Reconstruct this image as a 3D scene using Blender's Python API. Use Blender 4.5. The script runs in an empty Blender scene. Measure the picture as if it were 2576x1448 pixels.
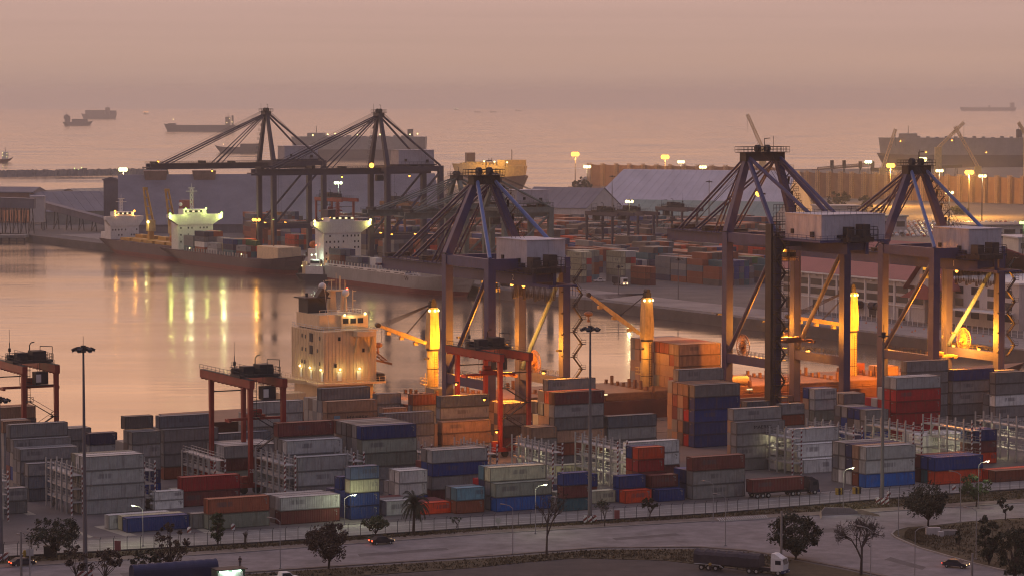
import bpy, math, random
from mathutils import Vector, Matrix
R = math.radians
random.seed(7)
SC = bpy.context.scene
COL = SC.collection

# ------------------------------------------------------------------ camera, sky, sun, exposure
F, CX, CY, HZ, H = 7400.0, 1288.0, 724.0, 240.0, 80.0
PITCH = math.atan((CY - HZ) / F)
cd = bpy.data.cameras.new('camera'); cam = bpy.data.objects.new('camera', cd); COL.objects.link(cam)
cam.location = (0, 0, H); cam.rotation_euler = (math.pi / 2 - PITCH, 0, 0)
cd.sensor_width = 36; cd.lens = 36 * F / 2576.0; cd.clip_start = 1; cd.clip_end = 60000
SC.camera = cam
SC.view_settings.view_transform = 'Standard'; SC.view_settings.look = 'None'
SC.view_settings.exposure = 0.0; SC.view_settings.gamma = 1.0
cy = SC.cycles
cy.use_denoising = True; cy.filter_width = 1.1
cy.max_bounces = 6; cy.diffuse_bounces = 2; cy.glossy_bounces = 3; cy.transmission_bounces = 3
cy.volume_bounces = 3; cy.transparent_max_bounces = 8
cy.sample_clamp_indirect = 2.0; cy.sample_clamp_direct = 0.0
cy.caustics_reflective = False; cy.caustics_refractive = False

SUN_AZ, SUN_EL = R(-34), R(2.0)      # azimuth from the view axis, to the left
W = bpy.data.worlds.new('World'); SC.world = W; W.use_nodes = True
nt = W.node_tree; nt.nodes.clear()
N = nt.nodes.new; LK = nt.links.new
out = N('ShaderNodeOutputWorld'); bg = N('ShaderNodeBackground'); LK(bg.outputs[0], out.inputs[0])
tc = N('ShaderNodeTexCoord'); sep = N('ShaderNodeSeparateXYZ'); LK(tc.outputs['Generated'], sep.inputs[0])
def ramp(stops, src):
    r = N('ShaderNodeValToRGB'); e = r.color_ramp.elements
    while len(e) > 1: e.remove(e[-1])
    e[0].position = stops[0][0]; e[0].color = (*stops[0][1], 1)
    for p, c in stops[1:]:
        k = e.new(p); k.color = (*c, 1)
    LK(src, r.inputs[0]); return r
# smog sky: sunset side, away side, picked by azimuth; heights as sin(elevation)
warm = ramp([(0.0, (.46, .305, .258)), (.012, (.56, .362, .292)), (.033, (.60, .388, .33)), (.055, (.60, .395, .345)), (.075, (.90, .53, .39)), (.10, (1.62, .84, .47)),
             (.15, (1.7, .87, .50)), (.28, (1.6, .82, .48)), (.45, (.70, .49, .44)), (.7, (.43, .37, .48)), (1.0, (.42, .36, .48))], sep.outputs['Z'])
cool = ramp([(0.0, (.12, .092, .105)), (.10, (.125, .10, .12)), (.35, (.165, .142, .19)), (.7, (.39, .335, .44)), (1.0, (.42, .36, .48))], sep.outputs['Z'])
dot = N('ShaderNodeVectorMath'); dot.operation = 'DOT_PRODUCT'; LK(tc.outputs['Generated'], dot.inputs[0])
dot.inputs[1].default_value = (math.sin(SUN_AZ), math.cos(SUN_AZ), 0)
mr = N('ShaderNodeMapRange'); LK(dot.outputs['Value'], mr.inputs[0]); mr.inputs[1].default_value = -.45; mr.inputs[2].default_value = .80
mr.interpolation_type = 'SMOOTHSTEP'
mx = N('ShaderNodeMix'); mx.data_type = 'RGBA'; LK(mr.outputs[0], mx.inputs[0]); LK(cool.outputs[0], mx.inputs[6]); LK(warm.outputs[0], mx.inputs[7])
sky = N('ShaderNodeTexSky'); sky.sky_type = 'NISHITA'; sky.sun_disc = False
sky.sun_elevation = SUN_EL; sky.sun_rotation = SUN_AZ; sky.air_density = 2; sky.dust_density = 6
sks = N('ShaderNodeVectorMath'); sks.operation = 'SCALE'; LK(sky.outputs[0], sks.inputs[0]); sks.inputs[3].default_value = .05
mx2 = N('ShaderNodeMix'); mx2.data_type = 'RGBA'; mx2.inputs[0].default_value = .08
LK(mx.outputs[2], mx2.inputs[6]); LK(sks.outputs[0], mx2.inputs[7]); 
cl = N('ShaderNodeTexNoise'); cl.inputs['Scale'].default_value = 3.0; cl.inputs['Detail'].default_value = 5
cm = N('ShaderNodeMapping'); cm.inputs['Scale'].default_value = (1.2, 1.2, 60); LK(tc.outputs['Generated'], cm.inputs[0]); LK(cm.outputs[0], cl.inputs['Vector'])
cr = N('ShaderNodeMapRange'); LK(cl.outputs['Fac'], cr.inputs[0]); cr.inputs[1].default_value = .3; cr.inputs[2].default_value = .7; cr.inputs[3].default_value = .965; cr.inputs[4].default_value = 1.035
cs = N('ShaderNodeVectorMath'); cs.operation = 'SCALE'; LK(mx2.outputs[2], cs.inputs[0]); LK(cr.outputs[0], cs.inputs[3]); LK(cs.outputs[0], bg.inputs[0])
bg.inputs[1].default_value = 1.0
sd = bpy.data.lights.new('sun', 'SUN'); sd.energy = .12; sd.angle = R(12); sd.color = (1, .66, .38)
so = bpy.data.objects.new('sun', sd); COL.objects.link(so)
so.rotation_euler = Vector((math.sin(SUN_AZ) * math.cos(R(5)), math.cos(SUN_AZ) * math.cos(R(5)), math.sin(R(5)))).to_track_quat('Z', 'Y').to_euler()

# ------------------------------------------------------------------ where a point of the photograph lies on the ground
CP, SP = math.cos(PITCH), math.sin(PITCH)
def ray(x, y):
    a, b = (x - CX) / F, -(y - CY) / F
    return Vector((a, CP + b * SP, -SP + b * CP))
def G(x, y, z=0.0):
    r = ray(x, y); t = (z - H) / r.z
    return Vector((r.x * t, r.y * t, z))
def GD(x, y, d):
    r = ray(x, y); t = d / r.y
    return Vector((r.x * t, d, H + r.z * t))
REG = {1: (0, 1.736), 2: (800, 1.736), 3: (1600, 1.736), 4: (2400, 1.7365)}
def zr(k, x, y):
    if not k: return x, y
    x0, s = REG[k]
    return (x0 + x / s) * .74884, (1100 + y / s) * .74884
TH = R(27.1)                                   # direction of the container rows and of the near quay
EX = Vector((math.cos(TH), math.sin(TH), 0)); EY = Vector((-math.sin(TH), math.cos(TH), 0))
def uv(p): return p.dot(EX), p.dot(EY)
def W2(u, v, z=0): return EX * u + EY * v + Vector((0, 0, z))

# ------------------------------------------------------------------ mesh helper
class MB:
    def __init__(s): s.v = []; s.f = []
    def add(s, vs, fs):
        o = len(s.v); s.v += [tuple(v) for v in vs]; s.f += [tuple(i + o for i in f) for f in fs]; return s
    def box(s, x0, x1, y0, y1, z0, z1):
        return s.add([(x0, y0, z0), (x1, y0, z0), (x1, y1, z0), (x0, y1, z0), (x0, y0, z1), (x1, y0, z1), (x1, y1, z1), (x0, y1, z1)],
                     [(0, 3, 2, 1), (4, 5, 6, 7), (0, 1, 5, 4), (1, 2, 6, 5), (2, 3, 7, 6), (3, 0, 4, 7)])
    def frame(s, p, q, up=(0, 0, 1)):
        d = (Vector(q) - Vector(p)).normalized(); u = Vector(up)
        if abs(d.dot(u)) > .98: u = Vector((0, 1, 0))
        a = d.cross(u).normalized(); return d, a, a.cross(d).normalized()
    def beam(s, p, q, w, h=None, w2=None, h2=None, up=(0, 0, 1)):
        h = h or w; w2 = w2 or w; h2 = h2 or h; d, a, b = s.frame(p, q, up); vs = []
        for c, ww, hh in ((Vector(p), w, h), (Vector(q), w2, h2)):
            for i, j in ((-1, -1), (1, -1), (1, 1), (-1, 1)): vs.append(c + a * i * ww / 2 + b * j * hh / 2)
        return s.add(vs, [(0, 1, 2, 3), (7, 6, 5, 4), (0, 4, 5, 1), (1, 5, 6, 2), (2, 6, 7, 3), (3, 7, 4, 0)])
    def tube(s, p, q, r, n=6, r2=None, cap=True):
        r2 = r if r2 is None else r2; d, a, b = s.frame(p, q); vs = []
        for c, rr in ((Vector(p), r), (Vector(q), r2)):
            for i in range(n):
                t = 2 * math.pi * i / n; vs.append(c + a * math.cos(t) * rr + b * math.sin(t) * rr)
        fs = [(i, (i + 1) % n, n + (i + 1) % n, n + i) for i in range(n)]
        if cap: fs += [tuple(range(n - 1, -1, -1)), tuple(range(n, 2 * n))]
        return s.add(vs, fs)
    def path(s, pts, r, n=5):
        for a, b in zip(pts, pts[1:]): s.tube(a, b, r, n, cap=False)
        return s
    def ball(s, c, r, n=8, m=6, sz=1.0):
        c = Vector(c); vs = [c + Vector((0, 0, r * sz))]; fs = []
        for j in range(1, m):
            t = math.pi * j / m
            for i in range(n):
                p = 2 * math.pi * i / n
                vs.append(c + Vector((r * math.sin(t) * math.cos(p), r * math.sin(t) * math.sin(p), r * sz * math.cos(t))))
        vs.append(c - Vector((0, 0, r * sz))); L = len(vs) - 1
        for i in range(n):
            fs.append((0, 1 + i, 1 + (i + 1) % n)); fs.append((L, L - n + (i + 1) % n, L - n + i))
            for j in range(m - 2): fs.append((1 + j * n + i, 1 + (j + 1) * n + i, 1 + (j + 1) * n + (i + 1) % n, 1 + j * n + (i + 1) % n))
        return s.add(vs, fs)
    def prism(s, poly, axis, a, b):
        def P(u, v, t): return {'x': (t, u, v), 'y': (u, t, v), 'z': (u, v, t)}[axis]
        n = len(poly); vs = [P(u, v, a) for u, v in poly] + [P(u, v, b) for u, v in poly]
        return s.add(vs, [tuple(range(n - 1, -1, -1)), tuple(range(n, 2 * n))] + [(i, (i + 1) % n, n + (i + 1) % n, n + i) for i in range(n)])
    def strip(s, rows):
        n = len(rows[0]); vs = [v for r in rows for v in r]
        return s.add(vs, [(j * n + i, j * n + i + 1, (j + 1) * n + i + 1, (j + 1) * n + i) for j in range(len(rows) - 1) for i in range(n - 1)])
    def rail(s, p, q, h=1.1, step=2.0, r=.045):
        p, q = Vector(p), Vector(q); L = (q - p).length; n = max(1, int(L / step)); z = Vector((0, 0, h))
        for i in range(n + 1): c = p.lerp(q, i / n); s.tube(c, c + z, r, 4, cap=False)
        for k in (.5, 1): s.tube(p + z * k, q + z * k, r, 4, cap=False)
        return s
    def truss(s, p, q, w, n, r=.12, up=(0, 0, 1)):
        d, a, b = s.frame(p, q, up); p, q = Vector(p), Vector(q); c = [(a * i + b * j) * w / 2 for i, j in ((-1, -1), (1, -1), (1, 1), (-1, 1))]
        for k in c: s.tube(p + k, q + k, r, 4, cap=False)
        for t in range(n):
            A, B = p.lerp(q, t / n), p.lerp(q, (t + 1) / n)
            for m in range(4):
                k, l = c[m], c[(m + 1) % 4]
                s.tube(A + k, B + l, r * .7, 4, cap=False); s.tube(A + k, A + l, r * .7, 4, cap=False)
        return s
    def zigzag(s, p, q, depth, z0, z1, n, w=.8):
        """flights of stairs between the plan points p and q"""
        p, q = Vector(p), Vector(q); pts = []
        for i in range(n + 1):
            c = p if i % 2 == 0 else q; pts.append(Vector((c.x, c.y, z0 + (z1 - z0) * i / n)))
        for a, b in zip(pts, pts[1:]):
            s.beam(a, b, w, .14); s.tube(a + Vector((0, 0, 1)), b + Vector((0, 0, 1)), .05, 4, cap=False)
            s.box(b.x - .7, b.x + .7, b.y - .7, b.y + .7, b.z - .06, b.z + .06)
            s.rail(b + Vector((-.7, -.7, 0)), b + Vector((.7, -.7, 0)), 1.0, 1.4)
        return s
    def build(s, name, m, parent=None, loc=None, rz=0, smooth=False):
        me = bpy.data.meshes.new(name); me.from_pydata(s.v, [], s.f); me.update()
        if smooth: me.polygons.foreach_set('use_smooth', [True] * len(me.polygons))
        return link(name, me, m, parent, loc, rz)
def link(name, me, m, parent=None, loc=None, rz=0):
    if m and not me.materials: me.materials.append(m)
    o = bpy.data.objects.new(name, me); COL.objects.link(o)
    if parent: o.parent = parent
    if loc is not None: o.location = loc
    if rz: o.rotation_euler = (0, 0, rz)
    return o
def tag(o, label, cat, group=None, kind=None):
    if label: o['label'] = label
    if cat: o['category'] = cat
    if group: o['group'] = group
    if kind: o['kind'] = kind
    return o
def thing(name, label, cat, loc=(0, 0, 0), rz=0, group=None):
    o = bpy.data.objects.new(name, None); COL.objects.link(o); o.location = loc; o.rotation_euler = (0, 0, rz); o.empty_display_size = .1
    return tag(o, label, cat, group)
def struct(name, mb, m, label=None):
    o = mb.build(name, m); o['kind'] = 'structure'
    if label: o['label'] = label
    return o
def dup(root, loc, rz=None, label=None, group=None):
    r = root.copy(); COL.objects.link(r); r.location = loc
    if rz is not None: r.rotation_euler = (0, 0, rz)
    if label: r['label'] = label
    if group: r['group'] = group
    for ch in list(root.children):
        c = ch.copy(); COL.objects.link(c); c.parent = r
        for g in ch.children:
            d = g.copy(); COL.objects.link(d); d.parent = c
    return r

# ------------------------------------------------------------------ materials
def mat(name, col, rough=.6, metal=0., var=.22, scale=.5, streak=.0, bump=0., dirt=(.10, .065, .045), objcol=False, spec=.4, dark=1., logo=False):
    m = bpy.data.materials.new(name); m.use_nodes = True; t = m.node_tree; b = t.nodes['Principled BSDF']
    n = t.nodes.new; l = t.links.new
    tc = n('ShaderNodeTexCoord'); no = n('ShaderNodeTexNoise'); no.inputs['Scale'].default_value = scale; no.inputs['Detail'].default_value = 6
    no.inputs['Roughness'].default_value = .65; l(tc.outputs['Object'], no.inputs['Vector'])
    rp = n('ShaderNodeMapRange'); l(no.outputs['Fac'], rp.inputs[0]); rp.inputs[1].default_value = .3; rp.inputs[2].default_value = .7
    rp.inputs[3].default_value = 1 - var; rp.inputs[4].default_value = 1 + var * .6
    sc = n('ShaderNodeVectorMath'); sc.operation = 'SCALE'
    if objcol:
        oi = n('ShaderNodeObjectInfo'); l(oi.outputs['Color'], sc.inputs[0])
    else: sc.inputs[0].default_value = col
    l(rp.outputs[0], sc.inputs[3]); cur = sc.outputs[0]
    if objcol:                                  # every box has weathered a little differently
        rr = n('ShaderNodeMapRange'); l(oi.outputs['Random'], rr.inputs[0]); rr.inputs[3].default_value = .66 * dark; rr.inputs[4].default_value = 1.2 * dark
        s2 = n('ShaderNodeVectorMath'); s2.operation = 'SCALE'; l(cur, s2.inputs[0]); l(rr.outputs[0], s2.inputs[3]); cur = s2.outputs[0]
    if streak:
        mp = n('ShaderNodeMapping'); mp.inputs['Scale'].default_value = (2.2, 2.2, .22); l(tc.outputs['Object'], mp.inputs[0])
        n2 = n('ShaderNodeTexNoise'); n2.noise_dimensions = '4D'; n2.inputs['Scale'].default_value = 1.1; n2.inputs['Detail'].default_value = 5; l(mp.outputs[0], n2.inputs['Vector'])
        if objcol:
            ml = n('ShaderNodeMath'); ml.operation = 'MULTIPLY'; ml.inputs[1].default_value = 57.; l(oi.outputs['Random'], ml.inputs[0]); l(ml.outputs[0], n2.inputs['W'])
        r2 = n('ShaderNodeMapRange'); l(n2.outputs['Fac'], r2.inputs[0]); r2.inputs[1].default_value = .52; r2.inputs[2].default_value = .78
        r2.inputs[3].default_value = 0; r2.inputs[4].default_value = streak
        mi = n('ShaderNodeMix'); mi.data_type = 'RGBA'; l(r2.outputs[0], mi.inputs[0]); l(cur, mi.inputs[6]); mi.inputs[7].default_value = (*dirt, 1); cur = mi.outputs[2]
    if logo:                                    # faded owner's emblem on about half of the boxes
        so_ = n('ShaderNodeSeparateXYZ'); l(tc.outputs['Object'], so_.inputs[0])
        def soft(src, a, b_):
            q = n('ShaderNodeMapRange'); q.interpolation_type = 'SMOOTHSTEP'; l(src, q.inputs[0]); q.inputs[1].default_value = a; q.inputs[2].default_value = b_; return q.outputs[0]
        rs_ = n('ShaderNodeMath'); rs_.operation = 'MULTIPLY'; rs_.inputs[1].default_value = 37.; l(oi.outputs['Random'], rs_.inputs[0]); fr_ = n('ShaderNodeMath'); fr_.operation = 'FRACT'; l(rs_.outputs[0], fr_.inputs[0])
        sx_ = n('ShaderNodeMath'); sx_.operation = 'MULTIPLY_ADD'; l(fr_.outputs[0], sx_.inputs[0]); sx_.inputs[1].default_value = -4.5; l(so_.outputs['X'], sx_.inputs[2])
        fx = [soft(sx_.outputs[0], .4, 1.0), soft(sx_.outputs[0], 4.2, 3.2), soft(so_.outputs['Z'], 1.0, 1.25), soft(so_.outputs['Z'], 2.1, 1.85), soft(oi.outputs['Random'], .52, .6), soft(n2.outputs['Fac'], .36, .52)]
        acc = fx[0]
        for f_ in fx[1:]:
            m_ = n('ShaderNodeMath'); m_.operation = 'MULTIPLY'; l(acc, m_.inputs[0]); l(f_, m_.inputs[1]); acc = m_.outputs[0]
        k_ = n('ShaderNodeMath'); k_.operation = 'MULTIPLY'; k_.inputs[1].default_value = .55; l(acc, k_.inputs[0])
        m2 = n('ShaderNodeMix'); m2.data_type = 'RGBA'; l(k_.outputs[0], m2.inputs[0]); l(cur, m2.inputs[6]); m2.inputs[7].default_value = (.09, .085, .10, 1); cur = m2.outputs[2]
    l(cur, b.inputs['Base Color'])
    b.inputs['Roughness'].default_value = rough; b.inputs['Metallic'].default_value = metal; b.inputs['Specular IOR Level'].default_value = spec
    if bump:
        bp = n('ShaderNodeBump'); bp.inputs['Strength'].default_value = bump; bp.inputs['Distance'].default_value = .1; l(no.outputs['Fac'], bp.inputs['Height']); l(bp.outputs[0], b.inputs['Normal'])
    return m
def emat(name, col, st):
    m = bpy.data.materials.new(name); m.use_nodes = True; t = m.node_tree; t.nodes.clear()
    e = t.nodes.new('ShaderNodeEmission'); o = t.nodes.new('ShaderNodeOutputMaterial'); t.links.new(e.outputs[0], o.inputs[0])
    e.inputs[0].default_value = (*col, 1); e.inputs[1].default_value = st; m.cycles.emission_sampling = 'NONE'; return m
SOD, MERC, WARMW, GRN = (1, .42, .06), (.78, 1, .72), (1, .78, .36), (.5, 1, .25)
M = dict(
    box=mat('container_paint', (1, 1, 1), .55, 0, .2, .7, .6, objcol=True, logo=True),
    boxf=mat('container_frame_paint', (1, 1, 1), .6, 0, .2, .9, .55, objcol=True, dark=.45), mark=mat('code_mark_paint', (.26, .26, .25), .7),
    galv=mat('galvanised_steel', (.46, .46, .45), .5, .3, .15), striped=None,
    blue=mat('crane_blue_paint', (.042, .046, .15), .5, 0, .25, .3, .35), bluelt=mat('crane_light_blue_paint', (.10, .17, .40), .45, 0, .2, .3, .2),
    dark=mat('dark_steel', (.035, .032, .04), .6, .2, .3), navy=mat('far_crane_paint', (.055, .05, .085), .55, 0, .2, .2),
    green=mat('grey_green_crane_paint', (.16, .20, .18), .55, 0, .25, .3, .3), house=mat('machinery_house_sheet', (.60, .58, .62), .6, 0, .12, .4, .35),
    red=mat('gantry_red_paint', (.29, .034, .024), .5, 0, .25, .4, .3), white=mat('white_paint', (.78, .77, .74), .55, 0, .1, .4, .2),
    cream=mat('ship_cream_paint', (.80, .61, .37), .5, 0, .12, .3, .25), yel=mat('ship_crane_yellow', (.62, .46, .20), .5, 0, .25, .5, .6),
    orange=mat('deck_orange_paint', (.26, .13, .065), .55, 0, .3, .6, .3), hull=mat('hull_red_brown', (.15, .06, .045), .55, 0, .25, .2, .4),
    hullg=mat('hull_grey', (.33, .33, .33), .55, 0, .2, .15, .5, dirt=(.16, .10, .08)), hullm=mat('hull_maroon', (.085, .05, .07), .55, 0, .2, .15, .4),
    hulld=mat('hull_dark', (.03, .03, .05), .5, 0, .2, .2), boot=mat('boot_topping_red', (.18, .036, .036), .6, 0, .25, .2, .4, dirt=(.12, .06, .05)),
    glass=mat('dark_glass', (.03, .035, .045), .12, 0, .1), rubber=mat('tyre_rubber', (.02, .02, .02), .85, 0, .2),
    conc=mat('concrete', (.30, .28, .26), .85, 0, .25, .25, .35, .2), asph=mat('asphalt', (.062, .055, .058), .9, 0, .45, .25, 0, .3),
    road=mat('road_concrete', (.225, .205, .21), .85, 0, .42, .22, 0, .3), yard=mat('yard_pavement', (.135, .122, .12), .85, 0, .35, .08, 0, .2),
    pad=mat('concrete_pad', (.36, .34, .27), .85, 0, .25, .3), grass=mat('dry_grass', (.075, .058, .030), .95, 0, .55, .35, 0, .6),
    soil=mat('bare_soil', (.19, .155, .13), .95, 0, .4, .4, 0, .4), line=mat('road_marking', (.62, .62, .58), .8, 0, .3, 1.5),
    bark=mat('bark', (.07, .052, .045), .9, 0, .3, 2), leaf=mat('dark_leaves', (.035, .042, .022), .75, 0, .5, .8), leafr=mat('reddish_leaves', (.060, .036, .026), .75, 0, .5, .8),
    leafg=mat('fresh_leaves', (.050, .075, .025), .7, 0, .5, .8), roofr=mat('red_roof_sheet', (.30, .085, .085), .6, 0, .15, .1, .25), roofg=mat('pale_roof_sheet', (.56, .54, .60), .6, 0, .16, .08, .45, dirt=(.33, .29, .30)),
    roofd=mat('dark_roof_sheet', (.20, .185, .22), .65, 0, .22, .09, .5), wallw=mat('rendered_wall', (.56, .52, .50), .75, 0, .12, .2, .3), wind=mat('windbreak_cladding', (.26, .16, .125), .8, 0, .25, .2, .4),
    lattice=mat('lattice_steel', (.48, .34, .22), .6, 0, .2), rock=mat('rock', (.11, .10, .105), .9, 0, .5, .6, 0, .6), tarp=mat('dark_tarpaulin', (.05, .042, .055), .8, 0, .3, .8, 0, .3),
    bluet=mat('blue_cover', (.018, .026, .09), .6, 0, .25, .5), orangep=mat('bright_orange_paint', (.6, .16, .03), .6), skin=mat('skin', (.30, .17, .11), .6), cloth=mat('dark_cloth', (.05, .03, .04), .9),
    pole=mat('pole_grey', (.16, .15, .16), .6, 0, .15), steelg=mat('lamp_post_grey', (.30, .29, .29), .6, 0, .15), tuft=mat('dry_grass_blade', (.115, .085, .045), .9, 0, .5, .5), asph2=mat('patched_asphalt', (.13, .118, .12), .9, 0, .3, .4), line2=mat('worn_road_marking', (.36, .34, .34), .85, 0, .35, 1.2), gold=mat('crane_gold_paint', (.55, .30, .05), .5, 0, .2, .3, .3), farship=mat('far_ship_paint', (.13, .105, .115), .7, 0, .2, .1), greenroof=mat('green_roof_sheet', (.22, .30, .27), .6, 0, .15, .1, .2),
    e_sod=emat('sodium_lamp_glow', (1, .40, .05), 5.5), e_merc=emat('mercury_lamp_glow', (.85, 1, .55), 4), e_warm=emat('warm_lamp_glow', (1, .76, .28), 4.5), e_grn=emat('greenish_lamp_glow', (.6, 1, .2), 4),
    e_rack=emat('rack_lamp_glow', (1, .82, .42), 2.0), inner=mat('lamplit_road_concrete', (.27, .255, .235), .85, 0, .3, .10, 0, .2), e_red=emat('red_lamp_glow', (1, .08, .03), 14), e_win=emat('lit_window', (1, .8, .42), 1.4), e_cab=emat('glowing_cab_wall', (1, .42, .05), .9), e_tail=emat('tail_lamp', (1, .06, .02), 9),
    e_head=emat('head_lamp', (1, .62, .30), 3), e_tube=emat('fluorescent_tube', (.7, 1, .75), 6),
)
def striped():
    m = mat('red_white_stripes', (.7, .7, .68), .6); t = m.node_tree; b = t.nodes['Principled BSDF']; n = t.nodes.new; l = t.links.new
    tc = n('ShaderNodeTexCoord'); mp = n('ShaderNodeMapping'); l(tc.outputs['Object'], mp.inputs[0]); mp.inputs['Rotation'].default_value = (0, R(38), 0)
    w = n('ShaderNodeTexWave'); w.inputs['Scale'].default_value = .42; w.bands_direction = 'Z'; l(mp.outputs[0], w.inputs['Vector'])
    g = n('ShaderNodeMath'); g.operation = 'GREATER_THAN'; g.inputs[1].default_value = .5; l(w.outputs['Fac'], g.inputs[0])
    mi = n('ShaderNodeMix'); mi.data_type = 'RGBA'; l(g.outputs[0], mi.inputs[0]); mi.inputs[6].default_value = (.70, .70, .68, 1); mi.inputs[7].default_value = (.20, .05, .05, 1)
    l(mi.outputs[2], b.inputs['Base Color']); return m
M['striped'] = striped()
def bulb(parent, p, m, r=.45, name='lamp'):
    return MB().ball(p, r, 8, 6).build(name, M[m], parent)
def light(p, col, watts, parent=None, radius=.4, spot=None, aim=(0, 0, -1)):
    d = bpy.data.lights.new('lamp_light', 'SPOT' if spot else 'POINT'); d.energy = watts; d.color = col; d.shadow_soft_size = radius
    if spot: d.spot_size = R(spot); d.spot_blend = .6
    o = bpy.data.objects.new('lamp_light', d); COL.objects.link(o); o.location = p
    if parent: o.parent = parent
    if spot: o.rotation_euler = Vector(aim).to_track_quat('-Z', 'Y').to_euler()
    return o
def text(s, size, m, parent, loc, rot, name='painted_number', sx=1.0):
    c = bpy.data.curves.new(name, 'FONT'); c.body = s; c.size = size; c.extrude = .01; c.align_x = 'CENTER'; c.align_y = 'CENTER'; c.materials.append(m)
    o = bpy.data.objects.new(name, c); COL.objects.link(o); bpy.context.view_layer.update()
    me = bpy.data.meshes.new_from_object(o); bpy.data.objects.remove(o); bpy.data.curves.remove(c)
    o = bpy.data.objects.new(name, me); COL.objects.link(o); o.parent = parent; o.location = loc; o.rotation_euler = rot; o.scale = (sx, 1, 1); return o
# ------------------------------------------------------------------ sea, land, quays, roads
RAIL = G(1126, 1087)                            # foot of the first quay crane's outer left leg
RU, RV = uv(RAIL)
QV = RV + 3.2                                   # near quay edge
p1, p2 = G(80, 600, -4), G(2530, 905, -4)
FQ = (p1 - p2).normalized(); FN = Vector((FQ.y, -FQ.x, 0))      # along the far quay (away); FN points inland, to the right
if FN.x < 0: FN = -FN
AQ = math.atan2(FQ.y, FQ.x)
def FQP(x, y, z=0): return G(x, y, z)
def fq(s, t, z=0): q = p2 + FQ * s + FN * t; return Vector((q.x, q.y, z))
def fst(p): d = p - p2; return d.dot(FQ), d.dot(FN)
# corner of the basin
A0 = W2(0, QV); dA = EX; r = p2 - A0
det = dA.x * (-FQ.y) + FQ.x * dA.y
tt = (r.x * (-FQ.y) + FQ.x * r.y) / det
CORNER = A0 + dA * tt; CORNER.z = 0
coast = [G(80, 592), G(60, 588), G(-300, 575), G(-300, 492), G(80, 480), G(270, 472), G(300, 468), G(1240, 466), G(1320, 482), G(1425, 487), G(1440, 474),
         G(1470, 445), G(2000, 426), G(2700, 420)]
landp = [CORNER] + coast + [Vector((1500, 4200, 0)), Vector((1500, -150, 0)), Vector((-900, -150, 0)), W2(RU - 760, QV)]
mb = MB(); n = len(landp)
mb.add([(p.x, p.y, 0) for p in landp] + [(p.x, p.y, -9) for p in landp], [tuple(range(n))] + [(i, n + i, n + (i + 1) % n, (i + 1) % n) for i in range(n)])
ground = struct('ground', mb, M['yard'])
def water():
    m = bpy.data.materials.new('sea_water'); m.use_nodes = True; t = m.node_tree; b = t.nodes['Principled BSDF']; n = t.nodes.new; l = t.links.new
    b.inputs['Base Color'].default_value = (.10, .07, .055, 1); b.inputs['IOR'].default_value = 1.6; b.inputs['Specular IOR Level'].default_value = .9
    tc = n('ShaderNodeTexCoord'); mp = n('ShaderNodeMapping'); l(tc.outputs['Object'], mp.inputs[0]); mp.inputs['Scale'].default_value = (.045, .16, 1)
    n1 = n('ShaderNodeTexNoise'); n1.inputs['Scale'].default_value = 1; n1.inputs['Detail'].default_value = 5; l(mp.outputs[0], n1.inputs['Vector'])
    bp = n('ShaderNodeBump'); bp.inputs['Strength'].default_value = .15; bp.inputs['Distance'].default_value = .55; l(n1.outputs['Fac'], bp.inputs['Height']); l(bp.outputs[0], b.inputs['Normal'])
    mp2 = n('ShaderNodeMapping'); l(tc.outputs['Object'], mp2.inputs[0]); mp2.inputs['Scale'].default_value = (.006, .014, 1)
    n2 = n('ShaderNodeTexNoise'); n2.inputs['Scale'].default_value = 1; n2.inputs['Detail'].default_value = 6; l(mp2.outputs[0], n2.inputs['Vector'])
    r = n('ShaderNodeMapRange'); l(n2.outputs['Fac'], r.inputs[0]); r.inputs[1].default_value = .35; r.inputs[2].default_value = .7; r.inputs[3].default_value = .08; r.inputs[4].default_value = .23
    l(r.outputs[0], b.inputs['Roughness']); return m
mb = MB(); k = 160; RS = 18500
mb.add([(0, 0, -4)] + [(RS * math.cos(2 * math.pi * i / k), RS * math.sin(2 * math.pi * i / k), -4) for i in range(k)], [(0, 1 + i, 1 + (i + 1) % k) for i in range(k)])
struct('sea_water', mb, water())

def sheet(name, pts, m, z, lift=False):
    mb = MB(); P = [p if isinstance(p, Vector) else G(*p) for p in pts]; n = len(P)
    mb.add([(p.x, p.y, z) for p in P] + [(p.x, p.y, z - .14 if lift else z - .003) for p in P], [tuple(range(n))] + [(i, n + i, n + (i + 1) % n, (i + 1) % n) for i in range(n)])
    # faces wound so that the top looks up
    if sum((P[i].x * P[(i + 1) % n].y - P[(i + 1) % n].x * P[i].y) for i in range(n)) < 0:
        mb.f = [tuple(reversed(f)) for f in mb.f]
    return struct(name, mb, m)
FENCE = [(-60, 1406), (0, 1402), (644, 1366), (1220, 1327), (1797, 1292), (2304, 1249), (2640, 1226)]
ROADTOP = [(-60, 1432), (599, 1389), (1243, 1341), (1842, 1307), (2099, 1294), (2640, 1260)]
ROADBOT = [(-60, 1484), (599, 1440), (1243, 1397), (1500, 1377), (1759, 1375), (1880, 1384), (1991, 1402), (2120, 1426), (2290, 1462), (2420, 1500)]
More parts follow.
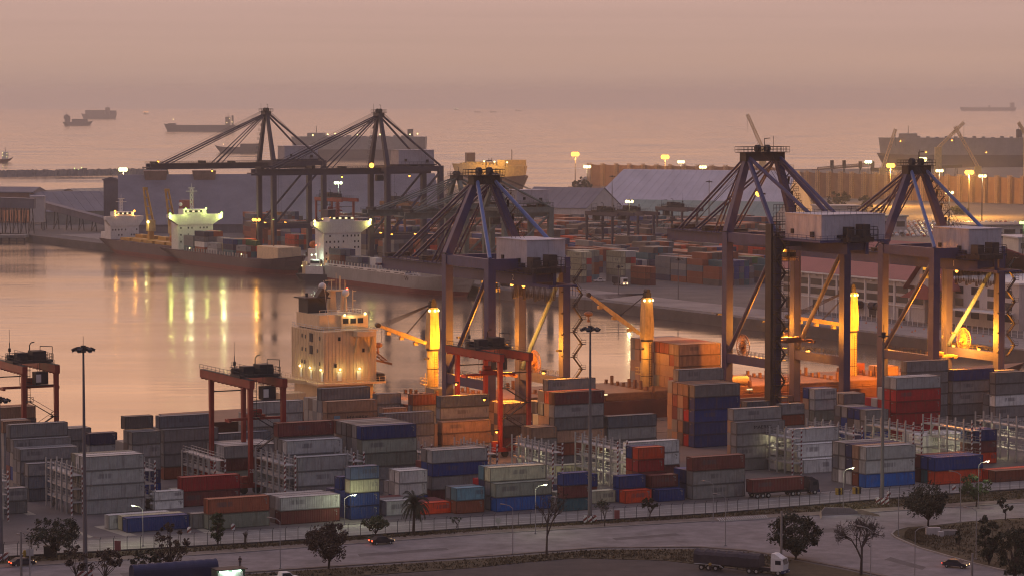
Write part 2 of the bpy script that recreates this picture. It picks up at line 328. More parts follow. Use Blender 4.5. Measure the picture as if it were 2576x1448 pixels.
# inner yard road along the fence, pale concrete, lightened for the lamplight on it
inner = [(-60, 1372), (500, 1340), (1220, 1298), (1797, 1262), (2304, 1214), (2640, 1196)]
sheet('inner_road', inner[::-1] + FENCE, M['inner'], .004)
sheet('verge', FENCE[::-1] + ROADTOP, M['grass'], .03)
sheet('pavement', [(x, y - 9) for x, y in ROADTOP[::-1]] + ROADTOP, M['soil'], .12, True)
sheet('public_road', ROADTOP[::-1] + ROADBOT + [(2640, 1520), (2640, 1300)], M['road'], .008)
island = [(2640, 1298), (2444, 1311), (2336, 1323), (2280, 1327), (2252, 1334), (2243, 1343), (2250, 1350), (2263, 1356), (2314, 1378), (2444, 1415), (2640, 1462)]
sheet('grass_island', island, M['grass'], .14, True)
isl_in = [(2640, 1303), (2444, 1316), (2336, 1328), (2285, 1332), (2262, 1338), (2256, 1344), (2270, 1353), (2320, 1374), (2444, 1409), (2640, 1454)]
mb = MB(); a = [G(*p) for p in island]; b_ = [G(*p) for p in isl_in]
for i in range(len(a) - 1):
    j = min(i, len(b_) - 2) if i < 6 else min(i - 1, len(b_) - 2)
for A, B in zip(a, a[1:]): mb.beam(A + Vector((0, 0, .09)), B + Vector((0, 0, .09)), .35, .24)
struct('kerb', mb, M['conc'])
LOTTOP = [(-60, 1500), (700, 1462), (1198, 1427), (1330, 1412), (1457, 1403), (1672, 1409), (1800, 1424), (1960, 1446), (2100, 1478)]
sheet('lower_verge', [(x, y + 6) for x, y in ROADBOT[:-1]][::-1] + LOTTOP, M['grass'], .10, True)
mb = MB(); a = [G(*p) for p in ROADBOT]
for A, B in zip(a, a[1:]): mb.beam(A + Vector((0, 0, .07)), B + Vector((0, 0, .07)), .9, .17)
struct('kerb', mb, M['soil'])
sheet('truck_park', LOTTOP[::-1] + [(-60, 1640), (2100, 1640)], M['asph'], .012)
# painted lines on the inner road
mb = MB()
for f0 in (.30, .62, .80):
    for (xa, ya), (xb, yb), (xc, yc), (xd, yd) in zip(inner, inner[1:], FENCE[1:], FENCE[2:]):
        A = G(xa, ya).lerp(G(xc, yc), f0); B = G(xb, yb).lerp(G(xd, yd), f0); mb.beam(A + Vector((0, 0, .008)), B + Vector((0, 0, .008)), .16, .004)
struct('road_marking', mb, M['line'])
# concrete slabs and ground markings of the yard
mb = MB()
for (k, q) in ((1, [(548, 1158), (620, 1150), (800, 1210), (730, 1215)]), (1, [(80, 1058), (135, 1054), (212, 1088), (160, 1092)]), (1, [(400, 1180), (440, 1176), (545, 1218), (520, 1224)]),
               (1, [(1100, 1150), (1160, 1145), (1290, 1200), (1210, 1204)]), (4, [(800, 900), (880, 925), (960, 945), (820, 935)])):
    P = [G(*zr(k, *c)) for c in q]; mb.add([(p.x, p.y, .016) for p in P], [(0, 1, 2, 3)])
struct('concrete_pad', mb, M['pad'])

# quay walls with fenders: the top slab edge is part of the wall
def quay(name, A, B, inland, label, step=9.0):
    d = (B - A).normalized(); L = (B - A).length; t = thing(name, label, 'quay wall', A, math.atan2(d.y, d.x))
    s = 1 if inland.dot(Vector((-d.y, d.x, 0))) > 0 else -1
    w = MB().box(0, L, -.35 * s if s > 0 else .02, -.02 if s > 0 else .35, -8, .25); w.build('wall', M['conc'], t)
    c = MB().box(0, L, (-.55 if s > 0 else .36), (-.36 if s > 0 else .55), -.5, .05); c.build('coping', M['conc'], t)
    n = min(95, int(L / step))
    for i in range(n):
        x = (i + .5) * L / n
        f = MB().box(x - .8, x + .8, min(-s * .56, -s * 1.5), max(-s * .56, -s * 1.5), -4.2, -.4); f.box(x - 1.1, x + 1.1, min(-s * 1.5, -s * 1.7), max(-s * 1.5, -s * 1.7), -3.6, -.2)
        f.build('fender', M['fend'], t)
    return t
M['fend'] = mat('fender_grey_blue', (.17, .18, .22), .8, 0, .3)
fe = fq(fst(G(80, 592))[0], 0)
quay('quay_wall', Vector((CORNER.x, CORNER.y, 0)), Vector((fe.x, fe.y, 0)), FN, 'long concrete quay wall with fenders across the harbour basin', 11)
quay('quay_wall', W2(RU - 420, QV), CORNER, -EY, 'concrete quay wall under the three blue quay cranes', 12)
# quay apron, red-lit paving, far storage ground
def fsheet(name, pts, m, z):
    return sheet(name, [fq(*p) for p in pts], m, z)
L2 = fst(fe)[0]
fsheet('quay_apron', [(-20, 1.5), (L2, 1.5), (L2, 26), (-20, 26)], mat('quay_apron_concrete', (.30, .265, .25), .85, 0, .3, .06, 0, .2), .004)

# crane rails on the near quay
mb = MB()
for v in (RV, RV - 22.5):
    mb.box(RU - 300, RU + 330, v - .3, v + .3, .004, .05)
o = mb.build('crane_rail', M['dark']); o.rotation_euler = (0, 0, TH); o['kind'] = 'structure'

# tufts of dry grass on the verges
rng = random.Random(31); tm = MB()
def tufts(A, B, n, hmax):
    for _ in range(n):
        f = rng.random() * (len(A) - 1); i = int(f); g_ = rng.random()
        a = G(*A[i]).lerp(G(*A[i + 1]), f - i); b = G(*B[i]).lerp(G(*B[i + 1]), f - i); p = a.lerp(b, g_)
        for _k in range(4):
            an = rng.uniform(0, 6.283); w = rng.uniform(.08, .22); h_ = hmax * rng.uniform(.25, 1) ** 1.6; q = Vector((p.x + rng.uniform(-.35, .35), p.y + rng.uniform(-.35, .35), .04)); d = Vector((math.cos(an), math.sin(an), 0))
            tm.add([q - d * w, q + d * w, q + Vector((rng.uniform(-.2, .2), rng.uniform(-.2, .2), h_))], [(0, 1, 2)])
tufts([(-60, 1408), (644, 1368), (1220, 1329), (1797, 1294), (2304, 1251), (2640, 1228)], [(-60, 1424), (644, 1379), (1243, 1334), (1842, 1299), (2099 + 205, 1270), (2640, 1250)], 2600, .55)
tufts([(-60, 1492), (599, 1447), (1243, 1404), (1500, 1384), (1759, 1382), (1880, 1391), (1991, 1409)], [(-60, 1500), (700, 1460), (1198, 1426), (1457, 1402), (1672, 1408), (1800, 1423), (1960, 1444)], 2600, .5)
tufts([(2600, 1303), (2444, 1316), (2336, 1328), (2285, 1334)], [(2600, 1450), (2444, 1407), (2320, 1373), (2275, 1352)], 1800, .6)
o = tm.build('dry_grass', M['tuft']); o['kind'] = 'stuff'; o['label'] = 'dry brown grass growing on the road verges'
# worn patches and a pale kerb along the public road
for q in ([(300, 1440), (470, 1428), (480, 1436), (310, 1448)], [(900, 1392), (1120, 1376), (1130, 1382), (905, 1399)], [(1540, 1352), (1700, 1340), (1712, 1345), (1550, 1358)], [(2050, 1330), (2180, 1322), (2200, 1330), (2070, 1339)], [(2240, 1400), (2330, 1425), (2320, 1432), (2225, 1406)], [(1150, 1412 - 12), (1240, 1392), (1244, 1396), (1160, 1404)]):
    sheet('road_patch', q, M['asph2'], .013)
mb = MB(); a = [G(*p_) for p_ in ROADTOP]
for A, B in zip(a, a[1:]): mb.beam(A + Vector((0, 0, .06)), B + Vector((0, 0, .06)), .3, .2)
struct('kerb', mb, M['conc'])
mb = MB()
for (xa, ya), (xb, yb) in zip(ROADTOP[:3], ROADTOP[1:4]):
    A, B = G(xa, ya + 26), G(xb, yb + 26); L_ = (B - A).length; d = (B - A) / L_
    for i in range(int(L_ / 9)): mb.beam(A + d * (i * 9) + Vector((0, 0, .014)), A + d * (i * 9 + 3.2) + Vector((0, 0, .014)), .14, .004)
struct('road_marking', mb, M['line2'])

# perimeter fence of the yard
fp = [G(*p) for p in FENCE]
ft = thing('chain_link_fence', 'long chain link fence with cranked posts between the yard road and the verge', 'fence', fp[0])
mb = MB(); pts = []
tot = sum((b - a).length for a, b in zip(fp, fp[1:])); step = tot / 92; acc = 0.
for a, b in zip(fp, fp[1:]):
    L = (b - a).length; s = (step - acc) % step
    while s < L: pts.append(a.lerp(b, s / L)); s += step
    acc = (acc + L) % step
for p in pts:
    q = p - fp[0]
    MB().tube(q, q + Vector((0, 0, 2.3)), .055, 5).tube(q + Vector((0, 0, 2.3)), q + Vector((.25, -.3, 2.75)), .05, 4).build('post', M['dark'], ft)
for a, b in zip(fp, fp[1:]):
    for h in [.1 + .2 * i for i in range(12)]: mb.tube(a - fp[0] + Vector((0, 0, h)), b - fp[0] + Vector((0, 0, h)), .012 if h < 2.2 else .03, 3, cap=False)
    mb.tube(a - fp[0] + Vector((.25, -.3, 2.75)), b - fp[0] + Vector((.25, -.3, 2.75)), .015, 3, cap=False)
mb.build('wire_mesh', M['dark'], ft)
mb = MB()
for a, b in zip(fp, fp[1:]): mb.beam(a - fp[0] + Vector((0, 0, .12)), b - fp[0] + Vector((0, 0, .12)), .25, .3)
mb.build('base_kerb', M['asph'], ft)
# ------------------------------------------------------------------ containers
def container_mesh(L, ends=True):
    Wd, Hh, mb = 2.44, 2.59, MB()
    g = .14
    for x in (0, L - g):
        for y in (0, Wd - g): mb.box(x, x + g, y, y + g, 0, Hh)
    for z0, z1 in ((0, .16), (Hh - .12, Hh)):
        for y in (.012, Wd - .112): mb.box(g, L - g, y, y + .1, z0 + .002, z1 - .002)
        for x in (.012, L - .112): mb.box(x, x + .1, g, Wd - g, z0 + .002, z1 - .002)
    nfr = len(mb.f)
    n = int(L / .36); p = (L - 2 * g) / n
    for y0, s in ((.03, 1), (Wd - .03, -1)):
        r1, r2 = [], []
        for i in range(n):
            x = g + i * p
            for dx, dy in ((0, 0), (.30, 0), (.5, .06), (.80, .06)):
                r1.append((x + dx * p, y0 + s * dy, .16)); r2.append((x + dx * p, y0 + s * dy, Hh - .12))
        r1.append((L - g, y0, .16)); r2.append((L - g, y0, Hh - .12))
        mb.strip([r1, r2] if s > 0 else [r2, r1])
    n = int(L / .55); p = (L - .2) / n; r1, r2 = [], []
    for i in range(n):
        x = .1 + i * p
        for dx, dz in ((0, 0), (.35, 0), (.5, -.03), (.85, -.03)):
            r1.append((x + dx * p, .1, Hh - .015 + dz)); r2.append((x + dx * p, Wd - .1, Hh - .015 + dz))
    mb.strip([r1, r2])
    mb.add([(0.1, .1, .1), (L - .1, .1, .1), (L - .1, Wd - .1, .1), (.1, Wd - .1, .1)], [(0, 3, 2, 1)])
    for x0, s in ((.03, 1), (L - .03, -1)):
        r1, r2 = [], []
        for i in range(7):
            y = g + i * (Wd - 2 * g) / 7
            for dy, dx in ((0, 0), (.3, 0), (.5, .045), (.8, .045)):
                r1.append((x0 + s * dx, y + dy * .31, .16)); r2.append((x0 + s * dx, y + dy * .31, Hh - .12))
        mb.strip([r2, r1] if s > 0 else [r1, r2])
    # small white plates and code marks by the doors and the top right corner
    for x0, x1, z0, z1 in ((L - 1.15, L - .55, 2.12, 2.24), (L - .8, L - .55, 1.80, 2.02), (L - .72, L - .6, 1.2, 1.6)):
        mb.box(x0, x1, .004, .029, z0, z1)
    mb.box(.004, .029, 1.35, 2.05, 2.2, 2.32)
    mi = [0] * len(mb.f)
    for i in range(nfr): mi[i] = 1
    for i in range(len(mb.f) - 24, len(mb.f)): mi[i] = 2
    me = bpy.data.meshes.new('container'); me.from_pydata(mb.v, [], mb.f); me.materials.append(M['box']); me.materials.append(M['boxf']); me.materials.append(M['mark']); me.polygons.foreach_set('material_index', mi); return me
def door_mesh():
    mb = MB().box(-.03, .03, .02, 1.06, .17, 2.46)
    for y in (.28, .82):
        mb.tube((-.075, y, .1), (-.075, y, 2.52), .035, 5)
        for z in (.35, 1.3, 2.25): mb.box(-.1, -.03, y - .09, y + .09, z - .06, z + .06)
    for z in (.75, 1.25, 1.85): mb.box(-.045, -.03, .1, 1.0, z - .04, z + .04)
    me = bpy.data.meshes.new('door'); me.from_pydata(mb.v, [], mb.f); me.materials.append(M['box']); return me
def reefer_mesh():
    mb = MB().box(-.05, -.005, .1, 2.34, .2, 2.45); mb.box(-.09, -.05, .35, 2.1, .35, 1.1); mb.ball((-.07, 1.2, 1.75), .5, 10, 6, .9); mb.box(-.12, -.05, .3, .8, 1.3, 2.2)
    me = bpy.data.meshes.new('cooling_unit'); me.from_pydata(mb.v, [], mb.f); me.materials.append(M['white']); return me
LEN = {40: 12.19, 20: 6.06}
CM = {k: container_mesh(v) for k, v in LEN.items()}; DM, RM = door_mesh(), reefer_mesh()
CC = dict(g=((.28, .275, .27), 'grey'), p=((.47, .48, .47), 'pale grey'), c=((.56, .55, .38), 'cream'), n=((.30, .33, .27), 'green-grey'), s=((.15, .17, .20), 'slate grey'),
          b=((.012, .05, .24), 'blue'), B=((.012, .15, .55), 'bright blue'), r=((.46, .022, .03), 'red'), m=((.17, .042, .04), 'maroon'), o=((.72, .075, .02), 'orange-red'),
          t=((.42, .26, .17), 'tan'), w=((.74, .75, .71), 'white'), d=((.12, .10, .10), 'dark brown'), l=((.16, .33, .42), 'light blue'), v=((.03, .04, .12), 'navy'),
          k=((.30, .085, .045), 'rust red'), h=((.11, .16, .27), 'steel blue'), e=((.03, .13, .17), 'teal'), f=((.04, .16, .05), 'green'))
TIER = ['ground', 'second', 'third', 'fourth', 'fifth', 'sixth', 'seventh']
ROW = ['front', 'second', 'third', 'fourth', 'fifth', 'sixth', 'seventh', 'eighth', 'ninth', 'tenth', 'eleventh']
NCONT = 0; FOOT = []; STUFFL = []
MASK = '11111211111121011112212020122112122121221112111111222021120211121121120112011201111222011111111111111111111111122011201112222111212211112020000112111112221222111111212221222112221112222200001200020000110020001100200111111200020002000111112000200000111122120120100001111122122211222111200000220011000122002200220022001111212200122001220012000120001111120020011200000011200200020002000200010001112000000112222111001111222212221112122222211111112200012000200012000020000120020001112001111111111121121122212000022222111112220100000000112011120122201200220011201220122012201222111112112200220002000200011111200000000000011111000000002000000000000000000011111122111012221222122212222222200022201222122222122222000000112222202200200012222201122002002002001222122112222220122222222222222222222222000022000222221111122202222221111222211122222222111122222200002000011111220022221111200200200000000000000020002000200020002000200000000000200020002000200020002000200000000000200200222222222112000000222202220022200222202002200000000000000000000020002000'
DBG = False
KEYS = []; OBK = {}
def put_box(p, rz, L, th, c, label, group, door=0, reefer=False):
    global NCONT
    NCONT += 1
    o = bpy.data.objects.new('container', CM[L]); COL.objects.link(o); o.location = p; o.rotation_euler = (0, 0, rz); o.scale = (1, 1, th / 2.59)
    o.color = (*CC[c][0], 1); tag(o, label, 'container', group)
    if reefer:
        d = bpy.data.objects.new('cooling_unit', RM); COL.objects.link(d); d.parent = o
    elif door:
        for y in (.14, 1.22):
            d = bpy.data.objects.new('door', DM); COL.objects.link(d); d.parent = o; d.location = (.0, y, 0); d.color = o.color
    return o
def stack(k, x, y, L, cols, phrase, th=2.62, yb=None, rows=(), doors=.35, reefer=False, rz=TH, group='containers stacked in the yard', base=0.0, pos=None, pitch=2.56):
    n = len(cols); p_asked = None
    if pos is not None: p = Vector(pos)
    elif yb is not None:
        p = G(*zr(k, x, yb)); D = zr(k, x, y); d = p.y; top = GD(D[0], D[1], d).z; th = top / n
    else:
        p = G(*zr(k, x, y), base + n * th); p.z = base
    ex = Vector((math.cos(rz), math.sin(rz), 0)); ey = Vector((-ex.y, ex.x, 0)); rng = random.Random(phrase)
    if pos is None or rz == AQ:                 # boxes never stand in one another: move a stack back until it is clear
        u00, v00 = p.dot(ex), p.dot(ey)
        allr = [(r, rc if isinstance(rc, tuple) else (0., rc)) for r, rc in enumerate((cols,) + tuple(rows))]
        for _ in range(14):
            push = 0.
            for r, (dx, rc) in allr:
                if not rc: continue
                u0 = p.dot(ex) + dx; v0 = p.dot(ey) + r * pitch
                for (nm, rz2, a0, a1, b0, b1, hh) in FOOT:
                    if abs(rz2 - rz) > 1e-6: continue
                    du = min(u0 + LEN[L], a1) - max(u0, a0); dv = min(v0 + 2.44, b1) - max(v0, b0)
                    if du > .12 and dv > .02:
                        if du < .7: p = p + ex * ((du + .1) * (1 if u0 > a0 else -1)); push = max(push, 1e-4)
                        else: push = max(push, b1 + .08 - v0)
                        u0 = p.dot(ex) + dx
            if not push: break
            p = p + ey * (push if push > 1e-3 else 0)
        if DBG: print('MOVED', phrase, round(p.dot(ex) - u00, 1), round(p.dot(ey) - v00, 1)) if abs(p.dot(ey) - v00) > .9 or abs(p.dot(ex) - u00) > .5 else None
    for r, rc in enumerate((cols,) + tuple(rows)):
        dx = 0.
        if isinstance(rc, tuple): dx, rc = rc
        if not rc: continue
        m = len(rc)
        for i, c in enumerate(rc):
            t = m - 1 - i
            if c == '.': continue
            jx = rng.uniform(-.07, .07); q = p + ex * (dx + jx) + ey * (r * pitch + rng.uniform(-.03, .03)); q.z = p.z + base * 0 + t * th + (0.02 if p.z == 0 else 0)
            key = f'{phrase}|{r}|{t}'; dd = rng.random() < doors
            KEYS.append(key)
            code = MASK[len(KEYS) - 1] if len(KEYS) <= len(MASK) else '1'
            if code == '2': STUFFL.append((q.copy(), rz, LEN[L], th - .055, c))
            if code != '1': continue
            rw = 'front row' if r == 0 else ROW[r] + ' row'
            o = put_box(q, rz, L, th - .055, c, f'{CC[c][1]} container, {TIER[t]} tier, {rw}, {phrase}', group, dd, reefer)
            OBK[o.name] = key
        u0, v0 = q.dot(ex), q.dot(ey); FOOT.append((phrase + str(r), rz, u0, u0 + LEN[L], v0, v0 + 2.44, m * th))
    return p, th
S = stack
M['seab'] = mat('emblem_pale_blue', (.16, .30, .42), .6)
# ---- strip nearest the fence
S(1, 740, 1110, 40, 'b', 'low stack beyond the forked roadside tree', yb=1195, rows=('c', (-1.6, 'p')))
S(1, 1060, 872, 40, 'rm', 'red pair below the middle gantry crane', yb=1046, rows=('', 'n'))
S(1, 1203, 1000, 40, 'kn', 'stack behind the slender tree', yb=1180, rows=((-2.2, 'g'),))
S(2, 245, 990, 40, 'pm', 'stack behind the round reddish tree', yb=1150, rows=('gd', (-.6, 'pp')))
S(2, 655, 810, 20, 'hcbb', 'four-high stack left of the palm', yb=1120, rows=('bb', 'bbb', (-.6, 'vb')))
S(2, 862, 1010, 20, 'p', 'low row left of the palm', yb=1098, rows=('g', 'm'))
S(2, 940, 835, 20, 'wwb', 'white pair behind the palm', th=2.5, rows=('pgv', 'gg'))
S(2, 1078, 1022, 20, 'o', 'low row right of the palm', yb=1090, rows=('m', 'm'))
S(2, 1272, 935, 20, 'lk', 'light blue pair right of the palm', yb=1086, rows=('sd',))
S(3, 115, 908, 40, 'nB', 'bright blue stack behind the bare tree', yb=1075, rows=('cgg', 'lvg', 'rs'))
S(3, 460, 957, 20, 'n', 'low row left of the middle lamp mast', yb=1030)
S(3, 640, 955, 20, 'c', 'cream box beside the middle lamp mast', yb=1028)
S(3, 607, 873, 20, 'bm', 'blue pair behind the middle lamp mast', th=2.6, rows=('e', 'v'))
S(3, 506, 848, 20, 'bme', 'blue stack left of the middle lamp mast', th=2.48, rows=('g',))
S(3, 870, 950, 20, 'o', 'orange box beside the small round tree', yb=1026, rows=('bb',))
S(3, 1062, 945, 20, 'b', 'blue box right of the small round tree', yb=1016)
S(3, 1042, 865, 20, 'mv', 'maroon pair right of the small round tree', th=2.5, rows=('g',))
S(3, 1005, 712, 20, 'ormg', 'orange-red tower right of the small round tree', th=2.5, rows=('brkg',))
S(3, 1262, 755, 40, 'mgg', 'maroon-topped block beside the dark red lorry', yb=1003, rows=('vv', 'bb', 'w'))
S(4, 882, 695, 40, 'ppB', 'block behind the right lamp mast', yb=935, rows=('ttk', 'vvw', 'gpw', 'gsg'))
S(4, 1284, 757, 40, 'bo', 'blue and red pair behind the leafy tree', yb=918, rows=('be', 'mm'))
S(4, 1515, 597, 20, 'bmo', 'blue-topped tower above the right street lamp', th=2.5, rows=('bmr',))
S(4, 1640, 835, 40, 'k', 'rust red box at the right edge', yb=902, rows=('o',))
S(4, 1218, 742, 40, 'mm', 'maroon pair behind the blue and red pair', th=2.62)
# ---- refrigerated boxes at the lit racks
RG = 'white refrigerated containers plugged in at the racks'
S(3, 890, 668, 40, 'wwm', 'block at the lit middle rack', th=2.62, rows=('ww', 'pw'), reefer=True, group=RG)
S(3, 425, 805, 40, 'c', 'long cream box behind the striped rack', th=2.7, reefer=True, group=RG)
S(4, 520, 770, 40, 'w', 'low box right of the lit right rack', yb=852, reefer=True, group=RG, rows=('ww', 'www', (-2., 'gw')))
S(4, 1210, 628, 40, 'ww', 'pair right of the right lamp mast', th=2.62, rows=('ww', 'pw'), reefer=True, group=RG)
S(4, 820, 665, 20, 'ww', 'small pair behind the striped right rack', th=2.5, rows=('w',), reefer=True, group=RG)
S(1, 912, 955, 20, 'ww', 'dirty white pair behind the striped posts', yb=1062, rows=('g',), reefer=True, group=RG)
# ---- block left of and under the middle gantry crane
S(1, 492, 752, 40, 'pppp', 'tall grey-green block behind the left lamp mast', yb=1092, rows=('pnpn', 'ngpg'))
S(1, 165, 793, 20, 'gss', 'stepped block at the left edge, near end', yb=1015, th=2.48)
S(1, 118, 708, 40, 'gggg', 'stepped block at the left edge, middle', th=2.43, rows=('gsgs',))
S(1, 86, 655, 40, 'ggbg', 'stepped block at the left edge, tall part', th=2.77, rows=('gdvmg',))
S(1, -20, 940, 20, 'gg', 'low grey pair at the left edge', th=2.5)
S(1, 20, 545, 20, 'tgggg', 'tan-topped stack behind the left gantry crane', th=2.5, rows=('gdkkg',))
S(1, -110, 470, 40, 'tdkgg', 'tan stack at the far left edge', th=2.62, rows=('ktggg',))
S(1, 195, 598, 40, 'gggg', 'grey row behind the left gantry crane', th=2.62, rows=('gggg',))
S(1, 520, 616, 20, 'vpgg', 'navy-topped stack behind the left lamp mast', th=2.5, rows=('sgg',))
S(1, 770, 608, 20, 'gggvb', 'grey stack below the lone dark box', th=2.6, rows=('gdgvm', 'gdsg', 'gsdg'))
S(1, 955, 595, 40, 'gggk', 'long grey block left of the middle gantry crane', th=2.62, rows=('sgggg', 'sggg'))
S(1, 1100, 702, 20, 'bg', 'blue pair beside the left white rack', th=2.5)
S(1, 1308, 690, 40, 'pmn', 'block under the middle gantry crane', th=2.62, rows=('ppn', 'pgn', 'gpn'))
S(1, 1270, 617, 40, 'sss', 'slate row behind the middle gantry crane', th=2.62, rows=('ss',))
S(2, 345, 755, 40, 'ppg', 'grey block behind the striped rack', th=2.93)
S(2, 282, 660, 40, 'ppgg', 'pale grey row right of the middle gantry crane', th=2.84, rows=('gggg',))
S(2, 235, 556, 40, 'mgggg', 'maroon row right of the middle gantry crane', th=2.88)
S(2, 155, 455, 40, 'ppggg', 'grey row behind the middle gantry crane', th=2.72, rows=('sggg', 'gsgg'))
S(2, 518, 430, 40, 'ttggg', 'tan row left of the ship tower', th=2.62, rows=())
S(2, 485, 355, 40, 'ssggg', 'dark grey row below the ship tower', th=2.75, rows=('gsgg', 'dggg', 'ggdg'))
S(2, 722, 575, 40, 'bnngg', 'blue-topped block in the middle of the yard', yb=975, rows=('ggdgp', 'dsgpg', 'gsggs', 'gddgg', 'mgggg'))
S(2, 1130, 715, 40, 'pbgm', 'grey and blue block right of the middle', th=2.62, rows=('gbgg', 'mgg'))
# ---- orange-lit block behind
S(2, 810, 386, 20, 'ggggg', 'grey stack right of the dark grey row', th=2.5, rows=('gdgg',))
S(2, 1018, 390, 20, 'kgggg', 'rust red stack below the first ship crane', th=2.5, rows=('kmgg', 'gggg', 'gggg', 'gggg'))
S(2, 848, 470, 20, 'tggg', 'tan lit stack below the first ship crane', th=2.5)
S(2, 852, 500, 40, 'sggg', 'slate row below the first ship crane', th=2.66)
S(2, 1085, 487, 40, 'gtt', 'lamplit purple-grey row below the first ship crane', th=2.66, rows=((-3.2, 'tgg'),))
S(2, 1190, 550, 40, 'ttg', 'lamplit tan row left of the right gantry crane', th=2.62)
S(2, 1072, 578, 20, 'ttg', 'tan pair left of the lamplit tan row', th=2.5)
S(2, 1180, 400, 40, 'sgggg', 'slate row on the quay under the first crane', th=2.62)
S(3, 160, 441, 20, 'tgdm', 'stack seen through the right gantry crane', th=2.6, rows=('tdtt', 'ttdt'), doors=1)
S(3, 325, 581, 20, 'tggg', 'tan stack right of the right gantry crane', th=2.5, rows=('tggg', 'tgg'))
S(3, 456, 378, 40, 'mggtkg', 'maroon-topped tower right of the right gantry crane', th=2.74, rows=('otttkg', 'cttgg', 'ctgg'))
S(3, 418, 303, 40, 'ggdggg', 'grey row behind the maroon-topped tower', th=2.74, rows=('ggggg', 'ggdg', 'gggg'))
S(3, 768, 516, 40, 'spgg', 'slate row left of the blue tower', th=2.66, rows=('gs',))
S(3, 1270, 335, 40, 'gbbbb', 'blue tower right of the second ship crane', yb=700, rows=('tkrvr', 'ttptd', 'tkmgt'))
S(3, 1210, 250, 40, 'gtttgg', 'grey-topped row behind the blue tower', th=2.82, rows=('gtttg',))
# ---- right part
S(4, 155, 557, 40, 'gggg', 'grey stack with lettering right of the blue tower', th=2.62, rows=())
S(4, 120, 475, 40, 'gtgtm', 'grey row right of the blue tower', th=2.62, rows=())
S(4, 190, 432, 20, 'sgggg', 'slate stack right of the blue tower', th=2.5, rows=('gggg',))
S(4, 395, 445, 20, 'gkgg', 'grey stack left of the pale pair', th=2.5, rows=())
S(4, 585, 357, 20, 'ppngg', 'pale tower below the third ship crane', th=2.5, rows=('btggm',))
S(4, 755, 386, 20, 'gggg', 'grey stack left of the red block', th=2.5, rows=('gsgg',))
S(4, 885, 480, 20, 'ggbg', 'grey and blue stack before the red block', th=2.5, rows=('bgvs', 'bdgs'))
S(4, 776, 462, 20, 'gbbg', 'stack between the pale tower and red block', th=2.5, rows=('gdvg',))
S(4, 1062, 292, 40, 'prrrrr', 'red block right of the right lamp mast', th=2.74, rows=('prrrrr', 'prrrr', 'prrr', 'rrrr'))
S(4, 1122, 197, 40, 'gggggg', 'grey row at the quay under the third crane', th=2.74, rows=('gdgg', 'gggg', 'gggg'))
S(4, 1392, 245, 40, 'bgggg', 'blue row at the quay under the third crane', th=2.8, rows=('gkgg', 'gggg'))
S(4, 1540, 255, 40, 'gggg', 'grey row at the right edge, far side', th=2.8, rows=())
S(4, 1465, 318, 20, 'ggvg', 'navy-banded stack left of the right edge', th=2.6, rows=('ggdg', 'gvdm', 'gkmr'))
S(4, 1640, 262, 40, 'ggwgp', 'white-banded block at the right edge', th=2.74, rows=('ggg',))

# the lone dark box rests on the grey stack
q = G(*zr(1, 728, 520), 15.6); q.z = 13.04 + .02
put_box(q, TH, 20, 2.58, 'd', 'lone dark brown container on top of the grey stack left of the middle gantry crane', 'containers stacked in the yard', 0)

# lettering that can be made out on three boxes
for key, x, sz, m, patch in (('tan row left of the ship tower|0|3', 7.3, 1.15, 'dark', True), ('grey stack with lettering right of the blue tower|0|3', 6.6, 1.0, 'dark', False), ('white-banded block at the right edge|0|0', 6.5, 1.15, 'dark', False)):
    o = next((bpy.data.objects[n_] for n_, k_ in OBK.items() if k_ == key), None)
    if o:
        text('MAERSK', sz, M[m], o, (x, -.012, 1.35), (R(90), 0, 0), 'painted_name', 1.25)
        if patch: MB().box(1.7, 3.1, -.012, -.004, .7, 2.0).build('painted_emblem', M['seab'], o)
# ------------------------------------------------------------------ racks for refrigerated containers (run along the short side of the boxes)
def rack(k, x, y, bays, label, lit=0, hgt=9.6, depth=2.2, bay=3.05, yb=None):
    """x, y: top of the near right post"""
    p = G(*zr(k, x, y), hgt); p.z = 0
    t = thing('reefer_rack', label, 'rack', p, TH, 'steel racks beside the refrigerated containers')
    L = bays * bay
    for i in range(bays + 1):
        for xx in (0, -depth):
            m = M['striped'] if i == 0 else M['galv']
            MB().box(xx - .13, xx + .13, i * bay - .13, i * bay + .13, 0, hgt).build('post', m, t)
    for z in (2.5, 5.1, 7.7):
        MB().box(-depth + .14, -.14, -.1, L + .1, z - .12, z).build('walkway', M['galv'], t)
        mb = MB()
        for xx in (-depth + .2, -.2): mb.rail((xx, 0, z), (xx, L, z), 1.1, 1.5, .04)
        mb.beam((-.14, 0, z - .1), (-.14, L, z - .1), .06, .3); mb.beam((-depth + .14, 0, z - .1), (-depth + .14, L, z - .1), .06, .3)
        mb.build('railing', M['galv'], t)
    mb = MB()
    for z0, z1, a, b in ((0, 2.5, .2, 2.4), (2.5, 5.1, 2.4, .2), (5.1, 7.7, .2, 2.4)):
        mb.beam((-depth / 2, L - a - .3, z0), (-depth / 2, L - b - .3, z1), .7, .08)
    mb.build('stair', M['galv'], t)
    if lit:
        rng = random.Random(label)
        for z in (2.2, 4.8, 7.4):
            for i in range(bays):
                if rng.random() < lit:
                    MB().box(-depth / 2 - .3, -depth / 2 + .3, i * bay + 1.3, i * bay + 1.75, z - .03, z + .09).build('lamp', M['e_rack'], t)
        for z in (2.2, 4.8, 7.4): light((-depth / 2, L / 2, z - .15), (1, .88, .5), 160, t, .3)
    return t
rack(1, 480, 800, 5, 'white rack left of the tall grey-green block')
rack(1, 903, 772, 5, 'striped posts of the rack right of the tall grey-green block')
rack(1, 45, 832, 5, 'white rack cut off by the left edge of the photograph')
rack(1, 1313, 765, 6, 'white rack left of the middle gantry crane', hgt=7.9)
rack(2, 333, 742, 5, 'striped rack right of the middle gantry crane legs')
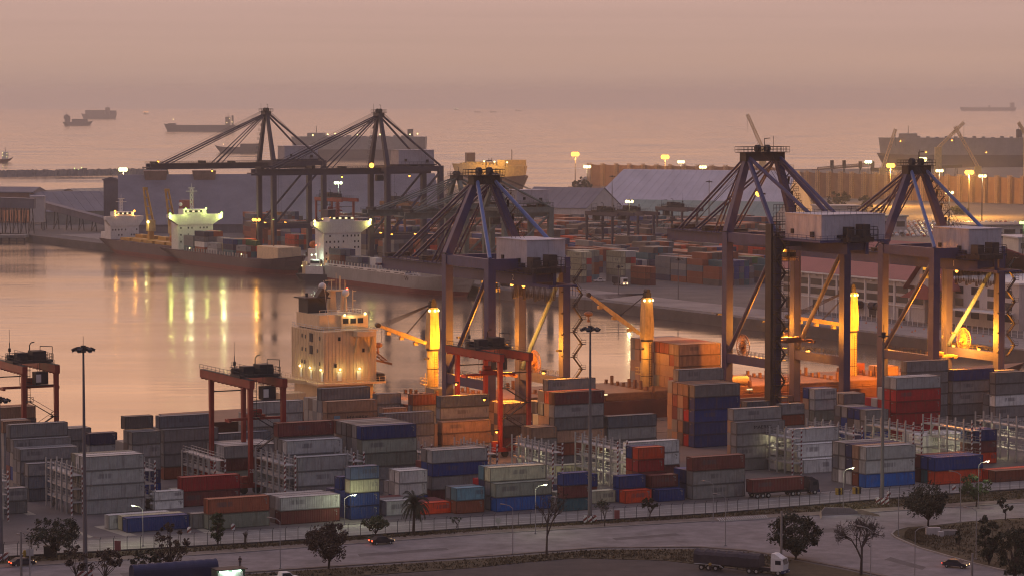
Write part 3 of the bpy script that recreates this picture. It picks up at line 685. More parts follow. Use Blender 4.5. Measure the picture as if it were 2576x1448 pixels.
rack(2, 733, 720, 5, 'striped rack left of the blue-topped block')
rack(2, 1128, 676, 5, 'striped rack right of the blue-topped block')
rack(3, 503, 670, 6, 'rack with orange lamplight behind it, right gantry crane', .15)
rack(3, 122, 678, 5, 'rack ahead of the lamplit tan row')
rack(3, 880, 655, 6, 'lit rack behind the middle lamp mast', .45)
rack(4, 508, 592, 6, 'brightly lit rack in front of the white refrigerated block', .6)
rack(4, 862, 570, 6, 'striped rack right of the white refrigerated block', .15)
rack(4, 1210, 556, 6, 'rack behind the right lamp mast', .2)
rack(4, 1552, 546, 6, 'lit rack left of the blue-topped tower', .3)
rack(4, 1862, 530, 6, 'lit rack cut off by the right edge of the photograph', .6)
if NCONT: print('containers', NCONT, 'keys', len(KEYS))
# ------------------------------------------------------------------ rubber-tyred gantry cranes over the stacks
def rtg(base, label, paint, rz=TH, wb=7.15, span=21.5, zt=22.9, trolley=8.0, spreader=None, number=None, full=True, group='rubber-tyred gantry cranes', lampz=None):
    """base: ground point of the near left leg; x along the wheelbase, y along the span (away)"""
    t = thing('gantry_crane', label, 'gantry crane', base, rz, group); lw = .88
    for x in (0, wb):
        for y in (0, span): MB().beam((x, y, 1.9), (x, y, zt - 1.62), lw * .85, lw, lw * 1.05, lw * 1.15).build('leg', M[paint], t)
        mb = MB().box(x - .55, x + .55, -1.0, span + 5.2, zt - 1.6, zt)
        for i in range(12): mb.box(x - .75, x + .75, i * 2.3 - .3, i * 2.3 + .1, zt - 1.85, zt - 1.55)
        mb.build('girder', M[paint], t)
        MB().box(x - .5, x + .5, -.9, span + 5.1, zt + .03, zt + .12).rail((x - .7, -1, zt + .1), (x - .7, span + 5, zt + .1), 1.1, 2.2).build('rail_walkway', M['dark'], t)
    for y in (0, span):
        mb = MB().box(-2.2, wb + 2.2, y - .5, y + .5, 1.25, 2.15); mb.build('sill_beam', M[paint], t)
        for x in (-1.5, 1.2, wb - 1.2, wb + 1.5):
            MB().tube((x, y - .32, .78), (x, y + .32, .78), .78, 14).build('wheel', M['rubber'], t)
        MB().tube((.6, y, zt - 4.2), (wb - .6, y, zt - 4.2), .14, 6).build('tie_bar', M['dark'], t)
    # trolley with machinery
    y = trolley; z = zt + .15
    mb = MB().box(-.9, wb + .9, y - 2.6, y + 2.6, z, z + .55).box(.3, 2.6, y - 1.8, y + .6, z + .55, z + 2.2).box(3.6, 6.6, y - 2.2, y + 1.2, z + .55, z + 2.5)
    mb.tube((1.2, y + 1.4, z + 1.3), (5.8, y + 1.4, z + 1.3), .75, 10).box(-.8, .5, y + 1, y + 2.4, z + .5, z + 1.6)
    tr = mb.build('trolley', M['dark'], t)
    mb = MB()
    for a, b in (((-.9, y - 2.6), (wb + .9, y - 2.6)), ((wb + .9, y - 2.6), (wb + .9, y + 2.6)), ((-.9, y + 2.6), (wb + .9, y + 2.6)), ((-.9, y - 2.6), (-.9, y + 2.6))):
        mb.rail((*a, z + .55), (*b, z + .55), 1.3, 1.3, .05)
    mb.build('railing', M['dark'], t)
    c = MB().box(wb - 3.4, wb - .6, y - 3.6, y - 1.2, zt - 4.4, zt - 1.75).build('operator_cab', M['dark'], t)
    MB().box(wb - 3.3, wb - 2.2, y - 3.66, y - 3.605, zt - 3.9, zt - 2.2).build('panel', M['white'], c)
    mb = MB()
    for xx in (1.6, wb - 1.6):
        for yy in (y - .8, y + .8): mb.tube((xx, yy, zt), (xx, yy, (spreader or zt - 7) + .6), .045, 4, cap=False)
    mb.build('hoist_rope', M['dark'], t)
    sz = spreader or zt - 7
    sp = MB().box(wb / 2 - 6.1, wb / 2 + 6.1, y - .35, y + .35, sz, sz + .5)
    for xx in (-6, 6): sp.box(wb / 2 + xx - .25, wb / 2 + xx + .25, y - 1.2, y + 1.2, sz - .25, sz + .35)
    sp.box(wb / 2 - 1.8, wb / 2 + 1.8, y - .9, y + .9, sz + .5, sz + 1.1).tube((wb / 2 - 1.2, y, sz + 1.6), (wb / 2 + 1.2, y, sz + 1.6), .6, 10)
    sp.build('spreader', M[paint], t)
    MB().zigzag((.9, -.9, 0), (wb - .9, -.9, 0), 1, 2.2, zt - 7.5, 4).build('stair', M['dark'], t)
    mb = MB()
    for xx in (.9, 1.7): mb.tube((xx, .9, zt - 8), (xx, .9, zt), .06, 4)
    for i in range(18): mb.tube((.9, .9, zt - 8 + i * .45), (1.7, .9, zt - 8 + i * .45), .03, 4)
    for i in range(6):
        zz = zt - 7.5 + i * 1.3
        for k in range(6): mb.tube((1.3 + .55 * math.cos(k), .9 + .55 * math.sin(k), zz), (1.3 + .55 * math.cos(k + 1), .9 + .55 * math.sin(k + 1), zz), .03, 4)
    mb.build('ladder', M['dark'], t)
    MB().box(wb + .6, wb + 2.0, -.6, .9, 2.3, 4.4).build('engine_house', M[paint], t); MB().box(-2, -.7, -.5, .7, 2.3, 3.6).build('control_cabinet', M[paint], t)
    mb = MB().tube((-.2, y + 2, z), (-.2, y + 2, z + 4.2), .09, 5).box(-.45, .05, y + 1.8, y + 2.2, z + 2.2, z + 3).tube((-.2, y + 2, z + 4), (-.2, y + 2, z + 7), .04, 4)
    mb.path([Vector((wb * .55, y + 1, z)), Vector((wb * .55, y + 1, z + 3.6)), Vector((wb * .6, y + 1, z + 4.1)), Vector((wb * .7, y + 1, z + 4.2))], .12)
    mb.path([Vector((wb * .72, y - 2.5, z)), Vector((wb * .72, y - 2.5, z + 3.6)), Vector((wb + .7, y - 2.5, z + 3.4)), Vector((wb + .7, y - 2.5, z))], .08)
    mb.build('mast', M['dark'], t)
    if number:
        for x in (0, wb): text(number, 1.1, M['white'], t, (x, -.62, 4.6), (R(90), 0, 0))
    return t
RT = 'rubber-tyred gantry cranes'
rtg(G(631, 1240), 'red gantry crane with its spreader halfway down, left of the ship tower', 'red', trolley=6.0, spreader=14.2, number='28')
rtg(G(62, 1191), 'red gantry crane cut off by the left edge of the photograph', 'red', trolley=7.0, spreader=17.5)
g3 = rtg(G(1258, 1149), 'red gantry crane glowing in orange lamplight in front of the first quay crane', 'red', trolley=13.0, spreader=17.0)
for c, w in (((-2.6, -3.4, 6.0), 700), ((-6.5, -5.2, 13.5), 4800), ((-3.5, 15, 15.0), 3500)):
    MB().box(c[0] - .5, c[0] + .5, c[1] - .4, c[1] + .4, c[2] + .3, c[2] + .7).build('floodlight', M['dark'], g3); bulb(g3, (c[0], c[1], c[2] + .1), 'e_sod', .25); light(c, (1, .31, .02), w, g3, .6)

# ------------------------------------------------------------------ ship-to-shore cranes
def sts(base, rz, label, paint, W=19.5, g=22.5, zp=42.4, zg=(36.4, 39.3), za=61.4, aw=4.6, out=52, back=31, zt=14.2, house=(7.5, 17.5, -26.5, -11, 40.2, 46.6),
        hp='house', stay='bluelt', cab=-6., number=None, detail=True, mast_back=False, cablit=True, reel=0, tower=None, legw=(1.9, 2.2), group='ship-to-shore quay cranes', flood=(), reel_side='AB', hm=None, wires=True):
    """x along the quay, y = 0 at the water-side rail, + out over the water, - inland"""
    t = thing('quay_crane', label, 'quay crane', base, rz, group); pm = M[paint]; lx, ly = legw
    for x in (0, W):
        for y in (0, -g):
            MB().beam((x, y, 3.0), (x, y, zp), lx, ly).build('leg', pm, t)
            mb = MB().box(x - 1.2, x + 1.2, y - .7, y + .7, 1.9, 3.0)
            for k in range(-2, 3): mb.tube((x + k * 1.5, y - .3, .55), (x + k * 1.5, y + .3, .55), .5, 10)
            mb.box(x - 3.6, x + 3.6, y - .45, y + .45, .9, 1.9).build('bogie', M['dark'], t)
        b = MB().box(x - .75, x + .75, -g + ly / 2, -ly / 2, zt - 2.2, zt).build('tie_beam', pm, t)
        MB().rail((x - .7, -g + 1.2, zt), (x - .7, -1.2, zt), 1.1, 1.8).rail((x + .7, -g + 1.2, zt), (x + .7, -1.2, zt), 1.1, 1.8).build('railing', M['dark'], b)
        MB().tube((x, -.9, zt + .5), (x, -g + .9, zp - 3.5), .55, 8).build('brace', M[stay] if x else pm, t)
        MB().box(x - .7, x + .7, -g + ly / 2, -ly / 2, zp - 2.4, zp - .05).build('portal_beam', pm, t)
    for y in (0, -g):
        MB().box(lx / 2, W - lx / 2, y - .7, y + .7, 3.02, 4.4).build('sill_beam', pm, t)
        if y == 0: MB().box(lx / 2, W - lx / 2, y - .8, y + .8, zp - 2.6, zp - .1).build('portal_beam', pm, t)
        else: MB().box(lx / 2, W - lx / 2, y - .8, y + .8, zp - 2.6, zp - .1).build('portal_beam', pm, t)
    xm = W / 2; xa = (xm - aw / 2, xm + aw / 2); ym = 0
    for x, x2 in ((0, xa[0]), (W, xa[1])):
        MB().beam((x, 0, zp), (x2, ym, za - 2.2), 1.9, 2.0, 1.3, 1.6).build('mast_leg', pm, t)
        if mast_back: MB().tube((x, -g, zp), (x2, ym - .8, za - 2.2), .62, 8).build('mast_leg', M[stay], t)
        yb = -g if not mast_back else -back + 3
        xb = x if not mast_back else (xm - 3.2 if x == 0 else xm + 3.2)
        zb = zp if not mast_back else zg[1]
        MB().tube((xb, yb, zb), (x2, ym - 1.0, za - 1.7), .48, 8).build('backstay', M[stay], t)
    mb = MB().box(xa[0] - 1.2, xa[1] + 1.2, ym - 1.5, ym + 1.5, za - 2.6, za - .5)
    mb.build('apex_beam', M['dark'] if paint != 'navy' else pm, t)
    mb = MB().box(xa[0] - 2.2, xa[1] + 2.2, ym - 2.2, ym + 2.2, za - .5, za - .35)
    c = [(xa[0] - 2.2, -2.2), (xa[1] + 2.2, -2.2), (xa[1] + 2.2, 2.2), (xa[0] - 2.2, 2.2)]
    for i in range(4): mb.rail((*c[i], za - .35), (*c[(i + 1) % 4], za - .35), 1.3, 1.2, .06)
    mb.tube((xa[1], 2, za), (xa[1], 2, za + 3.6), .06, 4).tube((xm, -1, za), (xm, -1, za + 3), .1, 4).tube((xm, -1, za + 3), (xm + 1.6, -1, za + 3.1), .1, 4)
    mb.build('apex_platform', M['dark'], t)
    for x in (xm - 1.4, xm + 1.4): MB().tube((x - .5, ym, za + .5), (x + .5, ym, za + .5), .95, 12).build('sheave', M['dark'], t)
    # boom and girder
    bx = 2.6
    for x in (xm - bx, xm + bx):
        mb = MB().box(x - .45, x + .45, -back, out, zg[0], zg[1]); mb.box(x - .55, x + .55, -back, out, zg[0] - .12, zg[0])
        mb.build('boom_girder', pm, t)
    mb = MB()
    y = -back + 1
    while y < out:
        mb.box(xm - bx + .45, xm + bx - .45, y - .3, y + .3, zg[0] + .8, zg[1] - .3); y += 7.5
    mb.box(xm - bx - 1.6, xm + bx + 1.6, out - .2, out + 1.4, zg[0] + .6, zg[0] + 1.1).build('cross_member', pm, t)
    mb = MB()
    for s in (-1, 1):
        xx = xm + s * (bx + 1.5); mb.box(min(xm + s * (bx + .55), xx), max(xm + s * (bx + .55), xx), -back, out, zg[1] - .35, zg[1] - .28); mb.rail((xx, -back, zg[1] - .28), (xx, out, zg[1] - .28), 1.15, 2.4, .05)
    mb.build('boom_walkway', M['dark'], t)
    for y, zz in ((-back + 1.5, 1.6), (-back + 6, 2.0), (out - 3, 1.0), (out * .55, 1.2), (out * .30, .9)):
        MB().box(xm - 3.2, xm + 3.2, y - .8, y + .8, zg[1] + .02, zg[1] + zz).build('sheave_box', M['dark'], t)
    for x in (xm - bx, xm + bx):
        x2 = xa[0] if x < xm else xa[1]
        for f, rr in ((.88, .30), (.45, .26)):
            MB().tube((x2, 1.2, za - 1.8), (x, out * f, zg[1]), rr, 6).tube((x2, 1.2, za - 2.8 if f > .5 else za - 2.4), (x, out * (f - .05), zg[1]), rr * .8, 6).build('forestay', pm, t)
    if wires:
        mb = MB()
        for i, x in enumerate((xm - 1.6, xm - .6, xm + .6, xm + 1.6)):
            mb.tube((x, .5, za + .4), (x, out * (.75 + .05 * i), zg[1] + .6), .06, 4, cap=False); mb.tube((x, -.5, za + .4), (x, -g * .8, house[5]), .06, 4, cap=False)
        mb.build('hoist_wire', M['dark'], t)
    # machinery house
    x0, x1, y0, y1, z0, z1 = house
    h = MB().box(x0, x1, y0, y1, z0 + .25, z1)
    n = int((x1 - x0) / .5)
    for i in range(n): h.box(x0 + (i + .2) * (x1 - x0) / n, x0 + (i + .5) * (x1 - x0) / n, y0 - .06, y0 - .002, z0 + .3, z1 - .15)
    n = int((y1 - y0) / .5)
    for i in range(n): h.box(x0 - .06, x0 - .002, y0 + (i + .2) * (y1 - y0) / n, y0 + (i + .5) * (y1 - y0) / n, z0 + .3, z1 - .15)
    h = h.build('machinery_house', M[hp], t)
    MB().box(x0 - .2, x1 + .2, y0 - .2, y1 + .2, z1 + .003, z1 + .16).build('roof', M[hp], h)
    if hm: MB().rail((x0, y0, z1 + .16), (x1, y0, z1 + .16), 1.2, 1.6).rail((x0, y0, z1 + .16), (x0, y1, z1 + .16), 1.2, 1.6).rail((x1, y0, z1 + .16), (x1, y1, z1 + .16), 1.2, 1.6).build('roof_railing', M['dark'], h)
    for f in (.28, .72):
        xx = x0 + (x1 - x0) * f; MB().box(xx - .8, xx + .8, y0 - .45, y0 - .065, z0 + .8, z0 + 1.5).build('vent', M['dark'], h)
    MB().box(x0 - .4, x0 - .065, y1 - 4, y1 - 3, z0 + 1.5, z0 + 2.6).box(x0 - .6, x0 - .065, y0 + 3, y0 + 4.2, z0 + .9, z0 + 2.2).build('vent', M['dark'], h)
    MB().box(x0 - 1, x1 + 1, y0 - 1, y1 + 1, z0 - .3, z0 + .2).rail((x0 - 1, y0 - 1, z0 + .2), (x1 + 1, y0 - 1, z0 + .2)).rail((x0 - 1, y0 - 1, z0 + .2), (x0 - 1, y1 + 1, z0 + .2)).build('house_platform', pm, t)
    mb = MB()
    for xx in (x0 + .5, x1 - .5):
        for yy in (y0 + .5, y0 + 5): mb.box(xx - .3, xx + .3, yy - .3, yy + .3, zg[1] - .3, z0 - .3)
    mb.build('house_support', pm, t)
    # back end gear
    mb = MB().box(xm - 3.6, xm + 3.6, -back - 1.5, -back + 4, zg[1] + .05, zg[1] + 1.2).box(xm - 3, xm - 1, -back, -back + 3, zg[1] + 1.2, zg[1] + 3.6).box(xm + .6, xm + 2.8, -back - 1, -back + 2, zg[1] + 1.2, zg[1] + 4.2)
    mb.rail((xm - 4.4, -back - 2, zg[1]), (xm + 4.4, -back - 2, zg[1]), 3.0, 1.2, .08).rail((xm + 4.2, -back - 2, zg[1]), (xm + 4.2, -back + 8, zg[1]), 3.6, 1.6, .07)
    mb.build('winch_platform', M['dark'], t)
    # trolley, cab, head block
    MB().box(xm - 2.1, xm + 2.1, cab - 3, cab + 3, zg[0] + .2, zg[0] + 1.0).build('trolley', M['dark'], t)
    c = MB().box(xm + .6, xm + 3.2, cab + 3.4, cab + 6.6, zg[0] - 3.3, zg[0] - .5).build('operator_cab', M['e_cab'] if cablit == 2 else M['yel'] if cablit else M['dark'], t)  # glowing or yellow walls stand for lamplight on the cab
    MB().box(xm + .5, xm + 3.3, cab + 3.3, cab + 3.395, zg[0] - 2.6, zg[0] - 1.2).box(xm + .4, xm + .59, cab + 3.6, cab + 6.4, zg[0] - 2.6, zg[0] - 1.2).build('window', M['glass'], c)
    mb = MB()
    for z in (-3.4, -.5): mb.rail((xm + .2, cab + 2.8, zg[0] + z), (xm + 3.6, cab + 2.8, zg[0] + z), 1.0, .9).rail((xm + .2, cab + 2.8, zg[0] + z), (xm + .2, cab + 7.2, zg[0] + z), 1.0, .9)
    mb.build('cab_railing', M['yel'] if cablit else M['dark'], t)
    if wires:
        mb = MB()
        for xx in (-1.5, 1.5):
            for yy in (-1.2, 1.2): mb.tube((xm + xx, cab + yy, zg[0]), (xm + xx, cab + yy, zg[0] - 22), .05, 4, cap=False)
        mb.build('hoist_rope', M['dark'], t)
        mb = MB().box(xm - 6, xm + 6, cab - .4, cab + .4, zg[0] - 23.2, zg[0] - 22.6).box(xm - 2.2, xm + 2.2, cab - 1, cab + 1, zg[0] - 22.6, zg[0] - 21.8)
        for xx in (-6, 6): mb.box(xm + xx - .3, xm + xx + .3, cab - 1.2, cab + 1.2, zg[0] - 23.5, zg[0] - 22.8)
        mb.build('spreader', M['orange'], t)
    if detail and tower != 'clad':
        mb = MB(); y = -back + 2; L = (cab - 3 + back - 2) / 12
        for i in range(12):
            for off in (-.16, .16):
                pts = []
                for j in range(9):
                    f = j / 8; pts.append(Vector((xm + 3.9 + off, y + L * (i + .5 + (f - .5) * .8), zg[0] - .1 - 4.3 * (1 - (2 * f - 1) ** 4) * (.8 + .2 * ((i * 7) % 3) / 2))))
                mb.path(pts, .09, 5)
        mb.tube((xm + 3.9, -back - 6, zg[0] + .1), (xm + 3.9, cab, zg[0] + .1), .16, 5)
        mb.build('festoon_cable', M['dark'], t)
        MB().beam((xm + 3.4, -back - 9, zg[0] + .4), (xm + 3.4, -back + 3, zg[0] + .4), .5, .6).beam((xm - 3.4, -back - 9, zg[0] + .4), (xm - 3.4, -back + 3, zg[0] + .4), .5, .6).box(xm - 3.2, xm + 3.2, -back - 8.6, -back - 8.2, zg[0] + .2, zg[0] + .6).rail((xm + 3.9, -back - 9, zg[0] - 2), (xm + 3.9, -back - 5, zg[0] - 2), 2.6, 1.2, .06).build('festoon_beam', pm, t)
    if reel is not None and detail:
        ry = -7.5; rx = reel
        mb = MB(); rr = 3.0; rc = Vector((rx, ry, zt + 2.2))
        for i in range(28):
            a = 2 * math.pi * i / 28; e = Vector((0, math.cos(a), math.sin(a))); e2 = Vector((0, math.cos(a + .2244), math.sin(a + .2244)))
            mb.beam(rc + e * .4, rc + e * rr, .16, .10); mb.tube(rc + e * rr, rc + e2 * rr, .12, 5); mb.tube(rc + e * rr * .45, rc + e2 * rr * .45, .08, 4)
        mb.tube(rc - Vector((.9, 0, 0)), rc + Vector((.5, 0, 0)), .6, 10)
        mb.build('cable_reel', M['orange'], t)
    # stair tower on the landside right leg
    if tower == 'open':
        MB().zigzag((W + 1.9, -g - .8, 0), (W + 4.2, -g - .8, 0), 1, zt - 1, zp - 3, 9).build('stair', M['dark'], t)
        mb = MB()
        for i in range(6): zz = zt + i * 5; mb.box(W - 1.6, W - .96, -g - 1.5, -g - 1.1, zz, zz + .3)
        mb.build('leg_bracket', M['dark'], t)
    elif tower == 'clad':
        mb = MB()
        for z in range(4, int(zp) + 4, 3):
            mb.rail((-1.6, -g - 2.6, z), (2.0, -g - 2.6, z), 1.1, 1.2); mb.rail((-1.6, -g - 2.6, z), (-1.6, -g - .5, z), 1.1, 1.2); mb.box(-1.7, 2.1, -g - 2.7, -g - 1.2, z - .1, z)
        for a in ((-1.6, -g - 2.6), (2.0, -g - 2.6)): mb.tube((*a, 1), (*a, zp + 6), .1, 4)
        mb.zigzag((-1.0, -g - 2, 0), (1.4, -g - 2, 0), 1, 1, zp + 1, 14)
        for z in range(int(zp), int(zp) + 7, 2): mb.rail((-1.8, -g - 1.5, z), (1.8, -g - 1.5, z), 1.6, .8, .06)
        mb.box(-2.3, -1.7, -g - 1.4, -g + 1.2, 2, zp + 3)
        mb.build('stair_tower', M['dark'], t)
    mb = MB()
    for i in range(9):
        zz = zp + 1 + i * (za - zp - 4) / 9; f = (zz - zp) / (za - zp); xx = W + (xa[1] - W) * f + 1.2
        mb.beam((xx, .6, zz), (xx + (.9 if i % 2 else -.6), -.8, zz + (za - zp - 4) / 9), .6, .12); mb.box(xx - .2, xx + 1.5, -1.4, 1.1, zz - .08, zz); mb.rail((xx + 1.4, -1.4, zz), (xx + 1.4, 1.1, zz), 1.1, .8)
    mb.build('mast_stair', M['dark'], t)
    for (x, y, z, big) in flood:
        f = MB().box(x - .5, x + .5, y - .35, y + .35, z, z + .5).build('floodlight', M['dark'], t)
        bulb(f, (x, y, z - .25), 'e_sod', .42 * big)
    if number: text(number, 2.0, M['white'], t, (xm + 2.6 + .47, -back + 10, (zg[0] + zg[1]) / 2), (R(90), 0, R(90))); text(number, 2.0, M['white'], t, (xm - bx - .47, -back + 10, (zg[0] + zg[1]) / 2), (R(90), 0, R(-90)))
    return t
def on_rail(px):
    u = uv(G(px, 1087 - .058 * (px - 1126)))[0]; p = W2(u, RV); return p
SG = 'blue ship-to-shore cranes on the near quay'
crA = sts(W2(RU, RV), TH, 'purple-blue quay crane with a white machinery house, leftmost of the near three', 'blue', number='2', cablit=2, cab=-4, reel=19.5, tower='open', group=SG,
          flood=[(19.5, -4, 14.6, 1), (19.5, -12, 14.6, 1), (10, -14, 36, 1), (10, -20, 36, 1)])
crB = sts(on_rail(1828), TH, 'widest near quay crane with a railed white house and dark stair tower', 'blue', W=20, zp=46.0, zg=(42.4, 45.2), za=66.2, aw=9.0, out=42, back=43, zt=15.9,
          house=(1, 19, -41, -25, 45.4, 51.6), mast_back=True, stay='blue', cab=-14, tower='clad', group=SG, reel=0, hm=True, cablit=True,
          flood=[(20, -6, 16.2, 1.3), (10, -10, 42, 1), (11.5, 1.5, 64.5, 1.0), (7, -3.0, 55.8, 1.8)])
crC = sts(on_rail(2218), TH, 'purple-blue quay crane lit orange from below, rightmost of the near three', 'blue', number='1', W=20, zp=42, za=62.4, zt=15.1, out=50, cab=-9, cablit=2, reel=20, tower='open', group=SG,
          flood=[(20, -3, 15.6, 1), (20, -14, 15.6, 1), (10, -18, 36, 1)])
# oval emblem plate on the rightmost crane's girder
mb = MB(); n = 28
for i in range(n):
    a, b = 2 * math.pi * i / n, 2 * math.pi * (i + 1) / n
    mb.tube((0, 3.0 * math.cos(a), 1.25 * math.sin(a)), (0, 3.0 * math.cos(b), 1.25 * math.sin(b)), .10, 4)
mb.box(-.03, .03, -2.4, 2.4, -.5, .5).build('emblem', mat('emblem_orange', (.55, .24, .12), .6), crC, (10 + 2.6 + .5, -15.5, 37.9))
# far quay cranes, booms out over the basin towards the left
FG = 'dark container cranes on the far quay'
def far_base(px, py): s, t = fst(G(px, py, 0)); return fq(s, 4)
RZF = AQ
def far_sts(px, py, label, big=True, paint='navy', **k):
    q = far_base(px, py)
    return sts(q, AQ, label, paint, detail=False, group=FG, wires=True, stay=paint, **k)

BIG = dict(W=17, g=27, zp=48, zg=(44.5, 47.2), za=72.5, aw=3.0, out=62, back=25, zt=17, house=(4.5, 12.5, -26, -8, 48.5, 55), cablit=False, legw=(2.2, 2.2), reel=None)
SML = dict(W=17, g=22, zp=33, zg=(29, 31.6), za=46, aw=4, out=44, back=24, zt=12, house=(4, 13, -23, -8, 34.5, 40), cablit=False, reel=None)
far_sts(668, 653, 'dark far quay crane with the leftmost tall peak', **BIG, flood=[(17, -3, 17.4, 1.4), (17, -14, 17.4, 1.4), (5.6, -12, 43.6, 1.1), (5.6, 30, 43.6, 1), (5.6, 58, 48.5, 1.2)])
far_sts(947, 687, 'dark far quay crane with the second tall peak', **BIG, flood=[(8, 4, 48.5, 2.8), (17, -5, 17.4, 1.4), (2, -3, 17.4, 1.4), (0, -14, 17.4, 1.4), (5.6, -14, 43.6, 1.1), (5.6, 20, 43.6, 1)])
far_sts(1150, 710, 'low grey-green far crane left of the first blue crane mast', paint='green', **SML)
far_sts(1236, 722, 'low grey-green far crane hidden behind the first blue crane mast', paint='green', **SML)
# ------------------------------------------------------------------ ships
def hull_rows(L, B, z0, z1, zdeck, nz=4, ns=22, over=6., rake=8., sheer=0., tw=.80):
    rows = []
    for j in range(nz + 1):
        z = z0 + (z1 - z0) * j / nz; zn = max(0., min(1., (z + 4) / (zdeck + 4))); row_p, row_s = [], []
        xs = over * (1 - zn) ** 1.3; xb = L + rake * zn ** 1.2
        for i in range(ns + 1):
            t = i / ns; t = t + .04 * math.sin(2 * math.pi * t)
            hb = 1.0; a = tw * (.35 + .65 * zn)
            if t < .22: hb = a + (1 - a) * math.sin(math.pi / 2 * t / .22)
            if t > .72: u = (t - .72) / .28; hb = 1 - u ** (1.7 + 1.6 * zn)
            if t >= .9999: hb = .015
            zz = z + (sheer * max(0, (t - .75) / .25) ** 2 if zn > .6 else 0) * (zn - .6) / .4
            x = xs + (xb - xs) * t
            row_p.append((x, B / 2 * hb, zz)); row_s.append((x, -B / 2 * hb, zz))
        rows.append((row_p, row_s))
    return rows
def hull_mb(L, B, z0, z1, zdeck, deck=True, **k):
    rows = hull_rows(L, B, z0, z1, zdeck, **k); mb = MB()
    mb.strip([r[0] for r in rows][::-1]); mb.strip([r[1] for r in rows])
    mb.strip([[r[1][0], r[0][0]] for r in rows][::-1])
    if deck:
        tp = rows[-1]; mb.strip([tp[1], tp[0]])
    return mb
def hull(t, L, B, zdeck, m1, m2, wl=-4, boot=2.6, **k):
    h = hull_mb(L, B, wl + boot, zdeck, zdeck, **k).build('hull', M[m1], t)
    hull_mb(L, B, wl - 2, wl + boot, zdeck, deck=False, **k).build('lower_hull', M[m2], t)
    rows = hull_rows(L, B, zdeck, zdeck + 1.1, zdeck, nz=1, **k)
    return h
def porthole_mb(xs, ys, zs, face, off, w=.55, h=.65, axis='x'):
    mb = MB()
    for z in zs:
        for y in ys:
            if axis == 'x': mb.box(face + min(0, off), face + max(0, off), y - w / 2, y + w / 2, z - h / 2, z + h / 2)
            else: mb.box(y - w / 2, y + w / 2, face + min(0, off), face + max(0, off), z - h / 2, z + h / 2)
    return mb
def lampdot(t, p, m='e_warm', r=.4): return bulb(t, p, m, r)

# --- the ship at the near quay: bow to the right
HV = QV + 2.0 + 14.0                            # centre line
def ship_u(px, v, z=0):
    """u on the line v=const at the photo column px"""
    lo, hi = -600., 900.
    for _ in range(50):
        m = (lo + hi) / 2; p = W2(m, v, z)
        x = CX + F * p.x / (p.y * CP + (p.z - H) * -SP if False else p.y * CP - (p.z - H) * SP)
        if x < px: lo = m
        else: hi = m
    return (lo + hi) / 2
uA = ship_u(816, HV - 14, 13)                   # corner of the accommodation block
SL = 235.; u0 = uA - 32
sh = thing('container_ship', 'orange-lit geared container ship with a cream tower lying at the near quay', 'ship', W2(u0, HV), TH)
hull(sh, SL, 28.4, 4.6, 'hull', 'boot', sheer=3.0, over=9, rake=10)
ax = 32.0                                       # accommodation, aft corner at x = ax.. ax+13.4
x0, x1, hb = ax, ax + 13.6, 13.6
a = MB().box(x0, x1, -hb, hb * .42, 12.6, 24.6)
for i in range(15): xx = x0 + .5 + i * (x1 - x0 - 1) / 14; a.box(xx - .07, xx + .07, -hb - .09, -hb - .002, 13, 24.5)
for i in range(20): yy = -hb + .5 + i * (hb * 1.42 - 1) / 19; a.box(x0 - .09, x0 - .002, yy - .07, yy + .07, 13, 24.5)
for z in (15.6, 18.6, 21.6): a.box(x0 - .05, x1 + .05, -hb - .05, hb * .42 + .05, z - .06, z + .06)
sup = a.build('accommodation_block', M['cream'], sh)
MB().box(x0 + .5, x1 - .6, -hb + .6, hb * .42 - .5, 4.62, 12.1).build('lower_deckhouse', M['cream'], sh)
d = MB().box(x0 - 2.2, x1 + 1.8, -hb - 1.6, hb + .5, 12.12, 12.58); d.rail((x0 - 2.2, -hb - 1.5, 12.58), (x1 + 1.7, -hb - 1.5, 12.58), 1.1, 1.5).rail((x0 - 2.1, -hb - 1.5, 12.58), (x0 - 2.1, hb, 12.58), 1.1, 1.5).build('promenade_deck', M['cream'], sh)
for i, (y, z) in enumerate([(-11.5, 23.0), (-10.2, 20.0), (-11.5, 17.0), (-3, 22.9), (-1, 23), (-3.2, 19.8), (-1, 19.8), (-2.5, 16.8), (-.8, 16.8)]):
    MB().box(x0 - .16, x0 - .095, y - .28, y + .28, z - .45, z + .45).build('window', M['glass'], sup)
for x, z in ((x0 + 4.0, 22.9), (x0 + 10.2, 20.0), (x0 + 3.0, 16.6)): MB().box(x - .3, x + .3, -hb - .16, -hb - .095, z - .45, z + .45).build('window', M['glass'], sup)
for (y, z) in ((-6.5, 22.9), (-6.5, 20)): MB().box(x0 - .2, x0 - .095, y - .9, y + .9, z - 1, z + 1).build('louvre', M['dark'], sup)
for x in (x0 + 4, x0 + 9):
    MB().box(x - .55, x + .55, -hb - .17, -hb - .095, 13, 15.2).build('door', M['white'], sup); lampdot(sup, (x, -hb - .5, 15.7), 'e_warm', .28); light((x, -hb - 1.0, 15.6), (1, .85, .35), 70, sup, .2)
for y in (-13, -6.5, -.5):
    MB().box(x0 - .17, x0 - .095, y - .5, y + .5, 13, 15.2).build('door', M['white'], sup); lampdot(sup, (x0 - .5, y, 15.7), 'e_warm', .28); light((x0 - 1.0, y, 15.6), (1, .85, .35), 70, sup, .2)
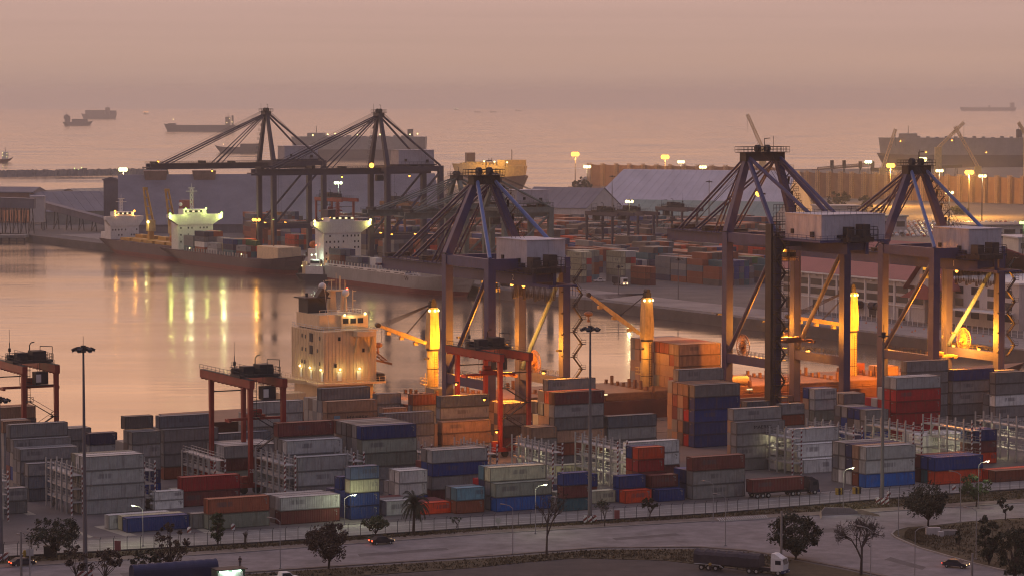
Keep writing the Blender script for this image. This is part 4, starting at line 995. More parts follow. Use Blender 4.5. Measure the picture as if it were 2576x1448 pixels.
# bridge deck
b = MB().box(x0 + 1.2, x1 - 1.2, -hb * .62, hb * .40, 24.85, 28.2); b.box(x0 + 5, x1 + .4, -hb - .3, hb * .42, 24.62, 24.84)
br = b.build('bridge', M['cream'], sh)
MB().box(x0 + 6.5, x1 - .2, -hb * .62 - .9, -hb * .62 - .02, 24.86, 28.0).build('bridge_front', M['cream'], br)
for i in range(3): MB().box(x0 + 6.9 + i * 1.9, x0 + 8.3 + i * 1.9, -hb * .62 - .99, -hb * .62 - .905, 26.1, 27.3).build('window', M['glass'], br)
lampdot(br, (x0 + 7.2, -hb * .62 - 1.2, 28.1), 'e_warm', .3); lampdot(br, (x0 + 12.5, -hb * .62 - 1.2, 28.3), 'e_warm', .34); light((x0 + 9, -hb * .62 - 2, 28), (1, .85, .4), 130, br, .3)
w = MB().box(x1 - 6.0, x1 - 1.2, -hb - 2.4, -hb - .1, 23.4, 24.6).beam((x1 - 5.6, -hb - 1.9, 23.4), (x1 - 5.6, -hb - .2, 19.6), .5, .7).beam((x1 - 1.7, -hb - 1.9, 23.4), (x1 - 1.7, -hb - .2, 19.6), .5, .7)
w.rail((x1 - 6, -hb - 2.3, 24.6), (x1 - 1.3, -hb - 2.3, 24.6), 1.1, 1.2).build('bridge_wing', M['cream'], sh)
MB().rail((x0, -hb + .1, 24.62), (x1 - 5, -hb + .1, 24.62), 1.1, 1.4).rail((x0 + .1, -hb, 24.62), (x0 + .1, hb * .4, 24.62), 1.1, 1.4).rail((x0 + 1.3, -hb * .6, 28.2), (x1 - 1.3, -hb * .6, 28.2), 1.1, 1.4).rail((x1 - 1.4, -hb * .6, 28.2), (x1 - 1.4, hb * .38, 28.2), 1.1, 1.4).build('railing', M['white'], sh)
f = MB().box(x0 - 4.6, x0 + .6, -4.5, 4.0, 20.0, 33.0) if 0 else MB().box(x0 + 1.4, x0 + 6.4, -1.0, 4.6, 24.65, 31.6).box(x0 + .4, x0 + 7, -1.8, 5.2, 31.6, 31.9)
f.beam((x0 + 4.6, 0, 31.2), (x0 + 6.2, 0, 33.4), 2.2, 2.2).tube((x0 + 2.4, 2, 31.8), (x0 + 2.4, 2, 32.8), .35, 8)
f.build('funnel', M['dark'], sh)
m_ = MB().beam((x0 + 9.2, 2.5, 28.2), (x0 + 9.2, 2.5, 33.4), 1.7, 1.9, 1.3, 1.4).box(x0 + 8.2, x0 + 13.2, 1.2, 3.2, 33.0, 33.3)
m_.beam((x0 + 12.2, 2.5, 28.2), (x0 + 12.2, 2.5, 33.2), 1.1, 1.4, .7, .7).tube((x0 + 11.2, 2.2, 33), (x0 + 11.2, 2.2, 36.6), .2, 6).tube((x0 + 9, 2.2, 33), (x0 + 9, 2.2, 35.8), .12, 5).tube((x0 + 10.2, 2.2, 33), (x0 + 10.2, 2.2, 37.4), .06, 4).box(x0 + 7.4, x0 + 9.8, 2.1, 2.4, 35.5, 35.7).tube((x0 + 12.6, 2.4, 33), (x0 + 12.6, 2.4, 35.6), .1, 5)
m_.build('radar_mast', M['cream'], sh)
for c, rr in (((x0 + 6.6, 2.2, 34.2), .95), ((x0 + 10.6, -2.5, 32.8), .9)):
    MB().ball(c, rr, 14, 10).build('radome', M['white'], sh, smooth=True); MB().tube((c[0], c[1], 28.0), (c[0], c[1], c[2] - rr * .8), .55, 8, .22).build('radome_pedestal', M['cream'], sh)
lampdot(sh, (x0 + 13.2, 2.4, 33.4), 'e_red', .24)
MB().tube((x1 - 1.8, -4, 28.2), (x1 - 1.8, -4, 33.6), .13, 6).box(x1 - 1.9, x1 - 1, -4.1, -3.9, 31, 31.2).box(x1 - 1.9, x1 - .9, -4.1, -3.9, 33.2, 33.4).build('signal_mast', M['cream'], sh)
MB().tube((x0 + 2.8, -hb + 3, 24.6), (x0 + 1.4, -hb + 3, 36.5), .05, 4).build('whip_aerial', M['white'], sh)
MB().beam((x1 + .1, -9, 17.5), (x1 + 6.0, -9, 16.0), .9, .5).truss((x1 + .4, -9, 19.8), (x1 + 4.6, -9, 16.6), .7, 4, .09).build('provision_crane', M['orange'], sh)
MB().box(x1 + .2, x1 + 1.6, -hb - 1.2, -hb + 5, 12.6, 14.4).build('rope_store', M['dark'], sh)
# stern clutter left of the block
mb = MB().beam((x0 - 7, -6, 4.6), (x0 - 11, -6, 13.5), .7, .9).beam((x0 - 11, -6, 13.5), (x0 - 2, -8, 12.4), .6, .8).box(x0 - 9, x0 - 3, -10, -5, 8.6, 10.2).box(x0 - 5, x0 - 1, -hb, hb * .4, 8.4, 8.7).rail((x0 - 5, -hb, 8.7), (x0 - 1, -hb, 8.7), 1.1, 1)
mb.build('stern_gear', M['cream'], sh)
# hatches, lashing posts, deck gear
mb = MB(); x = x1 + 6
hx = []
while x < SL - 22: hx.append(x); x += 14.2
for x in hx: mb = MB().box(x, x + 13, -12.4, 12.4, 4.62, 6.4).box(x + .5, x + 12.5, -11.9, 11.9, 6.4, 6.5); mb.build('hatch_cover', M['orange'], sh)
rng = random.Random(5)
for i, x in enumerate(hx):
    mb = MB()
    for y in range(-12, 13, 3):
        hh = rng.choice((1.4, 1.8, 2.6)); mb.box(x - .95, x - .35, y - .35, y + .35, 4.62, 6.0 + hh)
    mb.box(x - .8, x - .5, -13, 13, 6.0, 6.5); mb.build('lashing_bridge', M['orange'], sh)
mb = MB()
for i in range(70):
    x = x1 + 6 + i * 2.2
    if x > SL - 14: break
    mb.tube((x, -13.4, 4.6), (x, -13.4, 5.7), .05, 4); 
mb.tube((x1 + 4, -13.4, 5.7), (SL - 16, -13.4, 5.7), .05, 4).tube((x1 + 4, -13.4, 5.2), (SL - 16, -13.4, 5.2), .05, 4)
mb.build('bulwark_railing', M['orange'], sh)
for x, z in ((x1 + 62, 6.2), (x1 + 84, 6.0), (x1 + 118, 6.0), (x1 + 104, 5.6)):
    MB().box(x - .8, x + .8, -13.2, -13.0, z, z + .35).build('lamp', M['e_win'], sh)
# ship cranes (fixed to the hull: parts of the ship's own gear stand on it as things)
def ship_crane(px, ztop, jlen, jup, label, jaz):
    u = ship_u(px, HV, 15); p = W2(u, HV, 4.62)
    t = thing('ship_crane', label, 'ship crane', p, TH, 'yellow deck cranes of the near ship')
    zt = ztop - 4.62
    MB().tube((0, 0, 0), (0, 0, 13.2), 1.5, 20, 1.42).build('pedestal', M['yel'], t, smooth=False)
    mb = MB()
    for k in range(20): mb.box(-.3, .3, -1.95, -1.9, 1 + k * .6, 1.06 + k * .6)
    mb.box(-.34, -.28, -1.97, -1.9, .6, 13).box(.28, .34, -1.97, -1.9, .6, 13)
    for z in (4.4, 8.8): mb.tube((0, 0, z), (0, 0, z + .12), 1.53, 20)
    mb.build('ladder', M['dark'], t)
    MB().tube((0, 0, 13.22), (0, 0, 13.7), 1.55, 20).build('slewing_ring', M['dark'], t)
    MB().beam((0, 0, 13.72), (0, 0, 17), 2.5, 2.6, 2.6, 2.8).beam((0, 0, 17), (0, 0, zt - 1.2), 2.6, 2.8, 2.0, 2.1).build('crane_house', M['yel'], t)
    MB().box(-.7, .7, -.9, .9, zt - 1.18, zt).tube((0, -.8, zt + .4), (0, .8, zt + .4), .55, 10).build('mast_head', M['dark'], t)
    for i, (x, y) in enumerate(((-1.2, -.9), (1.1, -.9), (0, -1.5))):
        MB().ball((x, y, zt - 1.9), .36, 8, 6).build('lamp', M['e_warm'], t)
    light((0, -3.2, zt - 1.5), (1, .5, .1), 160, t, .4)
    MB().box(-2.6, -1.5, -1.2, -.8, 11.2, 11.6).build('floodlight', M['dark'], t); light((-3.6, -3.4, 11), (1, .40, .05), 1300, t, .5)  # floodlight added to brighten the deck and cream tower
    ca, sa = math.cos(jaz), math.sin(jaz); j0 = Vector((ca * 1.9, sa * 1.9, 15.2)); j1 = Vector((ca * (1.9 + jlen), sa * (1.9 + jlen), 15.2 + jup))
    n = Vector((-sa, ca, 0)); mb = MB()
    for s in (-1, 1):
        mb.beam(j0 + n * s * 1.15, j0.lerp(j1, .45) + n * s * .8, .36, .8, .36, 1.1); mb.beam(j0.lerp(j1, .45) + n * s * .8, j1 + n * s * .4, .36, 1.1, .36, .6)
    for f in (.12, .4, .65, .98): c = j0.lerp(j1, f); mb.beam(c - n * (1.1 - .7 * f), c + n * (1.1 - .7 * f), .4, .5)
    for f in (.2, .5, .78): c = j0.lerp(j1, f) - Vector((0, 0, .9)); mb.box(c.x - .5, c.x + .5, c.y - .5, c.y + .5, c.z - .5, c.z + .3)
    mb.build('jib', M['yel'], t)
    MB().tube(j1 - n * .7, j1 + n * .7, .6, 10).build('jib_sheave', M['dark'], t)
    mb = MB(); top = Vector((0, 0, zt - .3))
    for i in range(5): mb.tube(top + n * (.3 * (i - 2)), j1.lerp(j0, .03 * i) + n * (.2 * (i - 2)), .06, 4, cap=False)
    for i in range(3): mb.tube(top + n * (.3 * (i - 1)), j0.lerp(j1, .42) + n * (.5 * (i - 1)), .05, 4, cap=False)
    mb.build('luffing_rope', M['dark'], t)
    hk = j1 - Vector((0, 0, 4.8)); mb = MB()
    for s in (-1, 1): mb.tube(j1 + Vector((ca * s * .9, sa * s * .9, 0)), hk + Vector((ca * s * .9, sa * s * .9, .6)), .05, 4, cap=False)
    mb.build('hoist_rope', M['dark'], t)
    MB().ball(hk, 1.15, 12, 8, .6).box(hk.x - .15, hk.x + .15, hk.y - .15, hk.y + .15, hk.z - 1.5, hk.z - .5).ball(hk - Vector((0, 0, 1.7)), .4, 8, 6).build('hook_block', M['orange'], t)
    MB().box(-2.9, -1.76, -.9, .9, 5.0, 5.2).rail((-2.9, -.9, 5.2), (-2.9, .9, 5.2), 1.5, .6).rail((-2.9, -.9, 5.2), (-1.8, -.9, 5.2), 1.5, .6).rail((-2.9, .9, 5.2), (-1.8, .9, 5.2), 1.5, .6).tube((-2.3, -.9, 0), (-2.3, -.9, 8), .08, 4).build('ladder_platform', M['yel'], t)
    return t
ship_crane(1088, 29.6, 12.0, 4.6, 'yellow ship crane right behind the cream tower, hook hanging over the water', R(172))
ship_crane(1627, 30.2, 13.2, 10.0, 'yellow ship crane with raised jib beside the tan deck containers', R(163))
ship_crane(2142, 29.6, 16, 2.6, 'yellow ship crane between the legs of the middle quay crane', R(168))
# deck containers
CG = 'containers on the near ship'
tcol = 'tk'
rng = random.Random(11)
us = ship_u(1710, HV - 12.6, 12)
rows_ = [''.join(rng.choice('tttttgk') for _ in range(4)) for _ in range(9)]
S(0, 0, 0, 40, 'tttt', 'tan ship block beside the second ship crane', th=2.84, pos=W2(us, HV - 12.3, 6.52), rows=rows_, doors=1, group=CG, pitch=2.5)
us = ship_u(1120, HV - 12, 8); S(0, 0, 0, 20, 's', 'on the ship beside the first ship crane', th=2.6, pos=W2(us, HV - 6, 6.52), rows=('s',), group=CG)
us = ship_u(2245, HV - 12, 8); S(0, 0, 0, 20, 't', 'on the ship behind the right lamp mast', th=2.6, pos=W2(us, HV - 6, 6.52), rows=('t',), group=CG)
us = ship_u(2170, HV - 3, 8); S(0, 0, 0, 20, 'k', 'on the ship behind the third ship crane', th=2.6, pos=W2(us, HV + 5, 6.52), group=CG)
# tank container on deck
us = ship_u(1838, HV - 10, 8); p = W2(us, HV - 10, 6.52)
t = thing('tank_container', 'cream tank container on the ship right of the tan block', 'tank container', p, TH)
MB().tube((.5, 1.2, 1.25), (5.6, 1.2, 1.25), 1.1, 18).build('tank', M['cream'], t, smooth=False)
mb = MB()
for x in (0, 6): mb.beam((x, 0, 0), (x, 0, 2.5), .16).beam((x, 2.4, 0), (x, 2.4, 2.5), .16).beam((x, 0, .08), (x, 2.4, .08), .16).beam((x, 0, 2.5), (x, 2.4, 2.5), .16)
for y in (0, 2.4): mb.beam((0, y, .08), (6, y, .08), .16).beam((0, y, 2.5), (6, y, 2.5), .12)
mb.build('frame', M['orange'], t)

# --- ships at the far quay, sterns away
RS_ = AQ + math.pi                               # bow towards the viewer, right
def far_ship(px, py, L, B, zd, label, m1, m2, acc, off=2.0, boot=2.2, **k):
    """px, py: stern on the waterline"""
    s, t_ = fst(G(px, py, -4)); p = fq(s, -off - B / 2)
    t = thing('cargo_ship', label, 'ship', p, RS_)
    hull(t, L, B, zd, m1, m2, boot=boot, **k)
    return t
def accom(t, x0, x1, B, z0, z1, wing=3.5, bridge=2.6, m='white', rowsz=(), seed=1):
    hb = B / 2; rng = random.Random(seed)
    a = MB().box(x0, x1, -hb * .94, hb * .94, z0, z1).build('accommodation_block', M[m], t)
    xs = []
    mb = MB()
    for z in rowsz:
        for y in [-.8, -.62, -.4, -.2, .05, .25, .45, .62, .8]:
            if rng.random() < .72: mb.box(x1 + .01, x1 + .07, y * hb - .35, y * hb + .35, z - .45, z + .45)
    mb.build('window', M['dark'], a)
    mb = MB().prism([(-hb * .94, z1 - 4.2), (hb * .94, z1 - 4.2), (hb + wing, z1 - .8), (hb + wing, z1 + 1.0), (-hb - wing, z1 + 1.0), (-hb - wing, z1 - .8)], 'x', x1 - 3.2, x1 + .3)
    mb.build('bridge_wing', M[m], t)
    b = MB().box(x0 + 1.5, x1 - .6, -hb * .62, hb * .62, z1 + 1.02, z1 + 1.0 + bridge).build('wheelhouse', M[m], t)
    MB().box(x1 - .59, x1 - .5, -hb * .56, hb * .56, z1 + 1.9, z1 + 2.9).build('window', M['glass'], b)
    mb = MB()
    for i in range(4): y = (-.45 + .3 * i) * hb; mb.box(x1 - .49, x1 - .44, y, y + .12 * hb, z1 + 2.0, z1 + 2.8)
    mb.build('lit_window', M['e_win'], b)
    return a
def mast(t, x, z0, z1, m='white', w=3):
    MB().truss((x, 0, z0), (x, 0, z1), 1.2, 5, .12).box(x - .2, x + .2, -w, w, z1 - 2, z1 - 1.7).box(x - .2, x + .2, -w * .6, w * .6, z1 - .4, z1 - .1).tube((x, 0, z1), (x, 0, z1 + 2), .08, 4).build('mast', M[m], t)
def far_lamps(t, pts, m='e_warm', col=WARMW, w=600, r=.5):
    for p in pts: lampdot(t, p, m, r)
    if w:
        for p in pts[:: max(1, len(pts) // 3)]: light(Vector(p) + Vector((1.3, -.3, -.9 - r)), col, w, t, .3)

t = far_ship(265, 632, 128, 17, 3.3, 'bulk carrier with a white stern block and two raised yellow cranes, farthest along the quay', 'hullm', 'boot', 0, over=12)
accom(t, 12, 21, 17, 3.4, 14.6, 2.2, bridge=2.2, rowsz=(5.6, 8.4, 11.4), seed=2); mast(t, 16, 17.5, 25)
far_lamps(t, [(20, -5, 18.2), (20, 6, 18.2)], 'e_sod', SOD, 900, .6); far_lamps(t, [(11, -4, 7), (11, 2, 7), (11, -6, 11), (10.8, 3, 10)], 'e_sod', SOD, 200, .3)
MB().ball((7, -3, 9.5), 1.8, 10, 8, .8).build('lifeboat', M['orangep'], t); MB().box(4, 11, -7, 7, 3.4, 7).build('stern_house', M['white'], t)
for x in (58, 88):
    c = MB().box(x - 1.3, x + 1.3, -1.3, 1.3, 3.4, 9).build('crane_post', M['gold'], t)
    MB().box(x - 1.9, x + 1.9, -1.9, 1.9, 9.02, 15).build('crane_cab', M['yel'], t)
    j = MB()
    for s in (-1, 1): j.beam((x, s * 1.6, 13), (x - 2.5, s * .8 - 2, 31), 1.0, 1.0, .8, .8)
    for f in (.25, .5, .75): j.beam((x - 2.5 * f, -1.6 + .8 * f - 2 * f, 13 + 18 * f), (x - 2.5 * f, 1.6 - .8 * f - 2 * f, 13 + 18 * f), .5)
    j.box(x - 3.3, x - 1.7, -3.1, -.9, 30.6, 32); j.build('crane_jib', M['gold'], t)
for i in range(5): MB().box(30 + i * 16, 43 + i * 16, -6, 6, 3.42, 4.8).box(31 + i * 16, 42 + i * 16, 2, 6, 4.8, 6.4).build('hatch_cover', M['gold'], t)
lampdot(t, (60, -2.3, 14), 'e_warm', .8); light((60, -3.6, 13.0), (1, .85, .3), 500, t, .4)
MB().box(112, 126, -4, 4, 3.4, 6.5).build('forecastle', M['hulld'], t)

t2 = far_ship(432, 653, 150, 20, 2.5, 'container feeder ship with a white block lit yellow-green, moored in the middle', 'hullm', 'boot', 0, over=13, sheer=3)
accom(t2, 20, 29, 20, 2.6, 19.2, 4.6, rowsz=(6.5, 10, 13.4, 16.2), seed=3); mast(t2, 24, 22, 33.5, w=3.0)
MB().box(15, 19.9, -3, 3, 14, 27).build('funnel', M['roofr'], t2); MB().ball((22, -5.2, 25), 1.0, 10, 8).build('radome', M['white'], t2)
far_lamps(t2, [(29.6, -14, 20.5), (29.6, 14, 20.5)], 'e_grn', (.8, 1, .2), 900, .7); far_lamps(t2, [(29.6, -5.5, 23), (29.6, 5.5, 23)], 'e_grn', (.8, 1, .2), 500, .55)
for y in (-9, 9): light((44, y, 23), (1, .95, .5), 1500, t2, .5)
MB().ball((9, -4, 7), 1.9, 10, 8).build('lifeboat', M['orangep'], t2)
far_lamps(t2, [(10, -5, 4.5), (12, 3, 6), (44, -9.6, 4), (66, -9.6, 4), (88, -9.6, 4), (108, -9.6, 4)], 'e_warm', WARMW, 0, .3)
mb = MB()
for i in range(24): x = 40 + i * 3.2; mb.box(x, x + .7, -9.9, -9.3, 2.5, 4.3)
mb.build('lashing_post', M['galv'], t2)
MB().box(118, 142, -6.0, 6.0, 2.6, 8.5).build('breakwater_deck', M['cream'], t2); MB().tube((124, 0, 8.5), (124, 0, 22), .4, 6).build('foremast', M['orange'], t2)
far_lamps(t2, [(124, 0, 21)], 'e_grn', GRN, 0, .4)

t3 = far_ship(800, 699, 146, 20, 3.4, 'grey container ship with a tall white tower, moored nearest', 'hullg', 'boot', 0, over=10, sheer=3)
accom(t3, 17, 26, 20, 3.5, 22.0, 4.4, bridge=1.6, rowsz=(6, 8.6, 11.2, 13.8, 16.4, 19), seed=4); mast(t3, 21, 24.5, 31, 'roofr', 2.0)
MB().box(11, 16.9, -3, 3, 14, 28).build('funnel', M['navy'], t3)
far_lamps(t3, [(26.4, -14, 23.4), (26.4, 14, 23.4)], 'e_warm', (1, .85, .2), 700, .6); far_lamps(t3, [(24, -9, 24.2), (24, -5, 24.6)], 'e_sod', SOD, 0, .35)
far_lamps(t3, [(26.6, -6, 5), (26.6, 2, 5)], 'e_sod', SOD, 250, .5)
MB().ball((10, -7, 12), 1.9, 12, 8, .9).build('lifeboat', M['orangep'], t3); MB().box(6, 16.9, -8, 8, 3.5, 10).build('stern_house', M['white'], t3)
MB().box(28, 108, 9.4, 9.8, 3.42, 5).box(28, 108, -9.8, -9.4, 3.42, 4.6).build('bulwark', M['white'], t3)
mb = MB()
for i in range(30): x = 30 + i * 3.1; mb.box(x, x + .8, -9.7, -9.1, 4.6, 6.0)
mb.build('lashing_post', M['galv'], t3)
mb = MB()
for i in range(7): x = 32 + i * 13.2; mb.box(x, x + 4, -9.86, -9.81, 3.7, 4.0).box(x + 5, x + 9, -9.86, -9.81, 3.7, 4.0)
mb.build('freeing_port', M['dark'], t3)
text('WAN HAI', 2.6, M['dark'], t3, (116, -9.3, 2.0), (R(90), 0, R(9)), 'ship_name', 1.3)
MB().box(114, 142, -5.5, 5.5, 3.5, 6.0).build('forecastle', M['hullg'], t3)

# containers on the far ships (x along the hull)
def on_ship(t, x, y, z, cols, phrase, L=40, rows=(), reefer=False):
    rz = RS_; q = t.location + Matrix.Rotation(rz, 3, 'Z') @ Vector((x, y, z))
    S(0, 0, 0, L, cols, phrase, th=2.6, pos=q, rz=rz, rows=rows, doors=.6, group='containers on the ships at the far quay', pitch=2.5)
on_ship(t2, 36, -9.4, 2.62, 'sse', 'aft on the middle ship', rows=('gvv', 'vss'))
on_ship(t2, 50, -9.4, 2.62, 'vswk', 'beside the white block of the middle ship', rows=('vswk', 'ksgv', 'kvss'))
on_ship(t2, 66, -9.4, 2.62, 'pp', 'pale pair on the middle ship', rows=('cc', 'ggg'))
on_ship(t2, 82, -8, 2.62, 'bve', 'forward on the middle ship', rows=('emb', 'kmv', 'fkm', 'oog'))
on_ship(t2, 98, -8, 2.62, 'gm', 'at the bow of the middle ship', rows=('me', 'fov'))
on_ship(t3, 30, -8.8, 3.42, 'skk', 'below the tall white tower', rows=('svk', 'vsv'))
on_ship(t3, 48, -9.0, 3.42, 'ss', 'slate pair on the nearest far ship', rows=('vs', 'sg'))
on_ship(t3, 62, -4, 3.42, 'ww', 'white refrigerated pair on the nearest far ship', L=20, reefer=True, rows=('ww',))
on_ship(t3, 84, -7, 3.42, 'v', 'navy low box on the nearest far ship', rows=('s', 'b'))

# tug
p = G(752, 706, -4); p2_ = G(852, 716, -4); az = math.atan2(p2_.y - p.y, p2_.x - p.x)
t = thing('tugboat', 'dark tug with white superstructure alongside the grey ship', 'tug', (p.x, p.y, 0), R(-24))
hull_mb(20, 8, -4.5, -.6, -.4, over=2, rake=2, sheer=2.2, tw=.9).build('hull', M['hulld'], t)
MB().box(5, 14, -3.2, 3.2, -.6, 3.0).build('deckhouse', M['white'], t); MB().box(7, 12, -2.4, 2.4, 3.02, 6).build('wheelhouse', M['white'], t)
MB().box(12.01, 12.08, -2, 2, 4.2, 5.4).box(7.2, 11.8, -2.48, -2.41, 4.2, 5.4).build('window', M['glass'], t); MB().tube((9, 0, 6), (9, 0, 12), .2, 5).build('mast', M['white'], t)
MB().box(3, 5, -2.5, -1, -.6, 5).build('funnel', M['cream'], t)
far_lamps(t, [(8, -2.6, 8), (10, -2.6, 8.2)], 'e_merc', MERC, 250, .4); far_lamps(t, [(3, -2.8, 3), (13, -2.9, 3.4)], 'e_warm', WARMW, 0, .25); lampdot(t, (9, 0, 12.2), 'e_red', .25)

# --- vessels out at sea
def sea_ship(px, py, L, B, zd, ang, label, parts, m='farship', over=6):
    p = G(px, py, -4); t = thing('distant_ship', label, 'ship', (p.x, p.y, 0), ang)
    hull_mb(L, B, -5, zd, zd, over=over, rake=8, sheer=3).build('hull', M[m], t)
    for (nm, mm, bx) in parts: MB().box(*bx).build(nm, M[mm], t)
    return t
sea_ship(158, 316, 76, 16, 6, 0, 'small freighter in the haze, left of its companion', [('accommodation_block', 'farship', (6, 20, -7, 7, 6, 22)), ('wheelhouse', 'farship', (8, 16, -6, 6, 22, 26)), ('deck_cargo', 'farship', (26, 70, -7, 7, 6, 14)), ('mast', 'farship', (11, 12, -.5, .5, 26, 34)), ('funnel', 'farship', (3, 6, -2, 2, 14, 24))])
sea_ship(294, 299, 120, 22, 12, math.pi, 'larger container ship in the haze, highest at the left', [('accommodation_block', 'farship', (26, 40, -10, 10, 12, 36)), ('mast', 'farship', (32, 33, -.5, .5, 36, 44)), ('deck_cargo', 'farship', (42, 112, -10, 10, 12, 27)), ('deck_cargo', 'farship', (2, 25, -10, 10, 12, 25))])
t = sea_ship(594, 331, 160, 28, 11, math.pi, 'long low tanker in the haze, bow to the left', [('accommodation_block', 'farship', (14, 24, -11, 11, 11, 30)), ('funnel', 'farship', (6, 10, -3, 3, 11, 33)), ('mast', 'farship', (18, 19, -.5, .5, 30, 39)), ('forecastle', 'farship', (140, 158, -8, 8, 11, 15))])
far_lamps(t, [(146, 0, 24), (14, 14, 26), (8, 12, 18), (20, 14, 16)], 'e_warm', WARMW, 0, .9)
t = sea_ship(-38, 409, 28, 8, 0, 0, 'small ship with a lit white tower at the left edge', [('accommodation_block', 'white', (22, 29, -3, 3, 0, 9)), ('mast', 'farship', (25.5, 26, -.3, .3, 9, 15))], m='boot')
far_lamps(t, [(23, -3.2, 8), (28, -3.2, 7), (23, -3.2, 4.5), (28, -3.2, 3)], 'e_warm', WARMW, 0, .4)
t = sea_ship(660, 384, 62, 14, 4, math.pi, 'low barge seen behind the leftmost crane peak', [('deck_cargo', 'farship', (4, 32, -6, 6, 4, 9))]); far_lamps(t, [(20, -7.5, 3), (30, -7.5, 3), (40, -7.5, 3), (58, -6, 8)], 'e_warm', WARMW, 0, .5)
sea_ship(2556, 279, 298, 42, 14, math.pi, 'very long ship on the right horizon', [('accommodation_block', 'farship', (12, 32, -18, 18, 14, 40)), ('deck_gear', 'farship', (140, 150, -4, 4, 14, 26))])
def car_carrier(px, py, L, B, zd, ztop, ang, label, low, high, extra=()):
    p = G(px, py, -4); t = thing('car_carrier', label, 'ship', (p.x, p.y, 0), ang, None)
    hull_mb(L, B, -5, zd, zd, over=8, rake=8, sheer=2).build('hull', M[low], t)
    hull_mb(L + 2, B - .2, zd + .02, ztop, ztop, over=1, rake=4, tw=.98).build('car_decks', M[high], t)
    MB().box(L * .78, L * .9, -B * .45, B * .45, ztop, ztop + 5).build('bridge', M[high], t); MB().box(L * .1, L * .14, -4, 4, ztop, ztop + 10).build('funnel', M[low], t)
    MB().tube((L * .84, 0, ztop + 5), (L * .84, 0, ztop + 14), .4, 5).tube((L * .5, 0, ztop), (L * .5, 0, ztop + 6), .4, 5).build('mast', M[low], t)
    mb = MB()
    for i in range(14): mb.box(L * (.1 + .06 * i), L * (.1 + .06 * i) + 4, -B * .4, B * .4, ztop, ztop + .9 + (i % 3) * .6)
    mb.build('deck_fitting', M[high], t); return t
t = car_carrier(1166, 472, 112, 24, 8, 18, R(-62), 'car carrier with floodlit yellow upper sides and dark hull', 'hullm', 'yel'); 
for x in (60, 95): light((x, -34, 28), (1, .52, .08), 30000, t, 2)  # unmounted lights added off the side to light the car decks
for x in (60, 80, 92, 104): lampdot(t, (x, -10, 21), 'e_warm', .8)
t = car_carrier(1072, 399, 175, 30, 8, 25, R(176), 'pale grey car carrier behind the second crane peak', 'farship', 'hullg')
far_lamps(t, [(10, 14, 29), (20, 14, 28), (30, 14, 30), (60, 14, 28), (90, 14, 27), (120, 14, 29), (130, 14, 28), (150, 14, 27)], 'e_warm', WARMW, 0, .9)
t = car_carrier(2610, 420, 180, 32, 10, 30, R(172), 'huge grey car carrier at the right beyond the windbreak fence', 'farship', 'hullg')
far_lamps(t, [(60, 16.5, 13), (130, 16.5, 13), (160, 16.5, 26), (100, 16.5, 27)], 'e_sod', SOD, 0, .8)
for (px, py, lab, mm) in ((360, 288, 'tiny boat with three bright lights near the left horizon', 'e_sod'), (1142, 277, 'tiny boat with bright greenish lights on the horizon', 'e_merc')):
    p = G(px, py, -4); t = thing('fishing_boat', lab, 'boat', (p.x, p.y, 0), R(8), 'small boats on the horizon'); hull_mb(26, 7, -4.5, -1, -1, over=1, rake=3).build('hull', M['farship'], t); MB().box(5, 12, -2.5, 2.5, -1, 5).build('wheelhouse', M['farship'], t)
    for x in (4, 12, 20): lampdot(t, (x, -3, 6), mm, 1.5)
for (px, py, lab) in ((1192, 283, 'faint small boat right of the greenish boat'), (1232, 283, 'faint small boat farther right of the greenish boat'), (1295, 280, 'faint boat in the middle of the horizon'), (267, 437, 'low skiff above the breakwater')):
    p = G(px, py, -4); t = thing('fishing_boat', lab, 'boat', (p.x, p.y, 0), R(5), 'small boats on the horizon'); hull_mb(34 if py < 300 else 12, 8 if py < 300 else 3, -4.5, -1 if py < 300 else -2.6, -1, over=1, rake=3).build('hull', M['farship'], t)
    MB().box(5, 9, -1.5, 1.5, -2 if py > 300 else -1, 4 if py < 300 else -1.4).build('wheelhouse', M['farship'], t)
# ------------------------------------------------------------------ far terminal: container blocks, gantries, sheds
def z5(X, Y): return 1347.8 + X * .24416, 524.2 + Y * .24416
FY = 'containers stacked across the basin'
def blk(X, Y, rows, phrase, th=2.62):
    S(0, 0, 0, 40, rows[0], phrase, th=th, pos=G(*z5(X, Y)), rz=AQ, rows=rows[1:], doors=.8, group=FY)
blk(655, 742, ['nskkl', 'ngttl', 'cccgc', 'dgokm'], 'far block right of the first blue crane')
blk(790, 756, ['crgsr', 'ccccg'], 'narrow cream block across the basin')
blk(1030, 752, ['prtmg', 'pmcgg', 'ccccg'], 'far cream block behind the far lamp mast')
blk(1235, 792, ['kmm', 'kkm'], 'far rust red block beside the lamp mast')
blk(1700, 742, ['skkd', 'kkkv', 'kkkk'], 'far rust red block left of the middle crane')
blk(2085, 765, ['kkkkk', 'kkkkk', 'kokkd', 'dkkkd'], 'far tall red block at the middle crane')
blk(2330, 750, ['ffsd', 'fdsd', 'sdds'], 'green and dark block across the basin')
blk(1145, 712, ['pms', 'vss'], 'block across the basin below the far gantries')
blk(330, 600, ['kkdd', 'kmkd', 'dkdd', 'okdv'], 'far red block above the white machinery house')
blk(640, 640, ['mkdv', 'tkdd', 'kkdd', 'mvdd'], 'far brown block under the far gantries')
blk(470, 505, ['kkcv', 'okvv', 'kksv', 'vvss'], 'distant red and blue block across the basin')
blk(1500, 655, ['dsvd', 'vdds', 'ddsd'], 'far dark block under the middle boom')
blk(1950, 640, ['sddk', 'ddkd', 'kddk', 'sdkd'], 'far dark block beyond the middle boom')
blk(1290, 600, ['tkdd', 'kkdd'], 'brown pair across the basin under the middle boom')
